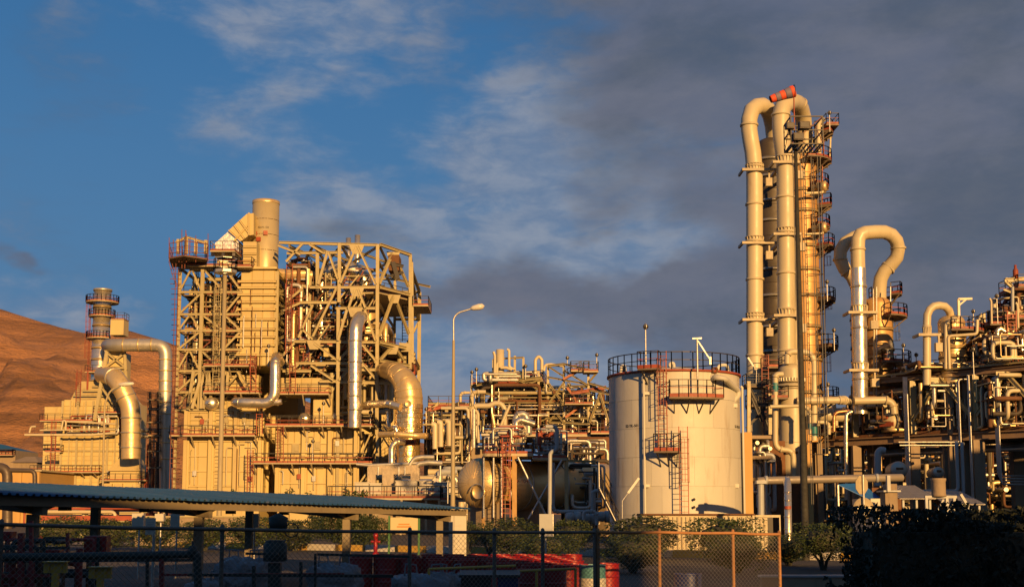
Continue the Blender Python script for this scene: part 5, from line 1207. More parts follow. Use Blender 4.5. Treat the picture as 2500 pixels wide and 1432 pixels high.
AMB = mat('amber cladding', (0.58, 0.34, 0.12), .5, .25, .15, .6, .15, (.38, .2, .08), .5, True)
C2, x2_, r2_ = column('tall amber clad column with ring platforms and ladders up its right side', 1965, 38, dc_, 392, AMB, (405, 470, 520, 605, 662, 725, 800, 880, 960), ring_m=BRASSY)
t = C2
for a0, a1, v, w in ((-90, 40, 398, 2.6), (-40, 60, 330, 3.0), (-70, 35, 460, 2.0), (-30, 60, 505, 2.4), (-70, 35, 558, 2.0), (-50, 60, 606, 2.7), (-50, 60, 735, 2.6), (-60, 60, 850, 2.8), (-50, 60, 975, 2.7), (-60, 60, 1055, 2.4)):
    z = Z(v, dc_); dark = v > 610  # platforms below the shadow line get darker materials as painted shade
    w *= .58
    o = arcp(t, x2_, dc_, r2_+.05, r2_+w, a0, a1, z, n=8, tm=RED if not dark else RUST, dm=DECK, t=.05, th=.14)
    for a in [a0+(a1-a0)*i/5 for i in range(6)]:
        an = math.radians(a); cs, sn = math.cos(an), math.sin(an)
        part('bracket', MB().bar((x2_+(r2_+w-.1)*cs, dc_+(r2_+w-.1)*sn, z-.2), (x2_+r2_*cs, dc_+r2_*sn, z-1.1), .1).bar((x2_+(r2_+w)*cs, dc_+(r2_+w)*sn, z-.24), (x2_+r2_*cs, dc_+r2_*sn, z-.24), .12), DECK if not dark else BLACK, o)
for u, v0, v1 in ((2011, 398, 330), (2008, 505, 460), (2010, 605, 560), (2014, 807, 716), (2012, 700, 610), (2012, 960, 860), (2008, 455, 402)):
    ladder(t, P(u, v0, dc_-.5), P(u, v1, dc_-.5), .6, nrm=(1, -.3, 0), t=.055)
for v in (462, 562):
    c = P(2002, v-6, dc_-2.4); part('nozzle_valve', MB().lathe([(0, -.9), (.3, -.8), (.3, .2), (.55, .25), (.55, .6), (.3, .7)], c, (.8, -.4, 0), 12), BRASSY, t)
    pipe(t, [P(1965, v+10, dc_-2.7), P(2008, v+8, dc_-2.6), P(2010, v, dc_-2.6), P(2010, v-10, dc_-2.5), P(2003, v-12, dc_-1.7)], .14, BEIGE, bend=.35)
pipe(t, [P(1998, 370, dc_-2), P(1998, 300, dc_-2), P(2010, 293, dc_-1)], .25, BEIGE)
for u, w in ((1943, 4), (1947, 2.5)): pipe(t, [P(u, 960, dc_-2.6), P(u, 395, dc_-2.6), P(u+6, 375, dc_-2)], w*mpp(dc_)*.6, BEIGE, seg=8)
rectp(t, X(2003, 318, dc_), X(2033, 318, dc_), dc_-2.4, dc_, Z(320, dc_), dm=DECK); beam(t, P(2000, 398, dc_-1), P(2003, 300, dc_-1), .3); beam(t, P(2026, 398, dc_), P(2028, 320, dc_), .15)
# overhead pipes
def overhead(label, pts, r, dd, m, rings=(), brackets=(), mitre=True, seg=26, bottom=None):
    t_ = thing('overhead_pipe', label, 'pipe', (P(*pts[0][:2], pts[0][2] if len(pts[0]) > 2 else dd)))
    pp = [P(a[0], a[1], a[2] if len(a) > 2 else dd) for a in pts]; rr = r*mpp(dd, 600)
    part('pipe_shell', MB().tube(pp, rr, seg), m, t_)
    for i in rings:                                     # ring flange at (u, v)
        c = P(i[0], i[1], i[2] if len(i) > 2 and i[2] else dd); ax = i[3] if len(i) > 3 else (0, 0, 1)
        part('flange', MB().lathe([(rr, -.1), (rr*1.12, -.1), (rr*1.12, .1), (rr, .1)], c, ax, seg), m, t_)
    for (u, v, w) in brackets:
        c = P(u, v, dd); part('support_bracket', MB().box((c.x-rr-.6, dd-rr-.3, c.z-.14), (c.x+rr+w, dd-rr-.02, c.z+.1)).box((c.x-rr-.6, dd-rr-.02, c.z-.14), (c.x-rr-.4, dd+1.2, c.z+.1)).box((c.x+rr+w-.3, dd-rr-.02, c.z-.14), (c.x+rr+w, dd+3, c.z+.1)), DECKC, t_)
        g = MB()
        for k in range(9): a = math.radians(-170+20*k); g.bar((c.x+rr*math.cos(a), c.y+rr*math.sin(a), c.z+.1), (c.x+rr*1.12*math.cos(a), c.y+rr*1.12*math.sin(a), c.z+.7), .07)
        g.lathe([(rr*1.0, .68), (rr*1.14, .68), (rr*1.14, .76), (rr, .76)], c, seg=20); part('clamp_ring', g, DECKC, t_)
        part('spring_hanger', MB().cb((c.x+rr+.5, dd-.6, c.z-1.2), (.7, .5, .8)).cb((c.x+rr+.5, dd-.6, c.z-.5), (.15, .15, .8)), DECKC, t_)
    return t_
overhead('left tall cream overhead pipe bowing out left over the twin columns',
    [(1843, 1150), (1842, 440), (1841, 405), (1838, 372), (1833, 345), (1829, 318), (1829, 292), (1835, 270, df+.3), (1847, 260, df+.8), (1861, 258, df+1.6), (1873, 266, df+2.6), (1881, 284, df+3.6), (1886, 306, df+4.4), (1889, 332, dc_), (1891, 372, dc_)], 20, df, BEIGE,
    [(1829, 306), (1842, 407), (1842, 499), (1842, 589), (1843, 682), (1843, 771), (1843, 867)], [(1842, 420, 1.4), (1842, 597, 1.6), (1843, 783, 1.6)])
df2 = 116.5
overhead('right tall cream overhead pipe rising beside the mast to the windsock',
    [(1921, 1000), (1919, 640), (1917, 420), (1916, 390), (1912, 362), (1908, 335), (1906, 306), (1906, 280), (1911, 262, df2+.2), (1922, 251, df2+.8), (1934, 248, df2+2), (1946, 252, df2+3.4), (1955, 266, df2+4.8), (1961, 290, df2+5.8), (1964, 325, dc_), (1965, 400, dc_)], 21, df2, BEIGE,
    [(1906, 281), (1916, 382), (1917, 482), (1919, 567), (1919, 667), (1920, 755), (1921, 856), (1951, 258, df2+4, (.7, .6, -.5))], [(1917, 402, .4), (1919, 576, .4), (1920, 773, .4)])
# front vessel under the right pipe
dv = 113.0
t, xv, rv = column('squat cream vessel with a domed top below the two tall overhead pipes', 1928, 31, dv, 903, BEIGE, (932, 942), name='process_vessel', vb=1170, hh=4)
ring(t, (xv, dv, Z(950, dv)), rv*1.02, .1, BEIGE)
for a in range(-170, 0, 12):
    an = math.radians(a); part('bolt', MB().cb((xv+rv*1.08*math.cos(an), dv+rv*1.08*math.sin(an), Z(930, dv)+.1), (.1, .1, .3)), BEIGE, t)
boxpart(t, 'name_plate', (xv-rv*.75, dv-rv-.03, Z(1108, dv)), (xv+.2, dv-rv+.4, Z(1102, dv)), RUST)
part('lifting_lug', MB().cb((xv+.7, dv-rv*.5, Z(890, dv)), (.5, .1, .9)), BEIGE, t)
rectp(t, X(1876, 985, dv-2), X(1918, 985, dv-2), dv-3.2, dv-.4, Z(972, dv-2), dm=DECK); rectp(t, X(1830, 980, dv), X(1895, 980, dv), dv-1, dv+2, Z(990, dv), dm=DECK, tm=BLACK)
rectp(t, X(1868, 890, dv+1), X(1912, 890, dv+1), dv, dv+3, Z(897, dv+1), dm=DECK); rectp(t, X(1820, 935, dv), X(1880, 935, dv), dv-.5, dv+1.5, Z(942, dv), tm=BLACK, dm=DECK)
for u, v0, v1 in ((1868, 950, 865), (1872, 1040, 960)): ladder(t, P(u, v0, dv-.8), P(u, v1, dv-.8), .6, t=.05)
for a, b in (((1830, 945), (1880, 1045)), ((1878, 985), (1822, 1045)), ((1822, 935), (1860, 1030)), ((1828, 1060), (1828, 930)), ((1880, 1060), (1880, 960))): beam(t, P(*a, dv-1), P(*b, dv-1), .3 if a[0] == b[0] else .22, BLACK if a[0] != b[0] else CREAM, 'brace')
tube_lamp('slanted tube lamp beside the tall left overhead pipe', (1846, 935), (1847, 905), (1826, 872), 110)
def rp_(label, pts, r, dd, m, **k): return tp(label, pts, r, dd, m, **k)
rp_('cream inverted U pipe arching from the domed vessel behind the mast', [(1922, 888), (1922, 858), (1988, 858), (1988, 1075)], 7.2, dv-1, BEIGE, bend=1.2, bands=((1988, 1052, .9),))
rp_('cream pipe leaving the domed vessel side and stepping down to the left of the mast', [(1912, 913), (1893, 913), (1893, 1097), (1937, 1097), (1937, 1168)], 6.8, dv-3, BEIGE, bend=1.1, bands=((1893, 945, .8),))
rp_('long level cream pipe running right from behind the mast', [(1945, 978), (2060, 976), (2072, 980, 118)], 9, dv-1.5, BEIGE, bend=.9)
rp_('cream pipe level with the platforms then turning down', [(1880, 992), (1960, 990), (1978, 1000), (1978, 1060)], 4.5, dv-4, BEIGE, bend=.5, bands=((1978, 1040, .5),))
rp_('short cream gooseneck pipe on the lower rack deck', [(1995, 1030), (2024, 1030), (2024, 1060)], 4.5, dv-2, BEIGE, bend=.5)
rp_('copper coloured inverted U pipe on the rack deck', [(2036, 1052), (2036, 1006), (2075, 1002), (2075, 1012)], 4, dv-2, mat('copper pipe', (.45, .22, .1), .35, .7, .1, 1, .1), bend=.6)
rp_('silver upright pipe with a hook beside the copper pipe', [(2066, 1180), (2066, 1010), (2080, 1004)], 4.5, dv-3, ALU, bend=.5)
hex_('big grey horizontal vessel lying behind the rack deck pipes', 1960, 2070, 1012, 17, 119, BEIGE)
hex_('smaller grey vessel end behind the level cream pipe', 2075, 2120, 1025, 14, 121, DULL)
# ============================================================ second pair of columns with looped overheads
dn = 121.0
N1, xn, rn = column('amber clad column with domed top and ring platforms under the looped pipes', 2142, 36, dn, 744, AMB, (806, 844, 875, 905, 940), ring_m=BRASSY, vb=990)
N2, xn2, rn2 = column('narrow brown column half hidden behind the silver overhead riser', 2104, 27, dn+2, 752, BRASSY, (780, 815, 850, 880, 905, 940), ring_m=DULL, vb=990)
for a0, a1, v, w, tt in ((-80, 40, 775, 2.3, N1), (-100, 40, 888, 2.6, N1), (-40, 90, 720, 1.6, N1)):
    w *= .62; z = Z(v, dn); o = arcp(tt, xn, dn, rn+.05, rn+w, a0, a1, z, n=7, dm=DECK, t=.05)
    for a in (a0, (a0+a1)/2, a1):
        an = math.radians(a); part('bracket', MB().bar((xn+(rn+w-.1)*math.cos(an), dn+(rn+w-.1)*math.sin(an), z-.2), (xn+rn*math.cos(an), dn+rn*math.sin(an), z-1.2), .1), DECK, o)
ladder(N1, P(2182, 1000, dn-1), P(2182, 890, dn-1), .6, nrm=(1, -.3, 0), t=.05); ladder(N1, P(2180, 885, dn-.5), P(2180, 778, dn-.5), .6, nrm=(1, -.3, 0), m=BLACK, t=.05)
for u, v0, v1, r in ((2134, 975, 760, 2.6), (2140, 975, 700, 1.8), (2174, 745, 700, 1.6), (2132, 760, 705, 1.2)): pipe(N1, [P(u, v0, dn-2.3), P(u, v1, dn-2.3)], r*mpp(dn), GALV if r < 2 else BEIGE, seg=8)
c = P(2158, 850, dn-2); part('nozzle_valve', MB().lathe([(0, -.9), (.35, -.8), (.35, .6), (.6, .65), (.6, .9)], c, (.9, -.4, .3), 12), DULL, N1); pipe(N1, [P(2168, 845, dn-2.2), P(2168, 880, dn-2.2), P(2155, 888, dn-2.2)], .2, GALV, bend=.4)
dl = 117.5
overhead('silver riser turning into the large cream loop over the amber column',
    [(2101, 1010), (2100, 900), (2097, 760), (2095, 655)], 18, dl, ALU, [(2096, 700), (2098, 770), (2098, 800), (2099, 885), (2100, 925)], [(2098, 765, .8), (2100, 905, .8)])
overhead('large cream loop pipe curving round to the right like a question mark',
    [(2095, 656), (2094, 610), (2095, 585), (2101, 572), (2112, 568), (2135, 566, dl+.5), (2158, 566, dl+1), (2176, 573, dl+1.3), (2188, 587, dl+1.6), (2193, 606, dl+1.9), (2189, 628, dl+2.2), (2175, 646, dl+2.5), (2160, 661, dl+2.8), (2150, 680, dl+3), (2147, 705, dl+3.3), (2147, 745, dn)], 17, dl, BEIGE,
    [(2094, 609), (2193, 606, dl+1.9), (2168, 654, dl+2.7, (-.7, 0, -.7))])
overhead('cream side loop pipe bulging left behind the silver riser',
    [(2100, 574, dl+3), (2085, 580, dl+3), (2064, 592, dl+3), (2052, 612, dl+3), (2051, 634, dl+3), (2062, 656, dl+3), (2080, 674, dl+3.2), (2092, 700, dl+3.4), (2096, 735, dn+1)], 16, dl+3, BEIGE, [(2051, 634, dl+3), (2067, 661, dl+3, (.7, 0, -.7))])
# ============================================================ third vessel with U pipe
do = 112.5
N3, xo, ro = column('short amber and brown vessel with a platform below the cream davit arm', 2323, 32, do, 785, BRASSY, (822, 850, 872), name='process_vessel', vb=935)
z = Z(812, do); o = arcp(N3, xo, do, ro+.05, ro+1.6, -110, 20, z, n=8, dm=DECK, t=.05)
for a in (-100, -60, -20, 10): an = math.radians(a); part('bracket', MB().bar((xo+(ro+1.5)*math.cos(an), do+(ro+1.5)*math.sin(an), z-.2), (xo+ro*math.cos(an), do+ro*math.sin(an), z-1.2), .1), DECK, o)
pipe(N3, [P(2309, 900, do-2), P(2309, 792, do-2), P(2320, 788, do-1.5)], .16, BEIGE, bend=.3); pipe(N3, [P(2318, 900, do-2.2), P(2315, 820, do-2.2), P(2385, 815, do-2.8), P(2386, 780, do-2.8)], .14, BEIGE, bend=.3)
part('davit', MB().bar(P(2341, 775, do-1), P(2340, 730, do-1), .2).bar(P(2339, 730, do-1), P(2373, 729, do-1), .2).bar(P(2341, 745, do-1), P(2358, 731, do-1), .14), BEIGE, N3)
part('lifting_lug', MB().lathe([(0, -.1), (.3, -.1), (.3, .1), (0, .1)], P(2329, 781, do-2), (0, 1, 0), 12), BEIGE, N3)
overhead('cream U-bend pipe over the short vessel with a silver lower leg',
    [(2263, 940), (2263, 800), (2263, 790), (2264, 768), (2270, 755), (2280, 747), (2292, 745), (2306, 747, do-.8), (2316, 756, do-.6), (2321, 768, do-.3), (2323, 790, do)], 9.5, do-1, BEIGE, [(2263, 797)], [(2263, 818, 3.2)])
# ============================================================ far right process unit
t = thing('process_unit', 'crowded process unit with red ladders and platforms at the far right edge', 'steel structure', (X(2450, 1000, 117), 117, 0))
dq = 114.0
zd = Z(905, 110)
for u, v in ((2402, 765), (2404, 800), (2488, 690), (2434, 770), (2465, 800), (2520, 690)): beam(t, (X(u, 850, dq), dq, zd-2), (X(u, 850, dq), dq, Z(v, dq)), .4, name='column')
for v, u0, u1 in ((790, 2395, 2530), (830, 2395, 2530), (765, 2430, 2530), (682, 2455, 2530), (860, 2395, 2530), (720, 2475, 2530)): beam(t, P(u0, v, dq-.2), P(u1, v-3, dq-.2), .3)
rectp(t, X(2430, 770, dq), X(2530, 770, dq), dq-2, dq+4, Z(782, dq), dm=DECK); rectp(t, X(2392, 790, dq), X(2432, 790, dq), dq-2, dq+3, Z(797, dq), dm=DECK); rectp(t, X(2470, 702, dq), X(2530, 702, dq), dq-1.5, dq+3, Z(705, dq), dm=DECK)
rectp(t, X(2395, 850, dq), X(2530, 850, dq), dq-1, dq+5, Z(862, dq), dm=DECK)
beam(t, P(2453, 685, dq-1), P(2530, 678, dq-1), .4); beam(t, P(2455, 686, dq-1), P(2470, 700, dq-1), .3); beam(t, P(2450, 706, dq-1), P(2475, 716, dq-1), .2)
ladder(t, P(2470, 812, dq-2.6), P(2470, 758, dq-2.6), .8, t=.08); ladder(t, P(2470, 900, dq-2.6), P(2470, 812, dq-2.6), .8, t=.08)
for pts, r, m in (([(2434, 910), (2435, 806), (2442, 802), (2458, 812)], 6, ALU), ([(2495, 910), (2494, 812), (2500, 808), (2520, 815)], 6, ALU), ([(2421, 790), (2420, 735), (2416, 728)], 2.6, BEIGE), ([(2486, 800), (2484, 745), (2480, 738)], 3, BEIGE), ([(2472, 760), (2472, 700)], 4, GREY), ([(2394, 830), (2391, 775), (2396, 770)], 3, BEIGE), ([(2440, 800), (2462, 815), (2475, 818)], 6, BRASSY)):
    pipe(t, [P(a, b, dq-2.3) for a, b in pts], r*mpp(dq), m, bend=.6, seg=12)
c = P(2497, 900, dq+1); vessel(t, c, Z(712, dq+1), 13*mpp(dq), DULL, 'small_column')
pipework(t, (X(2400, 850, dq), X(2530, 850, dq), dq-1.8, dq+5, zd+.2, Z(790, dq)), 110, [.06, .1, .17], [BEIGE, RED, GALV, DKB, RUST, DULL, BRASSY], 91, vert=.55)
pipework(t, (X(2440, 740, dq), X(2530, 740, dq), dq-1.5, dq+3, Z(790, dq), Z(710, dq)), 20, [.08, .14, .2], [BEIGE, RED, GALV, RUST], 92, vert=.6)
part('relief_valve', MB().lathe([(0, 0), (.25, 0), (.25, .8), (.12, 1), (.12, 1.3), (0, 1.3)], P(2480, 680, dq-1), (0, 0, 1), 10), RED, t)
flood('floodlight on a thin pole left of the far right unit', 2436, 790, 725, dq-2, s=1.2)
for lab, u, v0, v1 in (('lamp pole rising from the upper rack deck left of the short vessel', 2239, 935, 868), ('lamp pole on the short vessel platform', 2378, 815, 762), ('lamp pole standing on the rack deck right of the short vessel', 2378, 925, 855), ('lamp pole on the low ring platform of the amber column with looped pipes', 2207, 895, 845), ('lamp pole on the dark ring platform at mid height of the tall amber column', 2020, 735, 690), ('lamp pole on the second dark ring platform of the tall amber column', 2037, 855, 808), ('lamp pole on the lowest dark ring platform of the tall amber column', 2022, 975, 940), ('lamp on the top right platform of the tall amber column', 2026, 322, 278)):
    flood(lab, u, v0, v1, 116 if u != 2378 or v0 < 900 else 108, s=1.1)
# ============================================================ two level pipe rack running to the right
t = thing('pipe_rack', 'long two-level pipe rack with concrete columns across the right side', 'pipe rack', (X(2250, 1150, 114), 114, 0)); RK = t
ZU, ZL = 2.2+(1245-924)/F*115, 2.2+(1245-1073)/F*115
def rd(u): return 115*172/(172-(u-2217)*(-.0495)) if False else (ZL-2.2)*F/(172+(u-2217)*.0495)
def rk(u, z): y = rd(u); return Vector((X(u, 1000, y), y, z))
A0, A1 = rk(1800, 0), rk(2600, 0); rdir = (A1-A0).normalized(); rn_ = Vector((-rdir.y, rdir.x, 0))
def beamz(u0, u1, z, w, m=None, off=0.0, nm='beam', h=None): return beam(t, rk(u0, z)+rn_*off, rk(u1, z)+rn_*off, w, m, nm, h=h)
BROWNB = mat('brown girder paint', (.26, .17, .10), .7, 0, .2, .8, .1, (.12, .07, .04), .5)
for off in (0, 7):
    beamz(1960, 2600, ZL, .7, BROWNB, off); beamz(2095, 2600, ZU, .45, BROWNB, off); beamz(2095, 2600, ZU+.5, .16, CREAM, off-.3)
    if off == 0: beamz(1815, 1960, ZL+.15, .4, BROWNB, off)
dk = [rk(1960, 0), rk(2600, 0), rk(2600, 0)+rn_*7, rk(1960, 0)+rn_*7]
platform(t, [(p.x, p.y) for p in dk], ZL+.5, th=.1, dm=RUST, tm=RUST, toe=.2)
dk = [rk(2190, 0), rk(2600, 0), rk(2600, 0)+rn_*8, rk(2190, 0)+rn_*8]
platform(t, [(p.x, p.y) for p in dk], ZU+.4, th=.1, dm=RUST, tm=RUST, toe=.2)
for i in range(60):
    u = 1965+i*10.5; beam(t, rk(u, ZL-.1)+rn_*.1, rk(u, ZL-.1)+rn_*6.9, .22, BROWNB, 'joist')
    if u > 2100: beam(t, rk(u, ZU-.15)+rn_*.1, rk(u, ZU-.15)+rn_*6.9, .2, BROWNB, 'joist')
for u, w in ((2087, .8), (2228, .85), (2382, 1.0), (2540, 1.0), (1975, .8)):
    for off in (0, 7): beam(t, rk(u, 0)+rn_*off, rk(u, ZL-.36)+rn_*off, w, CONC, 'concrete_column', 'box')
    if u > 2000:
        for off in (0, 7): beam(t, rk(u, ZL+.5)+rn_*off, rk(u, ZU-.2)+rn_*off, .55, CREAM, 'column')
for u0, v0, u1, v1 in ((2302, 927, 2234, 1027), (2302, 927, 2376, 1021), (2463, 912, 2388, 1018), (2463, 912, 2545, 1010)):
    a = rk(u0, ZU-.3)-rn_*.35; b = rk(u1, ZL+1.8)-rn_*.35; beam(t, a, b, .34, CREAM, 'brace')
for u in (2302, 2463): c = rk(u, ZU)-rn_*.4; part('gusset', MB().box((c.x-.8, c.y-.05, c.z-.9), (c.x+.8, c.y+.05, c.z-.2)), CREAM, t)
# bundles of small pipes at columns
for u, n, v1 in ((2219, 4, 920), (2351, 2, 925), (2376, 2, 915), (2440, 4, 918), (2070, 2, 1000)):
    for i in range(n):
        a = rk(u+i*4.2, 0)-rn_*(.75+.1*i); zb = 3.2 if u != 2351 else ZL+.3
        pts = [Vector((a.x, a.y, zb)), Vector((a.x, a.y, Z(v1, a.y)))]
        if u == 2440: pts = [Vector((a.x+3, a.y, 5.2-.25*i)), Vector((a.x, a.y, 5.2-.25*i)), pts[1], pts[1]+Vector((.9+.3*i, 0, 0))]
        if u == 2351: pts = [Vector((a.x-5.5, a.y, ZL-.5-.3*i)), Vector((a.x, a.y, ZL-.5-.3*i)), pts[1], pts[1]+Vector((1, 0, 0))]
        pipe(t, pts, .07, GALV, seg=8, bend=.3)
a = rk(2420, 0)-rn_*6
for i in range(2):
    b = a+Vector((i*.45, 0, 0)); x0 = b.x
    tp_ = [Vector((x0-3.2+i*1.1, b.y, 0)), Vector((x0-3.2+i*1.1, b.y, Z(1198+i*10, b.y))), Vector((x0, b.y, Z(1198+i*10, b.y))), Vector((x0, b.y, Z(1078+i*4, b.y))), Vector((x0+1.2, b.y+3, Z(1078, b.y)))]
    tt = thing('process_pipe', ('left' if i == 0 else 'right')+' one of the grey twin pipes kinking before the right rack', 'pipe', tuple(tp_[0])); part('pipe_shell', MB().tube(fillet(tp_, .4, 5), .15, 12), GREY, tt)
# clutter on decks
xa, xb = rk(2200, 0).x, rk(2560, 0).x
for s0, s1, zlo, zhi, n, sd in ((1985, 2100, ZL+.6, ZL+2.4, 60, 101), (2100, 2240, ZL+.6, ZU-1, 60, 102), (2240, 2380, ZL+.6, ZU-.6, 75, 103), (2380, 2560, ZL+.6, ZU-.4, 110, 104), (2200, 2400, ZU+.5, ZU+1.1, 50, 105), (2400, 2560, ZU+.5, ZU+3.4, 60, 106)):
    p, q_ = rk(s0, 0), rk(s1, 0); pipework(t, (p.x, q_.x, min(p.y, q_.y)+1.2, max(p.y, q_.y)+6, zlo, zhi), n, [.05, .08, .13, .2], [BEIGE, GALV, DKB, RUST, BRASSY, DULL, RUST], sd, vert=.5)
for i in range(46): valve(t, rk(R.uniform(1990, 2550), ZL+.95)+rn_*R.uniform(.4, 2), R.uniform(.25, .45), R.choice([RED, GALV, BRASSY, TEAL]))
for i in range(24): valve(t, rk(R.uniform(2200, 2550), ZU+.8)+rn_*R.uniform(.4, 2), R.uniform(.25, .4), R.choice([RED, GALV, BRASSY]))
for z_, r_, m_, o_ in ((ZU-1.0, .42, DULL, 2), (ZU-1.0, .25, BRASSY, 3.2), (ZU-.9, .3, BEIGE, 4.4), (ZL-1.0, .35, GREY, 3), (ZL+4.2, .25, RUST, 5), (ZL-1.2, .22, DULL, 1.6)):
    pipe(t, [rk(2100, z_)+rn_*o_, rk(2600, z_)+rn_*o_], r_, m_)
for u, r, h in ((2210, .55, 1.1), (2222, .4, 1.0)): c = rk(u, ZU+.5)+rn_*1; part('small_drum', MB().lathe([(0, h), (r, h), (r, 0)], c, seg=16), BRASSY, t)
# cream shell and tube vessels on the lower deck
hdr, cz = Vector((-.55, -.83, 0)), None
def deck_vessel(label, u, v, r, dd, L, m, bands):
    c = P(u, v, dd); rr = r*mpp(dd); t_ = thing('heat_exchanger', label, 'heat exchanger', tuple(c)); ax = Vector((-.75, -.66, 0)).normalized()
    part('shell', MB().lathe([(rr*math.sin(a), rr*.5*math.cos(a)) for a in [math.pi/2*i/7 for i in range(8)]]+[(rr, -L), (rr*.6, -L-rr*.35), (0, -L-rr*.5)], c, ax, 28), m, t_)
    for s in bands: part('band', MB().lathe([(rr, -.16), (rr*1.05, -.16), (rr*1.05, .16), (rr, .16)], c-ax*s, ax, 28), DULL, t_)
    q_ = c+ax*rr*.5; part('name_plate', MB().cb(tuple(q_+ax*.02-Vector((0, 0, .3))), (1.5, .08, .4), math.atan2(ax.y, ax.x)+math.pi/2), RED, t_)
    part('name_plate', MB().cb(tuple(q_+ax*.01+Vector((-.1, 0, .35))), (.5, .08, .3), math.atan2(ax.y, ax.x)+math.pi/2), RED, t_)
    for s in (1, L-1): part('saddle', MB().cb(tuple(c-ax*s-Vector((0, 0, rr*1.1))), (rr*1.3, .4, rr*.9), math.atan2(ax.y, ax.x)+math.pi/2), CREAM, t_)
    return t_
deck_vessel('cream domed exchanger with dark bands on the lower rack deck', 2170, 1028, 21, 116, 6.5, BEIGE, (.3, .9, 2.2, 2.7, 5, 5.6))
tp('grey pipe with a blue band curving down onto the banded exchanger', [(2085, 978), (2165, 976), (2180, 985), (2183, 1010)], 9.5, 115, BEIGE, bend=1.2)
hex_('cream exchanger behind the banded one, tilted into the light', 2210, 2262, 1012, 11, 120, BEIGE)
tp('grey bent standpipe under the rack right of the mast', [(2143, 1185), (2143, 1105), (2150, 1097), (2160, 1100)], 8.5, 104, GREY, bend=.8)
for lab, u, v, r in (('dim round vessel end under the rack with a dark plate', 2194, 1146, 21), ('small grey round drum end on a pedestal under the rack', 2291, 1152, 14)):
    c = P(u, v, 108); t_ = thing('drum', lab, 'drum', tuple(c)); rr = r*mpp(108)
    part('shell', MB().lathe([(rr*math.sin(a), rr*.4*math.cos(a)) for a in [math.pi/2*i/6 for i in range(7)]]+[(rr, -4), (0, -4.4)], c, (-.2, -1, 0), 24), DULL, t_); boxpart(t_, 'name_plate', (c.x-rr*.4, c.y-rr*.5, c.z), (c.x+rr*.4, c.y-rr*.3, c.z+.2), RUST)
    part('pedestal', MB().lathe([(rr*.8, 0), (rr*.8, c.z-rr*.8)], (c.x-.2, c.y+1.5, 0), seg=16), CONC, t_)
# under-rack background, the lit and unlit plant beyond
t = thing('rear_plant', 'dense pipes and frames of the plant seen through the gaps under the right rack', 'pipework', (X(2250, 1150, 150), 150, 0))
for s0, s1, n, sd in ((1985, 2110, 60, 201), (2110, 2250, 60, 202), (2250, 2380, 60, 203), (2380, 2560, 80, 204)):
    pipework(t, (X(s0, 1150, 145), X(s1, 1150, 145), 138, 156, .4, Z(1075, 145)), n, [.1, .16, .28], [CREAM, DKB, RUST, BRASSY, DULL, DKB, BEIGE], sd, vert=.5, seg=6)
for i, u in enumerate(range(1980, 2560, 48)): beam(t, (X(u, 1150, 150), 150, 0), (X(u, 1150, 150), 150, Z(985, 150)), .5, CREAM if i % 2 else CONC, 'column')
for v in (1090, 1130, 1170, 1210): beam(t, P(1975, v, 150), P(2560, v, 150), .4, BROWNB)
for i, u in enumerate((2015, 2110, 2180, 2262, 2330, 2400, 2470)):
    w = (2.2, 3, 1.6, 3.4, 2, 3, 3.4)[i]; x_ = X(u, 1100, 152+i % 3); part('vessel_shell', MB().lathe([(w/2, 0), (w/2, Z((1040, 1080, 1030, 1000, 990, 1010, 960)[i], 152)), (0, Z((1040, 1080, 1030, 1000, 990, 1010, 960)[i], 152)+.6)], (x_, 153+i % 3, 0), seg=18), (AMB, DULL, BRASSY)[i % 3], t)
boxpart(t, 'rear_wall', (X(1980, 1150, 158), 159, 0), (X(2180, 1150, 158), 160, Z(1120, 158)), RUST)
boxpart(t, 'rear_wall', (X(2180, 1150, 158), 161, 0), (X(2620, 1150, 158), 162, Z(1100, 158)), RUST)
# transformer style block right of the tank
t = thing('pump_house', 'dark concrete framed bay with an orange pillar right of the white tank', 'building', (X(1860, 1150, 108), 108, 0))
boxpart(t, 'pillar', (X(1813, 1150, 106), 105.5, 0), (X(1835, 1150, 106), 107, Z(1055, 106)), OCH)
for v in (1062, 1112, 1165): boxpart(t, 'floor_slab', (X(1836, 1150, 106), 106, Z(v+8, 106)), (X(1885, 1150, 106), 112, Z(v, 106)), CONC)
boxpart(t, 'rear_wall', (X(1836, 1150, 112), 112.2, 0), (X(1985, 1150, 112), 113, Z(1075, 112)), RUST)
boxpart(t, 'pillar', (X(1972, 1150, 110), 110, 0), (X(1984, 1150, 110), 111, Z(1080, 110)), OCH)
pipework(t, (X(1840, 1150, 108), X(1885, 1150, 108), 106.5, 111, .5, Z(1070, 108)), 18, [.1, .18], [GREY, DULL, GALV, RUST], 211)
# ============================================================ level grey pipe on posts in front
dg_ = 72.0
t = thing('level_pipe', 'long level grey pipe on stout posts in front of the right rack', 'pipe', tuple(P(1850, 1172, dg_)))
rr = 9.5*mpp(dg_, 1170)
pp = [P(1850, 1174, dg_), P(1870, 1172, dg_), P(2150, 1166, dg_), P(2200, 1165, dg_+1)]
part('pipe_shell', MB().tube(pp, rr, 16), mat('dim grey pipe', (.30, .26, .21), .5, .1, .12, .8, .1), t)
for u in (1870, 2140): c = P(u, 1171 if u < 2000 else 1166, dg_); part('flange', MB().lathe([(rr*.9, -.08), (rr*1.15, -.08), (rr*1.15, .08), (rr, .08)], c, (1, 0, 0), 16), GREY, t)
part('post', MB().tube([(X(1857, 1250, dg_), dg_, 0), P(1857, 1180, dg_)], .2, 12), GREY, t); part('post_cap', MB().box(tuple(P(1845, 1180, dg_)-Vector((0, .3, 0))), tuple(P(1869, 1172, dg_)+Vector((0, .3, 0)))), GREY, t)
t = thing('clad_riser', 'silver clad riser with an orange band left of the dark mast foot', 'pipe', (X(1923, 1250, 66), 66, 0))
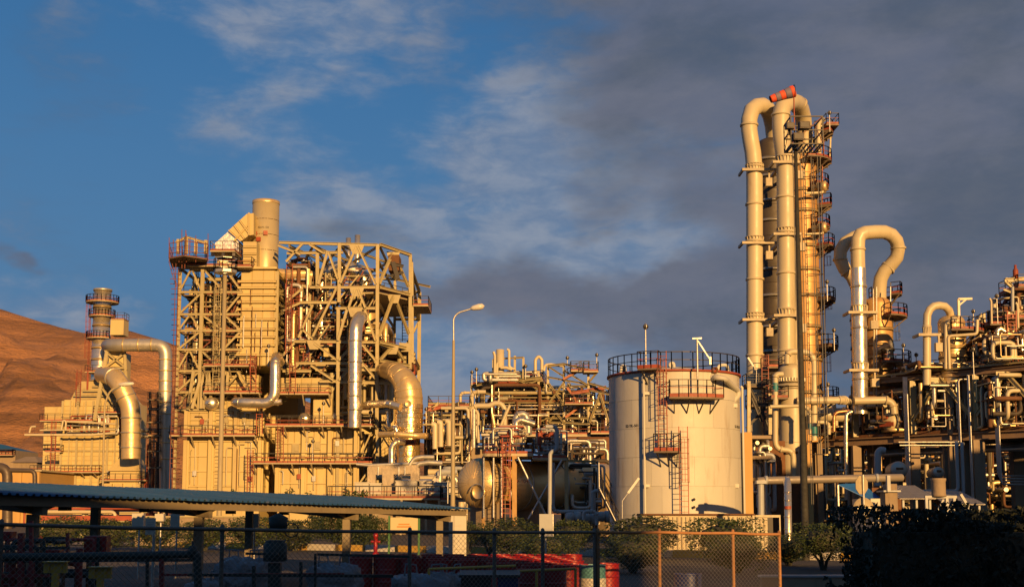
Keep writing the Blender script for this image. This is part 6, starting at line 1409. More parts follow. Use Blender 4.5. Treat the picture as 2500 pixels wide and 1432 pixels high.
rr = 9*mpp(66, 1200); part('pipe_shell', MB().tube([(X(1923, 1250, 66), 66, 0), P(1923, 1186, 66), P(1921, 1170, 68)], rr, 18), ALU, t)
part('orange_band', MB().lathe([(rr*1.02, -.08), (rr*1.02, .08)], P(1923, 1238, 66), seg=18), RED, t)
for v in (1200, 1220, 1260, 1290): part('seam_band', MB().lathe([(rr, -.02), (rr*1.03, -.02), (rr*1.03, .02), (rr, .02)], P(1923, v, 66), seg=18), ALU, t)
# ============================================================ dark mast with light cage and windsock
dm = 55.0
t = thing('lighting_mast', 'tall dark mast with caged ladder and a floodlight basket near its top', 'mast', (X(1953, 1200, dm), dm, 0)); xm = X(1953, 800, dm)
zt = Z(330, dm)
part('pole', MB().lathe([(.18, 0), (.15, 6), (.075, zt), (0, zt)], (xm, dm, 0), seg=14), WOOD, t)
for i in range(24):
    z_ = Z(1085, dm)+i*(Z(360, dm)-Z(1085, dm))/24; z2 = z_+(Z(360, dm)-Z(1085, dm))/24
    beam(t, (xm-.17, dm-.16, z_), (xm-.17, dm-.16, z2), .03, BLACK, 'rail', 'box'); beam(t, (xm+.17, dm-.16, z_), (xm+.17, dm-.16, z2), .03, BLACK, 'rail', 'box')
ladder(t, (xm+.33, dm-.15, Z(1230, dm)), (xm+.33, dm-.15, Z(362, dm)), .36, True, BLACK, (.9, -.45, 0), t=.022, step=.3)
zb_, zt_ = Z(362, dm), Z(296, dm)
bx = [(X(1923, 340, dm), dm-.7), (X(2000, 340, dm), dm-.7), (X(2000, 340, dm), dm+.7), (X(1923, 340, dm), dm+.7)]
for (a, b) in zip(bx, bx[1:]+bx[:1]):
    for z_ in (zb_, (zb_+zt_)/2, zt_): beam(t, (*a, z_), (*b, z_), .05, BLACK, 'cage_rail', 'box')
    beam(t, (*a, zb_), (*a, zt_), .05, BLACK, 'cage_post', 'box'); beam(t, (*a, zb_), (*b, zt_), .03, SCAF, 'brace', 'box')
for i in range(7): f = (i+.5)/7; beam(t, (bx[0][0]+(bx[1][0]-bx[0][0])*f, dm-.7, zb_+.01), (bx[0][0]+(bx[1][0]-bx[0][0])*f, dm+.7, zb_+.01), .06, BLACK, 'grating_bar', 'box')
beam(t, (bx[0][0]-.15, dm-.7, zt_-.4), (xm, dm, zb_-.3), .05, BLACK, 'brace', 'box')
for u, v, w, h in ((1928, 308, 20, 15), (1963, 307, 26, 18), (1948, 335, 26, 18)):
    c = P(u, v, dm-.75); o = part('floodlight', MB().cb(tuple(c), (w*mpp(dm), .3, h*mpp(dm)), .1).cb((c.x, c.y+.2, c.z-.22), (.08, .1, .25)), mat('rusty black box', (.05, .03, .02), .6, 0, .3, 4, .1), t)
    part('lens', MB().cb((c.x, c.y-.16, c.z), (w*mpp(dm)*.8, .03, h*mpp(dm)*.7), .1), BLACK, o)
t = thing('windsock', 'orange and slate striped windsock flying left above the mast', 'windsock', tuple(P(1939, 296, dm)))
part('pole', MB().tube([P(1940, 345, dm), P(1938, 232, dm)], .03, 8), RED, t)
ORG = mat('windsock orange', (.80, .10, .03), .7, 0, .06, 3, .1); SLT = mat('windsock slate', (.20, .17, .24), .7, 0, .1, 3, .1)
a, b = P(1938, 223, dm), P(1881, 243, dm); ax = (b-a); L = ax.length; r0, r1w = 15*mpp(dm, 300), 9*mpp(dm, 300)
f = (0, .16, .40, .60, .80, 1.0)
for i in range(5):
    s0, s1 = f[i]*L, f[i+1]*L; pr = []
    for k in range(5): s = s0+(s1-s0)*k/4; rr = r0+(r1w-r0)*(s/L); pr.append((rr*(1+.03*math.sin(s*9)), s))
    part('stripe', MB().lathe(pr+[(r*.97, s) for r, s in reversed(pr)], a, ax, 22), ORG if i % 2 == 0 else SLT, t)
part('hoop', MB().tube([a+(ax.cross(Vector((0, 0, 1))).normalized()*math.cos(q_)+Vector((0, 0, 1))*math.sin(q_))*r0 for q_ in [k*math.pi/8 for k in range(17)]], .02, 6), BLACK, t)
# ============================================================ signs, canopy, sheds
ds = 58.0
t = thing('stop_sign', 'octagonal sign seen from behind on a silver post above the dark hedge', 'sign', (X(2107, 1250, ds), ds, 0))
part('post', MB().tube([(X(2107, 1200, ds), ds-.05, 0), P(2107, 1158, ds-.05)], .05, 8), GALV, t)
c = P(2104, 1183, ds); rr = 24*mpp(ds); ang = math.radians(35); ux = Vector((math.cos(ang), math.sin(ang), 0))
o8 = [c+ux*rr*math.cos(math.pi/8+i*math.pi/4)+Vector((0, 0, rr*math.sin(math.pi/8+i*math.pi/4))) for i in range(8)]
part('sign_plate', MB().extr(o8, (-.01, .03, 0)), DECKC, t)
c = P(2110, 1240, ds); rr = 26*mpp(ds)
t = thing('round_sign', 'round sign seen from behind below the octagonal sign', 'sign', tuple(c))
part('sign_plate', MB().lathe([(0, 0), (rr, 0), (rr, .03), (0, .03)], c+Vector((0, .1, 0)), (-.1, 1, 0), 28), DECKC, t); part('stiffener', MB().box((c.x-rr*.9, c.y+.02, c.z-.04), (c.x+rr*.9, c.y+.07, c.z+.04)), GALV, t)
part('post', MB().tube([(c.x, c.y+.16, 0), (c.x, c.y+.16, c.z)], .03, 8), GALV, t)
dcn = 80.0
t = thing('canopy', 'bright blue triangular shade canopy under the level pipe', 'canopy', tuple(P(2095, 1200, dcn)))
CB = mat('blue canvas', (.02, .16, .48), .6, 0, .06, 1, .1)
q4 = [P(2046, 1183, dcn), P(2100, 1180, dcn+3), P(2156, 1216, dcn+3), P(2120, 1218, dcn)]
part('sheet', MB().extr(q4, (0, 0, .05)), CB, t)
for p in q4: beam(t, (p.x, p.y, 0), tuple(p), .08, GALV, 'pole', 'box')
TINM = mat('weathered tin', (.34, .32, .28), .55, .2, .15, 1, .2, (.2, .12, .07), .5)
def shed(label, u0, u1, vr, ve, dd, dep, cat='shed'):
    t_ = thing('tin_shed', label, cat, (X((u0+u1)/2, 1200, dd), dd, 0)); xa_, xb_ = X(u0, 1200, dd), X(u1, 1200, dd); ze, zr_ = Z(ve, dd), Z(vr, dd+dep)
    n = 14
    for i in range(n):
        p0 = xa_+(xb_-xa_)*i/n; p1 = xa_+(xb_-xa_)*(i+.96)/n
        part('roof_sheet', MB().extr([(p0+1.0, dd+dep, zr_), (p1+1.0, dd+dep, zr_+.02), (p1, dd, ze+.02), (p0, dd, ze)], (0, 0, .05)), TINM, t_)
    for x_ in (xa_+.3, (xa_+xb_)/2, xb_-.3): beam(t_, (x_, dd+.3, 0), (x_, dd+.3, ze-.02), .12, GREY, 'post', 'box')
    boxpart(t_, 'rear_wall', (xa_+.3, dd+dep-.2, 0), (xb_, dd+dep, zr_-.1), RUST); return t_
shed('grey tin roofed lean-to left under the right rack', 2196, 2285, 1186, 1218, 76, 7); shed('grey tin roofed lean-to further right, its eave lower', 2310, 2405, 1200, 1232, 78, 7)
t = thing('white_hut', 'small white hut with a dark window behind the signs', 'building', (X(2142, 1230, 74), 74, 0)); boxpart(t, 'wall', (X(2126, 1230, 74), 74, 0), (X(2162, 1230, 74), 78, Z(1216, 74)), WCAB); boxpart(t, 'window', (X(2140, 1230, 74), 73.96, Z(1256, 74)), (X(2152, 1230, 74), 74.02, Z(1240, 74)), BLACK)
t = thing('pipe_pillar', 'square tan concrete pillar carrying the end of the level pipe', 'pillar', (X(2177, 1230, 70), 70, 0)); boxpart(t, 'pillar', (X(2162, 1230, 70), 70, 0), (X(2192, 1230, 70), 71, Z(1200, 70)), CONC); boxpart(t, 'bearing_plate', (X(2156, 1230, 70), 69.8, Z(1200, 70)+.002), (X(2198, 1230, 70), 71.2, Z(1196, 70)), GREY); boxpart(t, 'stop_post', (X(2164, 1230, 70), 69.7, Z(1200, 70)), (X(2172, 1230, 70), 69.98, Z(1160, 70)), GREY); boxpart(t, 'saddle', (X(2170, 1230, 70), 70.2, Z(1195, 70)), (X(2194, 1230, 70), 71, Z(1180, 70)), CONC)
t = thing('steel_trestle', 'grey steel trestle with braces in front of the tin sheds', 'trestle', (X(2290, 1230, 68), 68, 0))
for u in (2262, 2312, 2330): beam(t, (X(u, 1230, 68), 68, 0), (X(u, 1230, 68), 68, Z(1212, 68)), .14, GREY, 'post', 'box')
beam(t, P(2258, 1212, 68), P(2335, 1212, 68), .14, GREY, 'beam', 'box'); beam(t, P(2303, 1218, 68), P(2288, 1250, 68), .1, GREY, 'brace', 'box'); beam(t, P(2345, 1205, 68), P(2372, 1250, 68), .14, GREY, 'brace', 'box')
part('drum', MB().lathe([(0, 1), (.42, 1), (.42, .9), (.38, .8), (.38, .1), (.42, 0), (0, 0)], P(2292, 1211, 68), seg=16), CONC, t)
# container
dk_ = 62.0; x0, x1 = X(1568, 1280, dk_), X(1842, 1280, dk_); zt = Z(1256, dk_)
t = thing('shipping_container', 'cream ribbed shipping container with rusty top edge before the white tank', 'container', ((x0+x1)/2, dk_, 0))
CC = mat('container cream', (.60, .52, .34), .6, 0, .1, 1, .1, (.3, .14, .06), .5, True)
boxpart(t, 'body', (x0, dk_+.1, .12), (x1, dk_+2.4, zt-.02), CC); n = 26
for i in range(n):
    a = x0+(x1-x0)*i/n; b = a+(x1-x0)/n*.55; part('rib', MB().add([(a, dk_+.09, .2), (a+.05, dk_+.02, .2), (b-.05, dk_+.02, .2), (b, dk_+.09, .2), (a, dk_+.09, zt-.1), (a+.05, dk_+.02, zt-.1), (b-.05, dk_+.02, zt-.1), (b, dk_+.09, zt-.1)], [(0,1,5,4), (1,2,6,5), (2,3,7,6), (0,3,2,1), (4,5,6,7)]), CC, t)
boxpart(t, 'top_rail', (x0-.03, dk_-.02, zt-.018), (x1+.03, dk_+2.45, zt+.06), RUST); boxpart(t, 'corner_post', (x1-.1, dk_-.04, .1), (x1+.04, dk_+.12, zt-.022), CC)
part('end_frame', MB().box((x1+.06, dk_+.0, zt-.12), (X(1906, 1280, dk_), dk_+.15, zt)).box((X(1903, 1280, dk_), dk_+.01, .1), (X(1906, 1280, dk_), dk_+.14, zt-.125)), CC, t)
xd = X(1874, 1280, dk_); boxpart(t, 'door', (x1+.1, dk_+.02, .15), (xd, dk_+.1, zt-.14), CC)
for f in (.3, .6): part('lock_bar', MB().tube([(x1+.1+(xd-x1)*f, dk_-.02, .2), (x1+.1+(xd-x1)*f, dk_-.02, zt-.2)], .02, 6), CC, t)
boxpart(t, 'interior_shade', (xd+.05, dk_+1.5, .1), (X(1903, 1280, dk_)-.01, dk_+2.3, zt-.1), BLACK)  # black block painted in for the shade inside the open doorway
# ============================================================ foreground
LEAF = mat('shrub leaves', (0.04, 0.062, 0.012), .6, 0, .55, 5, 0, (.12, .10, .03), .4); LEAF_SHADE = mat('shade-darkened hedge leaves', (0.014, 0.02, 0.008), .8, 0, .5, 5, 0)  # the hedge leaf colour is darkened to carry the corner's shade
BARK = mat('bark', (.07, .07, .045), .9, 0, .3, 3, .4)
def leaves(n, rx, ry, rz, size, seed, boxy=0.0, hollow=.55):
    q = random.Random(seed); b = MB(); vs = []; fs = []
    cl = [(q.uniform(0, 6.28), q.uniform(-1, 1), q.uniform(.75, 1.12)) for _ in range(26)]
    cv = [Vector((math.cos(a)*math.sqrt(1-z*z), math.sin(a)*math.sqrt(1-z*z), z)) for a, z, _ in cl]
    for i in range(n):
        d = Vector((q.gauss(0, 1), q.gauss(0, 1), q.gauss(0, 1))).normalized()
        k = max(range(26), key=lambda j: d.dot(cv[j])); s = cl[k][2]*(.9+.12*d.dot(cv[k]))
        r = (hollow+(1-hollow)*q.random()**.5)*s
        if boxy:
            m = max(abs(d.x), abs(d.y), abs(d.z)); d = d.lerp(d/m, boxy)
        p = Vector((d.x*rx*r, d.y*ry*r, d.z*rz*r))
        a = Vector((q.gauss(0, 1), q.gauss(0, 1), q.gauss(0, 1))).normalized(); c = a.cross(Vector((q.gauss(0, 1), q.gauss(0, 1), q.gauss(0, 1)))).normalized()
        L = size*q.uniform(.6, 1.3); o = len(vs)
        vs += [p-a*L, p+c*L*.42, p+a*L, p-c*L*.42]; fs.append((o, o+1, o+2, o+3))
    return b.add(vs, fs)
SHV = [leaves(3800, 1, 1, 1, .06, s, .45) for s in (1, 2, 3)]
SHM = [b.mesh('foliage', LEAF) for b in SHV]
CORE = []
for s in (1, 2, 3):
    b = MB(); b.lathe([(0, -.62), (.45, -.5), (.66, -.1), (.62, .3), (.35, .55), (0, .6)], seg=12); CORE.append(b.mesh('inner_core', BARK))  # solid bark-coloured core filling the shrub
def shrub(label, u, vt, vb, w, dd, i=0, group='clipped round shrubs along the kerb', name='shrub'):
    x = X(u, vb, dd); zt = Z(vt, dd); zb = max(.1, Z(vb, dd)); rx = w/2*mpp(dd); rz = (zt-zb)/2
    t = thing(name, label, 'shrub', (x, dd, 0), group); 
    o = bpy.data.objects.new('foliage', SHM[i % 3]); COL.objects.link(o); o.parent = t; o.location = (0, 0, (zt+zb)/2); o.scale = (rx, min(rx, 2.2), rz); o.rotation_euler.z = i*1.3; o['kind'] = 'stuff'
    o2 = bpy.data.objects.new('inner_core', CORE[i % 3]); COL.objects.link(o2); o2.parent = t; o2.location = o.location; o2.scale = o.scale
    b = MB()
    for k in range(5): a = k*1.25+i; b.tube([(x+math.cos(a)*.06, dd+math.sin(a)*.06, 0), (x+math.cos(a)*.15, dd+math.sin(a)*.15, zb*.6+.1), (x+math.cos(a)*rx*.45, dd+math.sin(a)*.5, zb+rz*.5)], [.06, .05, .02], 6)
    part('trunk', b, BARK, t); return t
for i, a in enumerate((('clipped shrub in front of the red ladder and orange post', 1245, 1264, 1352, 140, 58), ('small low shrub just left of the big clipped shrub', 1142, 1272, 1330, 80, 60),
    ('shrub in front of the grey pipes left of the white tank', 1392, 1266, 1345, 110, 58), ('large spreading shrub at the left end of the container', 1572, 1258, 1352, 190, 56),
    ('dark bushy shrub on a thick trunk behind the long fence', 1545, 1300, 1388, 150, 44), ('shrub in front of the right half of the container', 1770, 1260, 1375, 180, 54),
    ('dark bushy shrub behind the short lit fence panel', 1800, 1305, 1400, 150, 44), ('shrub right of the silver riser foot', 1925, 1302, 1372, 110, 50),
    ('dark shrub left of the black foreground hedge', 2010, 1272, 1365, 130, 46), ('low shrub beside the white meter box', 1195, 1285, 1335, 90, 62),
    ('dull shrub in front of the two fence posts at centre', 1330, 1298, 1368, 140, 52))):
    shrub(a[0], a[1], a[2], a[3], a[4], a[5], i)
for i, (u, w) in enumerate(((150, 130), (265, 120), (380, 130), (500, 120), (612, 130), (720, 110))):
    shrub(('first', 'second', 'third', 'fourth', 'fifth', 'sixth')[i]+' clump from the left of the hedge under the blue shelter roof', u, 1260+(i % 2)*5, 1335, w, 66+(i % 2)*2, i, 'hedge clumps behind the shelter')
def treelet(label, u, vt, dd, w, i):
    x = X(u, 1250, dd); zt = Z(vt, dd); t = thing('small_tree', label, 'tree', (x, dd, 0))
    for k in range(3):
        o = bpy.data.objects.new('foliage', SHM[(i+k) % 3]); COL.objects.link(o); o.parent = t; o.location = ((k-1)*w*.3, k*.3, zt-w*.35-k*.25); o.scale = (w*.42, w*.4, w*.36); o['kind'] = 'stuff'
    part('trunk', MB().tube([(x, dd, 0), (x+.1, dd, zt*.5), (x, dd, zt-.3)], [.09, .07, .02], 7), BARK, t)
treelet('small tree showing under the middle of the blue shelter roof', 830, 1238, 70, 2.6, 0); treelet('small tree left of the yellow notice board', 890, 1245, 72, 2.2, 1)
def sprig(u, vt, dd, h, i, lab):
    x = X(u, 1200, dd); zt = Z(vt, dd); t = thing('sapling', lab, 'plant', (x, dd, zt-h)); 
    o = bpy.data.objects.new('foliage', leaves(160, .35, .3, h*.5, .12, 50+i, 0, .1).mesh('foliage', LEAF)); COL.objects.link(o); o.parent = t; o.location = (0, 0, h*.5); o['kind'] = 'stuff'
    part('stem', MB().tube([(x, dd, 0), (x, dd, zt-.1)], .025, 5), BARK, t)
for i, (u, v, h, l) in enumerate(((707, 1188, .9, 'thin sapling top before the right furnace wall'), (757, 1198, .7, 'leafy sapling top left of the walkway rail'), (845, 1188, 1, 'wispy sapling at the left end of the black walkway rail'), (868, 1194, .8, 'bushy sapling in front of the leftmost pale cabinet'), (888, 1193, .8, 'sapling right of the bushy one before the pale cabinets'), (570, 1193, .6, 'tiny sapling top before the left furnace wall'))): sprig(u, v, 80, h*1.6, i, l)
# big dark hedge in the right foreground
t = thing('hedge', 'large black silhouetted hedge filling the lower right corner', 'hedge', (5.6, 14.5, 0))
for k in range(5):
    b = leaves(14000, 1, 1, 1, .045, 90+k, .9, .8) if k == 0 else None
    if k == 0: HM = b.mesh('foliage', LEAF_SHADE)
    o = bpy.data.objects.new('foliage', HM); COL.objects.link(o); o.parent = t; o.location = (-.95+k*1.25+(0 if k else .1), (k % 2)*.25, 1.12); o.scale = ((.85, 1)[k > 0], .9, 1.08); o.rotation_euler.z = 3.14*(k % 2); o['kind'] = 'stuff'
part('inner_core', MB().box((4.1, 14.1, 0), (11, 14.9, 1.95)), BARK, t)  # solid bark-coloured box filling the hedge
# ------------------------------------------------ shelter with blue corrugated roof
BR = mat('blue roof sheet', (.03, .10, .22), .55, .0, .14, 1.2, .1, (.20, .17, .13), .6)
BEAMC = mat('shelter beam paint', (.26, .21, .13), .6, 0, .15, 1.2, .1, (.12, .08, .05), .5)
e0 = Vector((-10.4, 27, 2.52)); e1 = Vector((-1.47, 42, 2.24)); ed = (e1-e0); EL = ed.length; edn = ed.normalized(); bk = Vector((-.86, .51, 0))*5+Vector((0, 0, .42))
e0 = e0-edn*7; ed = e1-e0; EL = ed.length
t = thing('shelter', 'long open shelter with blue corrugated roof across the lower left', 'shelter', (e0.x, e0.y, 0)); SH = t
nsh = int(EL/.8); up = edn.cross(bk.normalized()); up = up if up.z > 0 else -up
pr = [(0, 0), (.25, 0), (.38, .045), (.62, .045), (.75, 0), (1, 0)]
for i in range(nsh):
    b = MB(); P0 = e0+ed*(i/nsh); w = EL/nsh; n0 = 4
    prof = [(w*(j+a)/n0, h) for j in range(n0) for a, h in pr[:-1]]+[(w+.01, 0)]
    lift = .006*(i % 2); shf = R.uniform(-.04, .04)
    lo = [P0+edn*a+up*(h+lift)-bk.normalized()*(.12+shf) for a, h in prof]; hi = [p+bk+bk.normalized()*.12 for p in lo]
    n = len(lo); lo2 = [p-up*.004 for p in lo]
    b.add(lo+hi, [(j, j+1, n+j+1, n+j) for j in range(n-1)]); b.add(lo2+[p-up*.004 for p in hi], [(j+1, j, n+j, n+j+1) for j in range(n-1)])
    part('roof_sheet', b, BR, t)
dn_ = Vector((0, 0, -1))
for f, w in ((0.03, .16), (.5, .14), (.97, .14)): part('purlin', MB().bar(e0+bk*f-Vector((0, 0, .14)), e1+bk*f-Vector((0, 0, .14)), w*.6, .2), BEAMC, t)
for s in (7.4, 12.5, 18.6, 23.6):
    p = e0+edn*s; a = p+bk*.04; c = p+bk*.96
    part('rafter', MB().bar(a-Vector((0, 0, .34)), c-Vector((0, 0, .34)), .14, .2), BEAMC, t)
    for q_ in (p+bk*.12, p+bk*.9):
        part('post', MB().box((q_.x-.11, q_.y-.11, 0), (q_.x+.11, q_.y+.11, q_.z-.45)), BEAMC, t)
        part('haunch', MB().extr([q_-Vector((0, 0, .46)), q_-edn*.55-Vector((0, 0, .26)), q_+edn*.55-Vector((0, 0, .26)), q_+Vector((0, 0, -.46))][0:3]+[], (.05, .03, 0)), BEAMC, t)
for s in (9, 11.5, 14.6, 16.8, 20.2): p = e0+edn*s+bk*.3; part('lamp_fitting', MB().box((p.x-.12, p.y-.12, p.z-.42), (p.x+.12, p.y+.12, p.z-.2)), BLACK, t)
# ------------------------------------------------ chain link fence
FP = [P(-160, 1277, 16.5), P(0, 1279, 17.2), P(541, 1291, 19), P(1000, 1297, 21), P(1452, 1298, 23)]
FQ = [P(1460, 1298, 23), P(1610, 1298, 23.6), P(1790, 1300, 24.3), P(1903, 1303, 24.8)]
WIRE = mat('fence wire', (.30, .26, .20), .6, .3, .2, 2, 0); FPM = mat('fence tube', (.17, .155, .13), .6, .3, .25, 3, .1, (.10, .09, .04), .6); FRU = mat('rusty fence tube', (.42, .20, .08), .8, .1, .25, 3, .1, (.18, .07, .03), .6)
def fence(label, pts, extra, tube):
    t_ = thing('chain_link_fence', label, 'fence', (pts[0].x, pts[0].y, 0))
    for a, b in zip(pts, pts[1:]):
        part('top_rail', MB().tube([a, a.lerp(b, .5)-Vector((0, 0, .012)), b], .028, 8), tube, t_)
        L = Vector((b.x-a.x, b.y-a.y, 0)).length; h = min(a.z, b.z)-.02-.3; g = MB(); d_ = Vector((b.x-a.x, b.y-a.y, 0)).normalized(); n = int((L+h)/.088)
        A0 = Vector((a.x, a.y, .3))
        for i in range(n):
            for sgn in (0, 1):
                x0, x1 = i*.088-h, i*.088; z0, z1 = 0, h
                if x0 < 0: z0 = -x0; x0 = 0
                if x1 > L: z1 = h-(x1-L); x1 = L
                if z1-z0 < .02: continue
                p, q_ = (x0, z0), (x1, z1)
                if sgn: p, q_ = (L-x0, z0), (L-x1, z1)
                g.tube([A0+d_*p[0]+Vector((0, .003*sgn, p[1])), A0+d_*q_[0]+Vector((0, .003*sgn, q_[1]))], .0030, 3, False, False)
        part('wire_mesh', g, WIRE, t_, kind='stuff')
    for p in pts+extra:
        part('post', MB().tube([(p.x, p.y+.05, 0), (p.x, p.y+.05, p.z+.02)], .033, 8), tube, t_); part('post_cap', MB().lathe([(0, .08), (.03, .06), (.042, 0), (.042, -.05)], (p.x, p.y+.05, p.z+.0), seg=8), tube, t_)
    return t_
fence('long grey chain link fence crossing the foreground from the left', FP, [P(1207, 1298, 21.9), P(1325, 1298, 22.4)], FPM)
fence('short rusty topped chain link fence panel at right of centre', FQ, [], FRU)
# ------------------------------------------------ drums
RD = mat('red drum paint', (.32, .012, .010), .42, .1, .12, 3, .05, (.2, .05, .03), .4); BD = mat('navy drum paint', (.02, .04, .16), .4, .1, .1, 3, .05); TD = mat('teal drum paint', (.10, .28, .30), .5, 0, .1, 3, .05); WD = mat('drum white band', (.6, .58, .5), .5)
def drummesh(m): 
    b = MB(); p = [(0, .87), (.275, .87), (.28, .89), (.292, .89), (.292, .87), (.286, .85)]
    for k in range(3): z = .6-.3*k; p += [(.285, z+.03), (.296, z), (.285, z-.03)]
    p += [(.285, 0), (0, 0)]
    for a, c in zip(p, p[1:]): b.lathe([a, c], seg=22)
    return b
DM = drummesh(RD).mesh('drum', RD); LIDM = MB().lathe([(.03, 0), (.035, .02), (0, .025)], seg=8).mesh('bung', BLACK)
def drum(x, y, z, label, group, me=None, cols=None):
    o = bpy.data.objects.new('steel_drum', me or DM); COL.objects.link(o); o.location = (x, y, z); o.rotation_euler.z = R.random()*6; ROOT[o.name] = Vector((x, y, z))
    setp(o, label, 'drum', group)
    c = bpy.data.objects.new('bung', LIDM); COL.objects.link(c); c.parent = o; c.location = (.18, 0, .873); return o
q = random.Random(5); k = 0
PALM = mat('pallet wood', (.30, .2, .11), .9, 0, .2, 3, .2)
cnt = {}; ORD = ('leftmost', 'second', 'third', 'fourth', 'fifth', 'sixth', 'seventh', 'eighth', 'ninth', 'tenth', 'eleventh', 'twelfth', 'thirteenth', 'fourteenth'); ROWN = ('front', 'second', 'third', 'fourth', 'fifth', 'rearmost')
for r_ in range(6):
    y = 27.2+r_*1.35
    for c_ in range(13):
        u = 880+r_*6+c_*46
        x = X(880, 1370, y)+c_*.64+q.uniform(-.03, .03)
        uu = 1250+x/y*F
        if uu < 865 or uu > 1400 or (r_ == 0 and uu < 1275) or (r_ < 2 and uu < 1180) or (r_ < 3 and uu < 1020): continue
        drum(x, y+q.uniform(-.04, .04), .12, (ORD[cnt.setdefault(r_, 0)]+' drum from the left in the '+ROWN[r_]+' row of packed red drums', cnt.__setitem__(r_, cnt[r_]+1))[0], 'red steel drums packed in rows behind the fence')
pal = thing('pallet', 'long timber pallet deck carrying the packed red drums', 'pallet', (0, 30, 0))
for i in range(14): part('slat', MB().box((-5.2, 26.9+i*.56, .06), (2.4, 27.3+i*.56, .115)), PALM, pal)
for x in (-5, -2.5, 0, 2.2): part('bearer', MB().box((x-.05, 26.9, 0), (x+.05, 34.7, .058)), PALM, pal)
def textdrum(u, y, label, txt):
    x = X(u, 1410, y); o = thing('steel_drum', label, 'drum', (x, y, .12))
    b = drummesh(RD); b.v = [v+Vector((x, y, .12)) for v in b.v]; part('body', b, RD, o)
    text_cyl(o, txt, .1, x, y, .288, -88, .12+.33, WD)
    part('ring_mark', MB().add([(x+(.292)*math.cos(math.radians(-127)+rr*math.cos(a)/.29), y+.292*math.sin(math.radians(-127)+rr*math.cos(a)/.29), .46+rr*math.sin(a)) for a in [2*math.pi*k/16 for k in range(16)] for rr in (.05, .033)], [(2*k, (2*k+2) % 32, (2*k+3) % 32, 2*k+1) for k in range(16)]), WD, o)
textdrum(1349, 25.6, 'front red drum with a white ring mark and white lettering', 'Total'); textdrum(1296, 25.5, 'red drum left of the lettered one, its white ring half turned away', 'Total')
x = X(1447, 1410, 27.5); o = thing('steel_drum', 'teal drum with a white middle band right of the red drums', 'drum', (x, 27.5, .12)); b = drummesh(TD); b.v = [v+Vector((x, 27.5, .12)) for v in b.v]; part('body', b, TD, o); part('white_band', MB().lathe([(.298, .3), (.298, .6)], (x, 27.5, .12), seg=24), WD, o)
drum(X(1481, 1410, 28.2), 28.2, .12, 'single red drum right of the teal drum', None); drum(X(1408, 1410, 27.9), 27.9, .12, 'red drum between the lettered drum and the teal drum', None)
x = X(1679, 1410, 26); drum(x, 26, -.0, 'navy blue drum behind the short rusty fence panel', None, drummesh(BD).mesh('drum', BD))
for i, (u0, u1) in enumerate(((1120, 1203), (1210, 1270))):
    a, b = X(u0, 1400, 23.6), X(u1, 1400, 23.6); t = thing('waste_bin', ('wider left' if i == 0 else 'narrower right')+' of two black lidded bins behind the fence', 'bin', (a, 23.6, 0))
    boxpart(t, 'body', (a+.04, 23.65, .05), (b-.04, 24.3, .93), (BLACK, BD)[i]); part('lid', MB().extr([(a, 23.58, .935), (b, 23.58, .935), (b, 24.35, .99), (a, 24.35, .99)], (0, 0, .05)), BLACK, t); part('wheel', MB().lathe([(0, -.03), (.09, -.03), (.09, .03), (0, .03)], (a+.1, 24.3, .09), (1, 0, 0), 12), BLACK, t)
# ------------------------------------------------ bags
BAG = mat('woven bag plastic', (.22, .23, .25), .55, 0, .12, 4, .6, (.2, .2, .2), .3, bscale=9)
def bag(label, u, v, dd, w, h, seed):
    c = P(u, v, dd); t = thing('bulk_bag', label, 'bag', (c.x, dd, 0)); b = MB(); vs = []; fs = []; N_, M2 = 44, 26
    for j in range(M2+1):
        th_ = math.pi*j/M2
        for i in range(N_):
            a = 2*math.pi*i/N_; d_ = Vector((math.sin(th_)*math.cos(a), math.sin(th_)*math.sin(a), math.cos(th_))); m_ = max(abs(d_.x), abs(d_.y), abs(d_.z)); e = d_.lerp(d_/m_, .6)
            f = 1+.22*noise.noise(d_*2.6+Vector((seed, 0, 0)))+.16*abs(noise.noise(d_*5+Vector((0, seed, 0))))+.07*noise.noise(d_*11+Vector((0, seed, 0)))
            vs.append((c.x+e.x*w/2*f, dd+e.y*w/2*f, h/2+e.z*h/2*f))
    for j in range(M2):
        for i in range(N_): fs.append((j*N_+i, (j+1)*N_+i, (j+1)*N_+(i+1) % N_, j*N_+(i+1) % N_))
    part('body', b.add(vs, fs, True), BAG, t)
    for sx in (-1, 1): part('lifting_loop', MB().tube([(c.x+sx*w*.3, dd, h*.95), (c.x+sx*w*.28, dd, h+.22), (c.x+sx*w*.12, dd, h+.2), (c.x+sx*w*.1, dd, h*.95)], .018, 6), BAG, t)
for i, (l, u, dd, w, h) in enumerate((('grey white bulk bag left of the dark machine under the shelter', 595, 26.5, 1.1, 1.15), ('bulk bag behind the fence post left of centre', 815, 26, 1.1, 1.05), ('low flattened bag in front of the red drums', 1035, 24.8, 1.3, .92), ('small bag beside the flattened one, just left of the bins', 1100, 25.3, .7, .9), ('slumped pale bag at the left behind the dark pipe', 505, 25.8, .8, .75))): bag(l, u, 1400, dd, w, h, i*3.7)
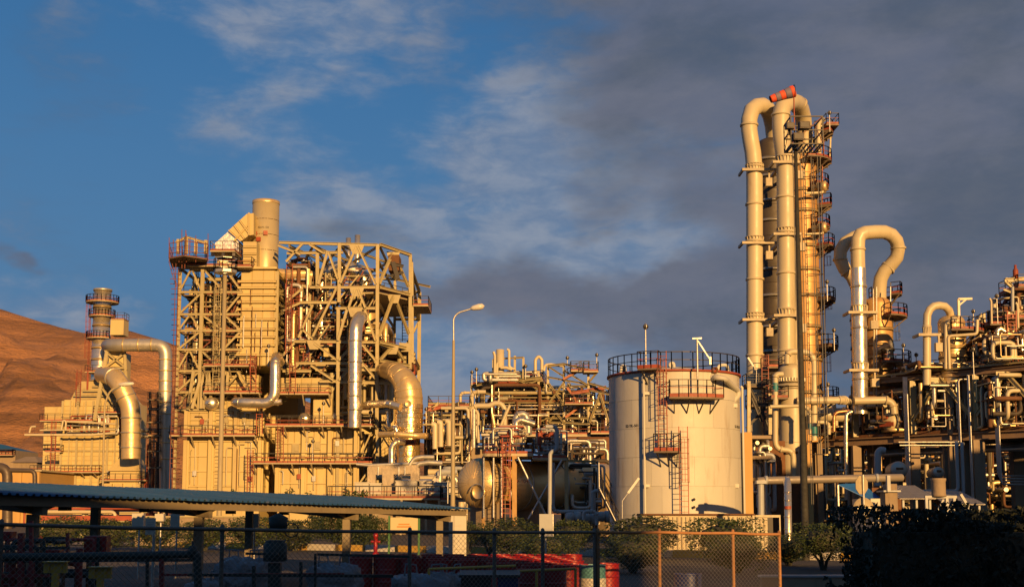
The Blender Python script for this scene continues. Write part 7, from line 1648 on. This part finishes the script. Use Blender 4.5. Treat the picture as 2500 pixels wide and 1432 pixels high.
# ------------------------------------------------ dark machinery under the shelter
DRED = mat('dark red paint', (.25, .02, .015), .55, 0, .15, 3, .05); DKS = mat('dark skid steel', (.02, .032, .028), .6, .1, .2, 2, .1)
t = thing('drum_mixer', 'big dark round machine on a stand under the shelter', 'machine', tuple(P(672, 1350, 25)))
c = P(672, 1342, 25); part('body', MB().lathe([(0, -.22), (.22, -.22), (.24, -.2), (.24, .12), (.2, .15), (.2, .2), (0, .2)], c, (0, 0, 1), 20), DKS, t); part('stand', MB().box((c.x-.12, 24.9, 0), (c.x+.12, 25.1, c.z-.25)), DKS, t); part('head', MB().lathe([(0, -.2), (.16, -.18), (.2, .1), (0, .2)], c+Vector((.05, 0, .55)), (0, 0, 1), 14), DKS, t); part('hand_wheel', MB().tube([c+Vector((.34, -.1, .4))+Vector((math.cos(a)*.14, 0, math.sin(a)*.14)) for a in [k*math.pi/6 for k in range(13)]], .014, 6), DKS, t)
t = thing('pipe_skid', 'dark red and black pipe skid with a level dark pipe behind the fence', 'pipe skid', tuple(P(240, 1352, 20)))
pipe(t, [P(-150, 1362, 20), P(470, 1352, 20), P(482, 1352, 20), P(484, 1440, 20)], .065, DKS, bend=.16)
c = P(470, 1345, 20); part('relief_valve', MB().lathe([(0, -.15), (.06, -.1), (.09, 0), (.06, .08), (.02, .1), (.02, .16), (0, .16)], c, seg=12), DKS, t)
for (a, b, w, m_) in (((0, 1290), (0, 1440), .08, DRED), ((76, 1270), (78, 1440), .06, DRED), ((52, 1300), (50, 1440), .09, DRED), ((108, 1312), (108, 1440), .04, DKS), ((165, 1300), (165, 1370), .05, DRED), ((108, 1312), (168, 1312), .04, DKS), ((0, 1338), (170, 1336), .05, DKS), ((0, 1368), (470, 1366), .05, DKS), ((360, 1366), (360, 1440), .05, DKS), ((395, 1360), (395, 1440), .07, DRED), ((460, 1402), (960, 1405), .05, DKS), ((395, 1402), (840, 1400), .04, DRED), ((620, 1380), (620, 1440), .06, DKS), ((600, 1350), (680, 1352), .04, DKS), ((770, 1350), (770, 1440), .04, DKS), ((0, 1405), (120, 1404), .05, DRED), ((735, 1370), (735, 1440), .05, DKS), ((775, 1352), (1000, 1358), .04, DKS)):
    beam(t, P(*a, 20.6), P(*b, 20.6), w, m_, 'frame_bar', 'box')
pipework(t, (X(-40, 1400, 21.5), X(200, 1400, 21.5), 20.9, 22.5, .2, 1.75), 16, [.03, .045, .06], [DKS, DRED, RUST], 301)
for u, v, w, h, m_, l in ((232, 1336, 54, 56, RD, 'red fire hose cabinet right of the first shelter post'), (127, 1350, 34, 18, RD, 'small red box on the skid frame left of the shelter post'), (14, 1308, 26, 22, RD, 'red box at the very left edge behind the fence')):
    c = P(u, v, 22.5); kw = w*mpp(22.5)/2; kh = h*mpp(22.5)/2; t = thing('red_box', l, 'box', tuple(c)); boxpart(t, 'body', (c.x-kw, c.y, c.z-kh), (c.x+kw, c.y+.25, c.z+kh), RD); boxpart(t, 'door', (c.x-kw*.9, c.y-.02, c.z-kh*.88), (c.x+kw*.9, c.y-.001, c.z+kh*.88), RD); boxpart(t, 'handle', (c.x+kw*.6, c.y-.04, c.z-.03), (c.x+kw*.7, c.y-.021, c.z+.03), BLACK); boxpart(t, 'leg', (c.x-.03, c.y+.05, 0), (c.x+.03, c.y+.11, c.z-kh), DKS)
for u, vt, w, l in ((138, 1371, 56, 'left and taller of two yellow T-shaped stands'), (247, 1384, 54, 'right and lower of two yellow T-shaped stands')):
    c = P(u, vt, 18.6); k_ = mpp(18.6)*w/2; t = thing('t_stand', l, 'stand', (c.x, 18.6, 0)); t.name = 'yellow_stand'; ROOT[t.name] = Vector((c.x, 18.6, 0)); boxpart(t, 'head_plate', (c.x-k_, 18.55, c.z-.16), (c.x+k_, 18.6, c.z), YEL); boxpart(t, 'flange', (c.x-k_, 18.48, c.z+.002), (c.x+k_, 18.68, c.z+.014), YEL); boxpart(t, 'stem', (c.x-.045, 18.54, 0), (c.x+.045, 18.62, c.z-.162), YEL)
    boxpart(t, 'rib', (c.x-k_*.6, 18.53, c.z-.14), (c.x-k_*.45, 18.549, c.z-.02), YEL); boxpart(t, 'rib', (c.x+k_*.45, 18.53, c.z-.14), (c.x+k_*.6, 18.549, c.z-.02), YEL)
t = thing('yellow_railing', 'low yellow pipe railing round the bins and drums behind the fence', 'railing', tuple(P(1220, 1390, 24.4)))
for a, b in (((1047, 1388), (1260, 1380)), ((1200, 1396), (1405, 1387)), ((1047, 1388), (1047, 1440)), ((1405, 1387), (1405, 1440)), ((1310, 1392), (1310, 1440)), ((1155, 1384), (1155, 1400))): beam(t, P(*a, 24.6), P(*b, 24.6), .055, YEL, 'rail' if abs(a[1]-b[1]) < 12 else 'post', 'rod')
# boards and boxes on posts
for (u, v, w, h, dd, l) in ((335, 1268, 26, 32, 40, 'white junction box on a post, leftmost under the shelter eave'), (388, 1262, 20, 18, 44, 'small white box high on a post left of centre of the shelter'), (427, 1269, 22, 32, 40, 'white junction box on a slim post right of the notice sheet'), (618, 1270, 20, 34, 40, 'grey white box on a post near the dark machine'), (1333, 1281, 32, 54, 38, 'grey meter cabinet on a post before the shrubs at centre'), (367, 1284, 24, 40, 24, 'white notice sheet on a thin post behind the fence')):
    c = P(u, v, dd); kw, kh = w*mpp(dd)/2, h*mpp(dd)/2; t = thing('post_box', l, 'sign' if 'notice' in l else 'box', (c.x, dd, 0)); t.name = 'notice_board' if 'notice' in l else 'junction_box'; ROOT[t.name] = Vector((c.x, dd, 0))
    boxpart(t, 'body', (c.x-kw, dd, c.z-kh), (c.x+kw, dd+(.03 if 'notice' in l else .2), c.z+kh), WCAB if dd != 38 else GREY); part('post', MB().tube([(c.x, dd+.26, 0), (c.x, dd+.26, c.z+kh*.6)], .03, 8), GALV, t)
    if 'notice' in l:
        for j in range(5): boxpart(t, 'text_line', (c.x-kw*.7, dd-.004, c.z+kh*(.5-.25*j)-.006), (c.x+kw*(.7-.2*(j % 2)), dd-.001, c.z+kh*(.5-.25*j)+.006), GREY)
    else: boxpart(t, 'side_trim', (c.x+kw+.003, dd-.01, c.z-kh), (c.x+kw+.03, dd+.21, c.z+kh), GALV)
GRN = mat('green paint', (.03, .14, .03), .5, 0, .1, 2, 0)
t = thing('notice_board', 'pale yellow notice board between two green posts at centre', 'sign', (X(985, 1300, 62), 62, 0))
a, b = X(953, 1290, 62), X(1020, 1290, 62); boxpart(t, 'board', (a, 62, Z(1293, 62)), (b, 62.06, Z(1262, 62)), mat('pale yellow board', (.6, .5, .26), .6, 0, .05, 1, 0))
for x in (a-.06, b+.06): part('post', MB().box((x-.05, 61.98, 0), (x+.05, 62.08, Z(1258, 62))), GRN, t)
for j, w in enumerate((.55, .7)): boxpart(t, 'printed_line', ((a+b)/2-w*.5, 61.97, Z(1280+j*6, 62)), ((a+b)/2+w*.5, 61.995, Z(1277+j*6, 62)), mat('orange print', (.7, .25, .04), .6))
t = thing('fire_hydrant', 'red fire hydrant left of the pale yellow notice board', 'hydrant', (X(917, 1320, 62), 62, 0)); c = Vector((X(917, 1320, 62), 62, 0))
part('barrel', MB().lathe([(0, 1.15), (.06, 1.12), (.12, 1.0), (.14, .9), (.1, .85), (.1, .12), (.16, .1), (.16, 0)], c, seg=14), RD, t); part('outlet', MB().lathe([(0, .24), (.06, .24), (.07, .2), (.05, .05)], c+Vector((0, 0, .65)), (1, 0, 0), 10), RD, t); part('outlet', MB().lathe([(0, .24), (.06, .24), (.07, .2), (.05, .05)], c+Vector((0, 0, .65)), (-1, 0, 0), 10), RD, t)
t = thing('low_wall', 'brown low wall and pale panels seen below the shelter roof', 'wall', (X(460, 1280, 76), 76, 0)); boxpart(t, 'wall', (X(330, 1280, 76), 76, 0), (X(612, 1280, 76), 76.3, Z(1262, 76)), CONC); boxpart(t, 'coping', (X(328, 1280, 76), 75.9, Z(1262, 76)+.002), (X(614, 1280, 76), 76.4, Z(1260, 76)+.04), CREAM)
t = thing('red_trough', 'long red tray of pipework glowing beyond the hedge at left', 'pipework', (X(300, 1262, 90), 90, 0)); boxpart(t, 'tray', (X(100, 1262, 90), 90, Z(1270, 90)), (X(370, 1262, 90), 92, Z(1258, 90)), RED)
pipework(t, (X(80, 1250, 95), X(420, 1250, 95), 92, 97, .1, Z(1240, 95)), 22, [.08, .14], [BEIGE, RED, CREAM], 311, vert=.3)
t = thing('parapet', 'low dark concrete parapet across the lower right behind the fence', 'wall', (X(1960, 1400, 34), 34, 0)); boxpart(t, 'wall', (X(1860, 1400, 34), 34, 0), (X(2140, 1400, 34), 34.3, Z(1408, 34)), CONC); boxpart(t, 'coping', (X(1856, 1400, 34), 33.95, Z(1408, 34)+.002), (X(2144, 1400, 34), 34.36, Z(1403, 34)), GREY)
# ------------------------------------------------ unseen blocks added beside and behind the camera to cast the evening shade
pv = Vector((math.cos(SUN_AZ), math.sin(SUN_AZ), 0)); sv = Vector((math.sin(SUN_AZ), -math.cos(SUN_AZ), 0))
def block(label, s0, s1, tt, dep, h, m_, name='shade_block'):
    c = pv*(s0+s1)/2+sv*tt; t_ = thing(name, label, 'building', (c.x, c.y, 0)); a = pv*s0+sv*tt; L = s1-s0; o = a
    q4 = [o, o+pv*L, o+pv*L+sv*dep, o+sv*dep]
    part('wall', MB().prism([(p.x, p.y) for p in q4], 0, h), m_, t_)
    q5 = [o-pv*.3-sv*.3, o+pv*(L+.3)-sv*.3, o+pv*(L+.3)+sv*(dep+.3), o-pv*.3+sv*(dep+.3)]
    part('parapet', MB().prism([(p.x, p.y) for p in q5], h+.002, h+.5), CONC, t_)
    for fz in range(int(h//3.2)):
        for i in range(int(L//3.2)):
            p = o+pv*(1.6+i*3.2)-sv*.02; f_ = part('window', MB().bar(p+Vector((-pv.x*.8, -pv.y*.8, 1.9+fz*3.2)), p+Vector((pv.x*.8, pv.y*.8, 1.9+fz*3.2)), .06, 1.4), GREY, t_)
    return t_
block('long unseen shade block added behind the photographer on the left', -45, 10.4, 15, 10, 11.6, CONC)
block('unseen shade block added behind the photographer on the right', 13.9, 40, 15, 10, 11.6, CONC)  # gap beside this added block is shaped to let sun onto the fence
block('tall unseen shade block added right of the frame', 56, 135, -20, 18, 21.5, CASING, 'tall_shade_block')  # added out of view to shade the lower columns and rack
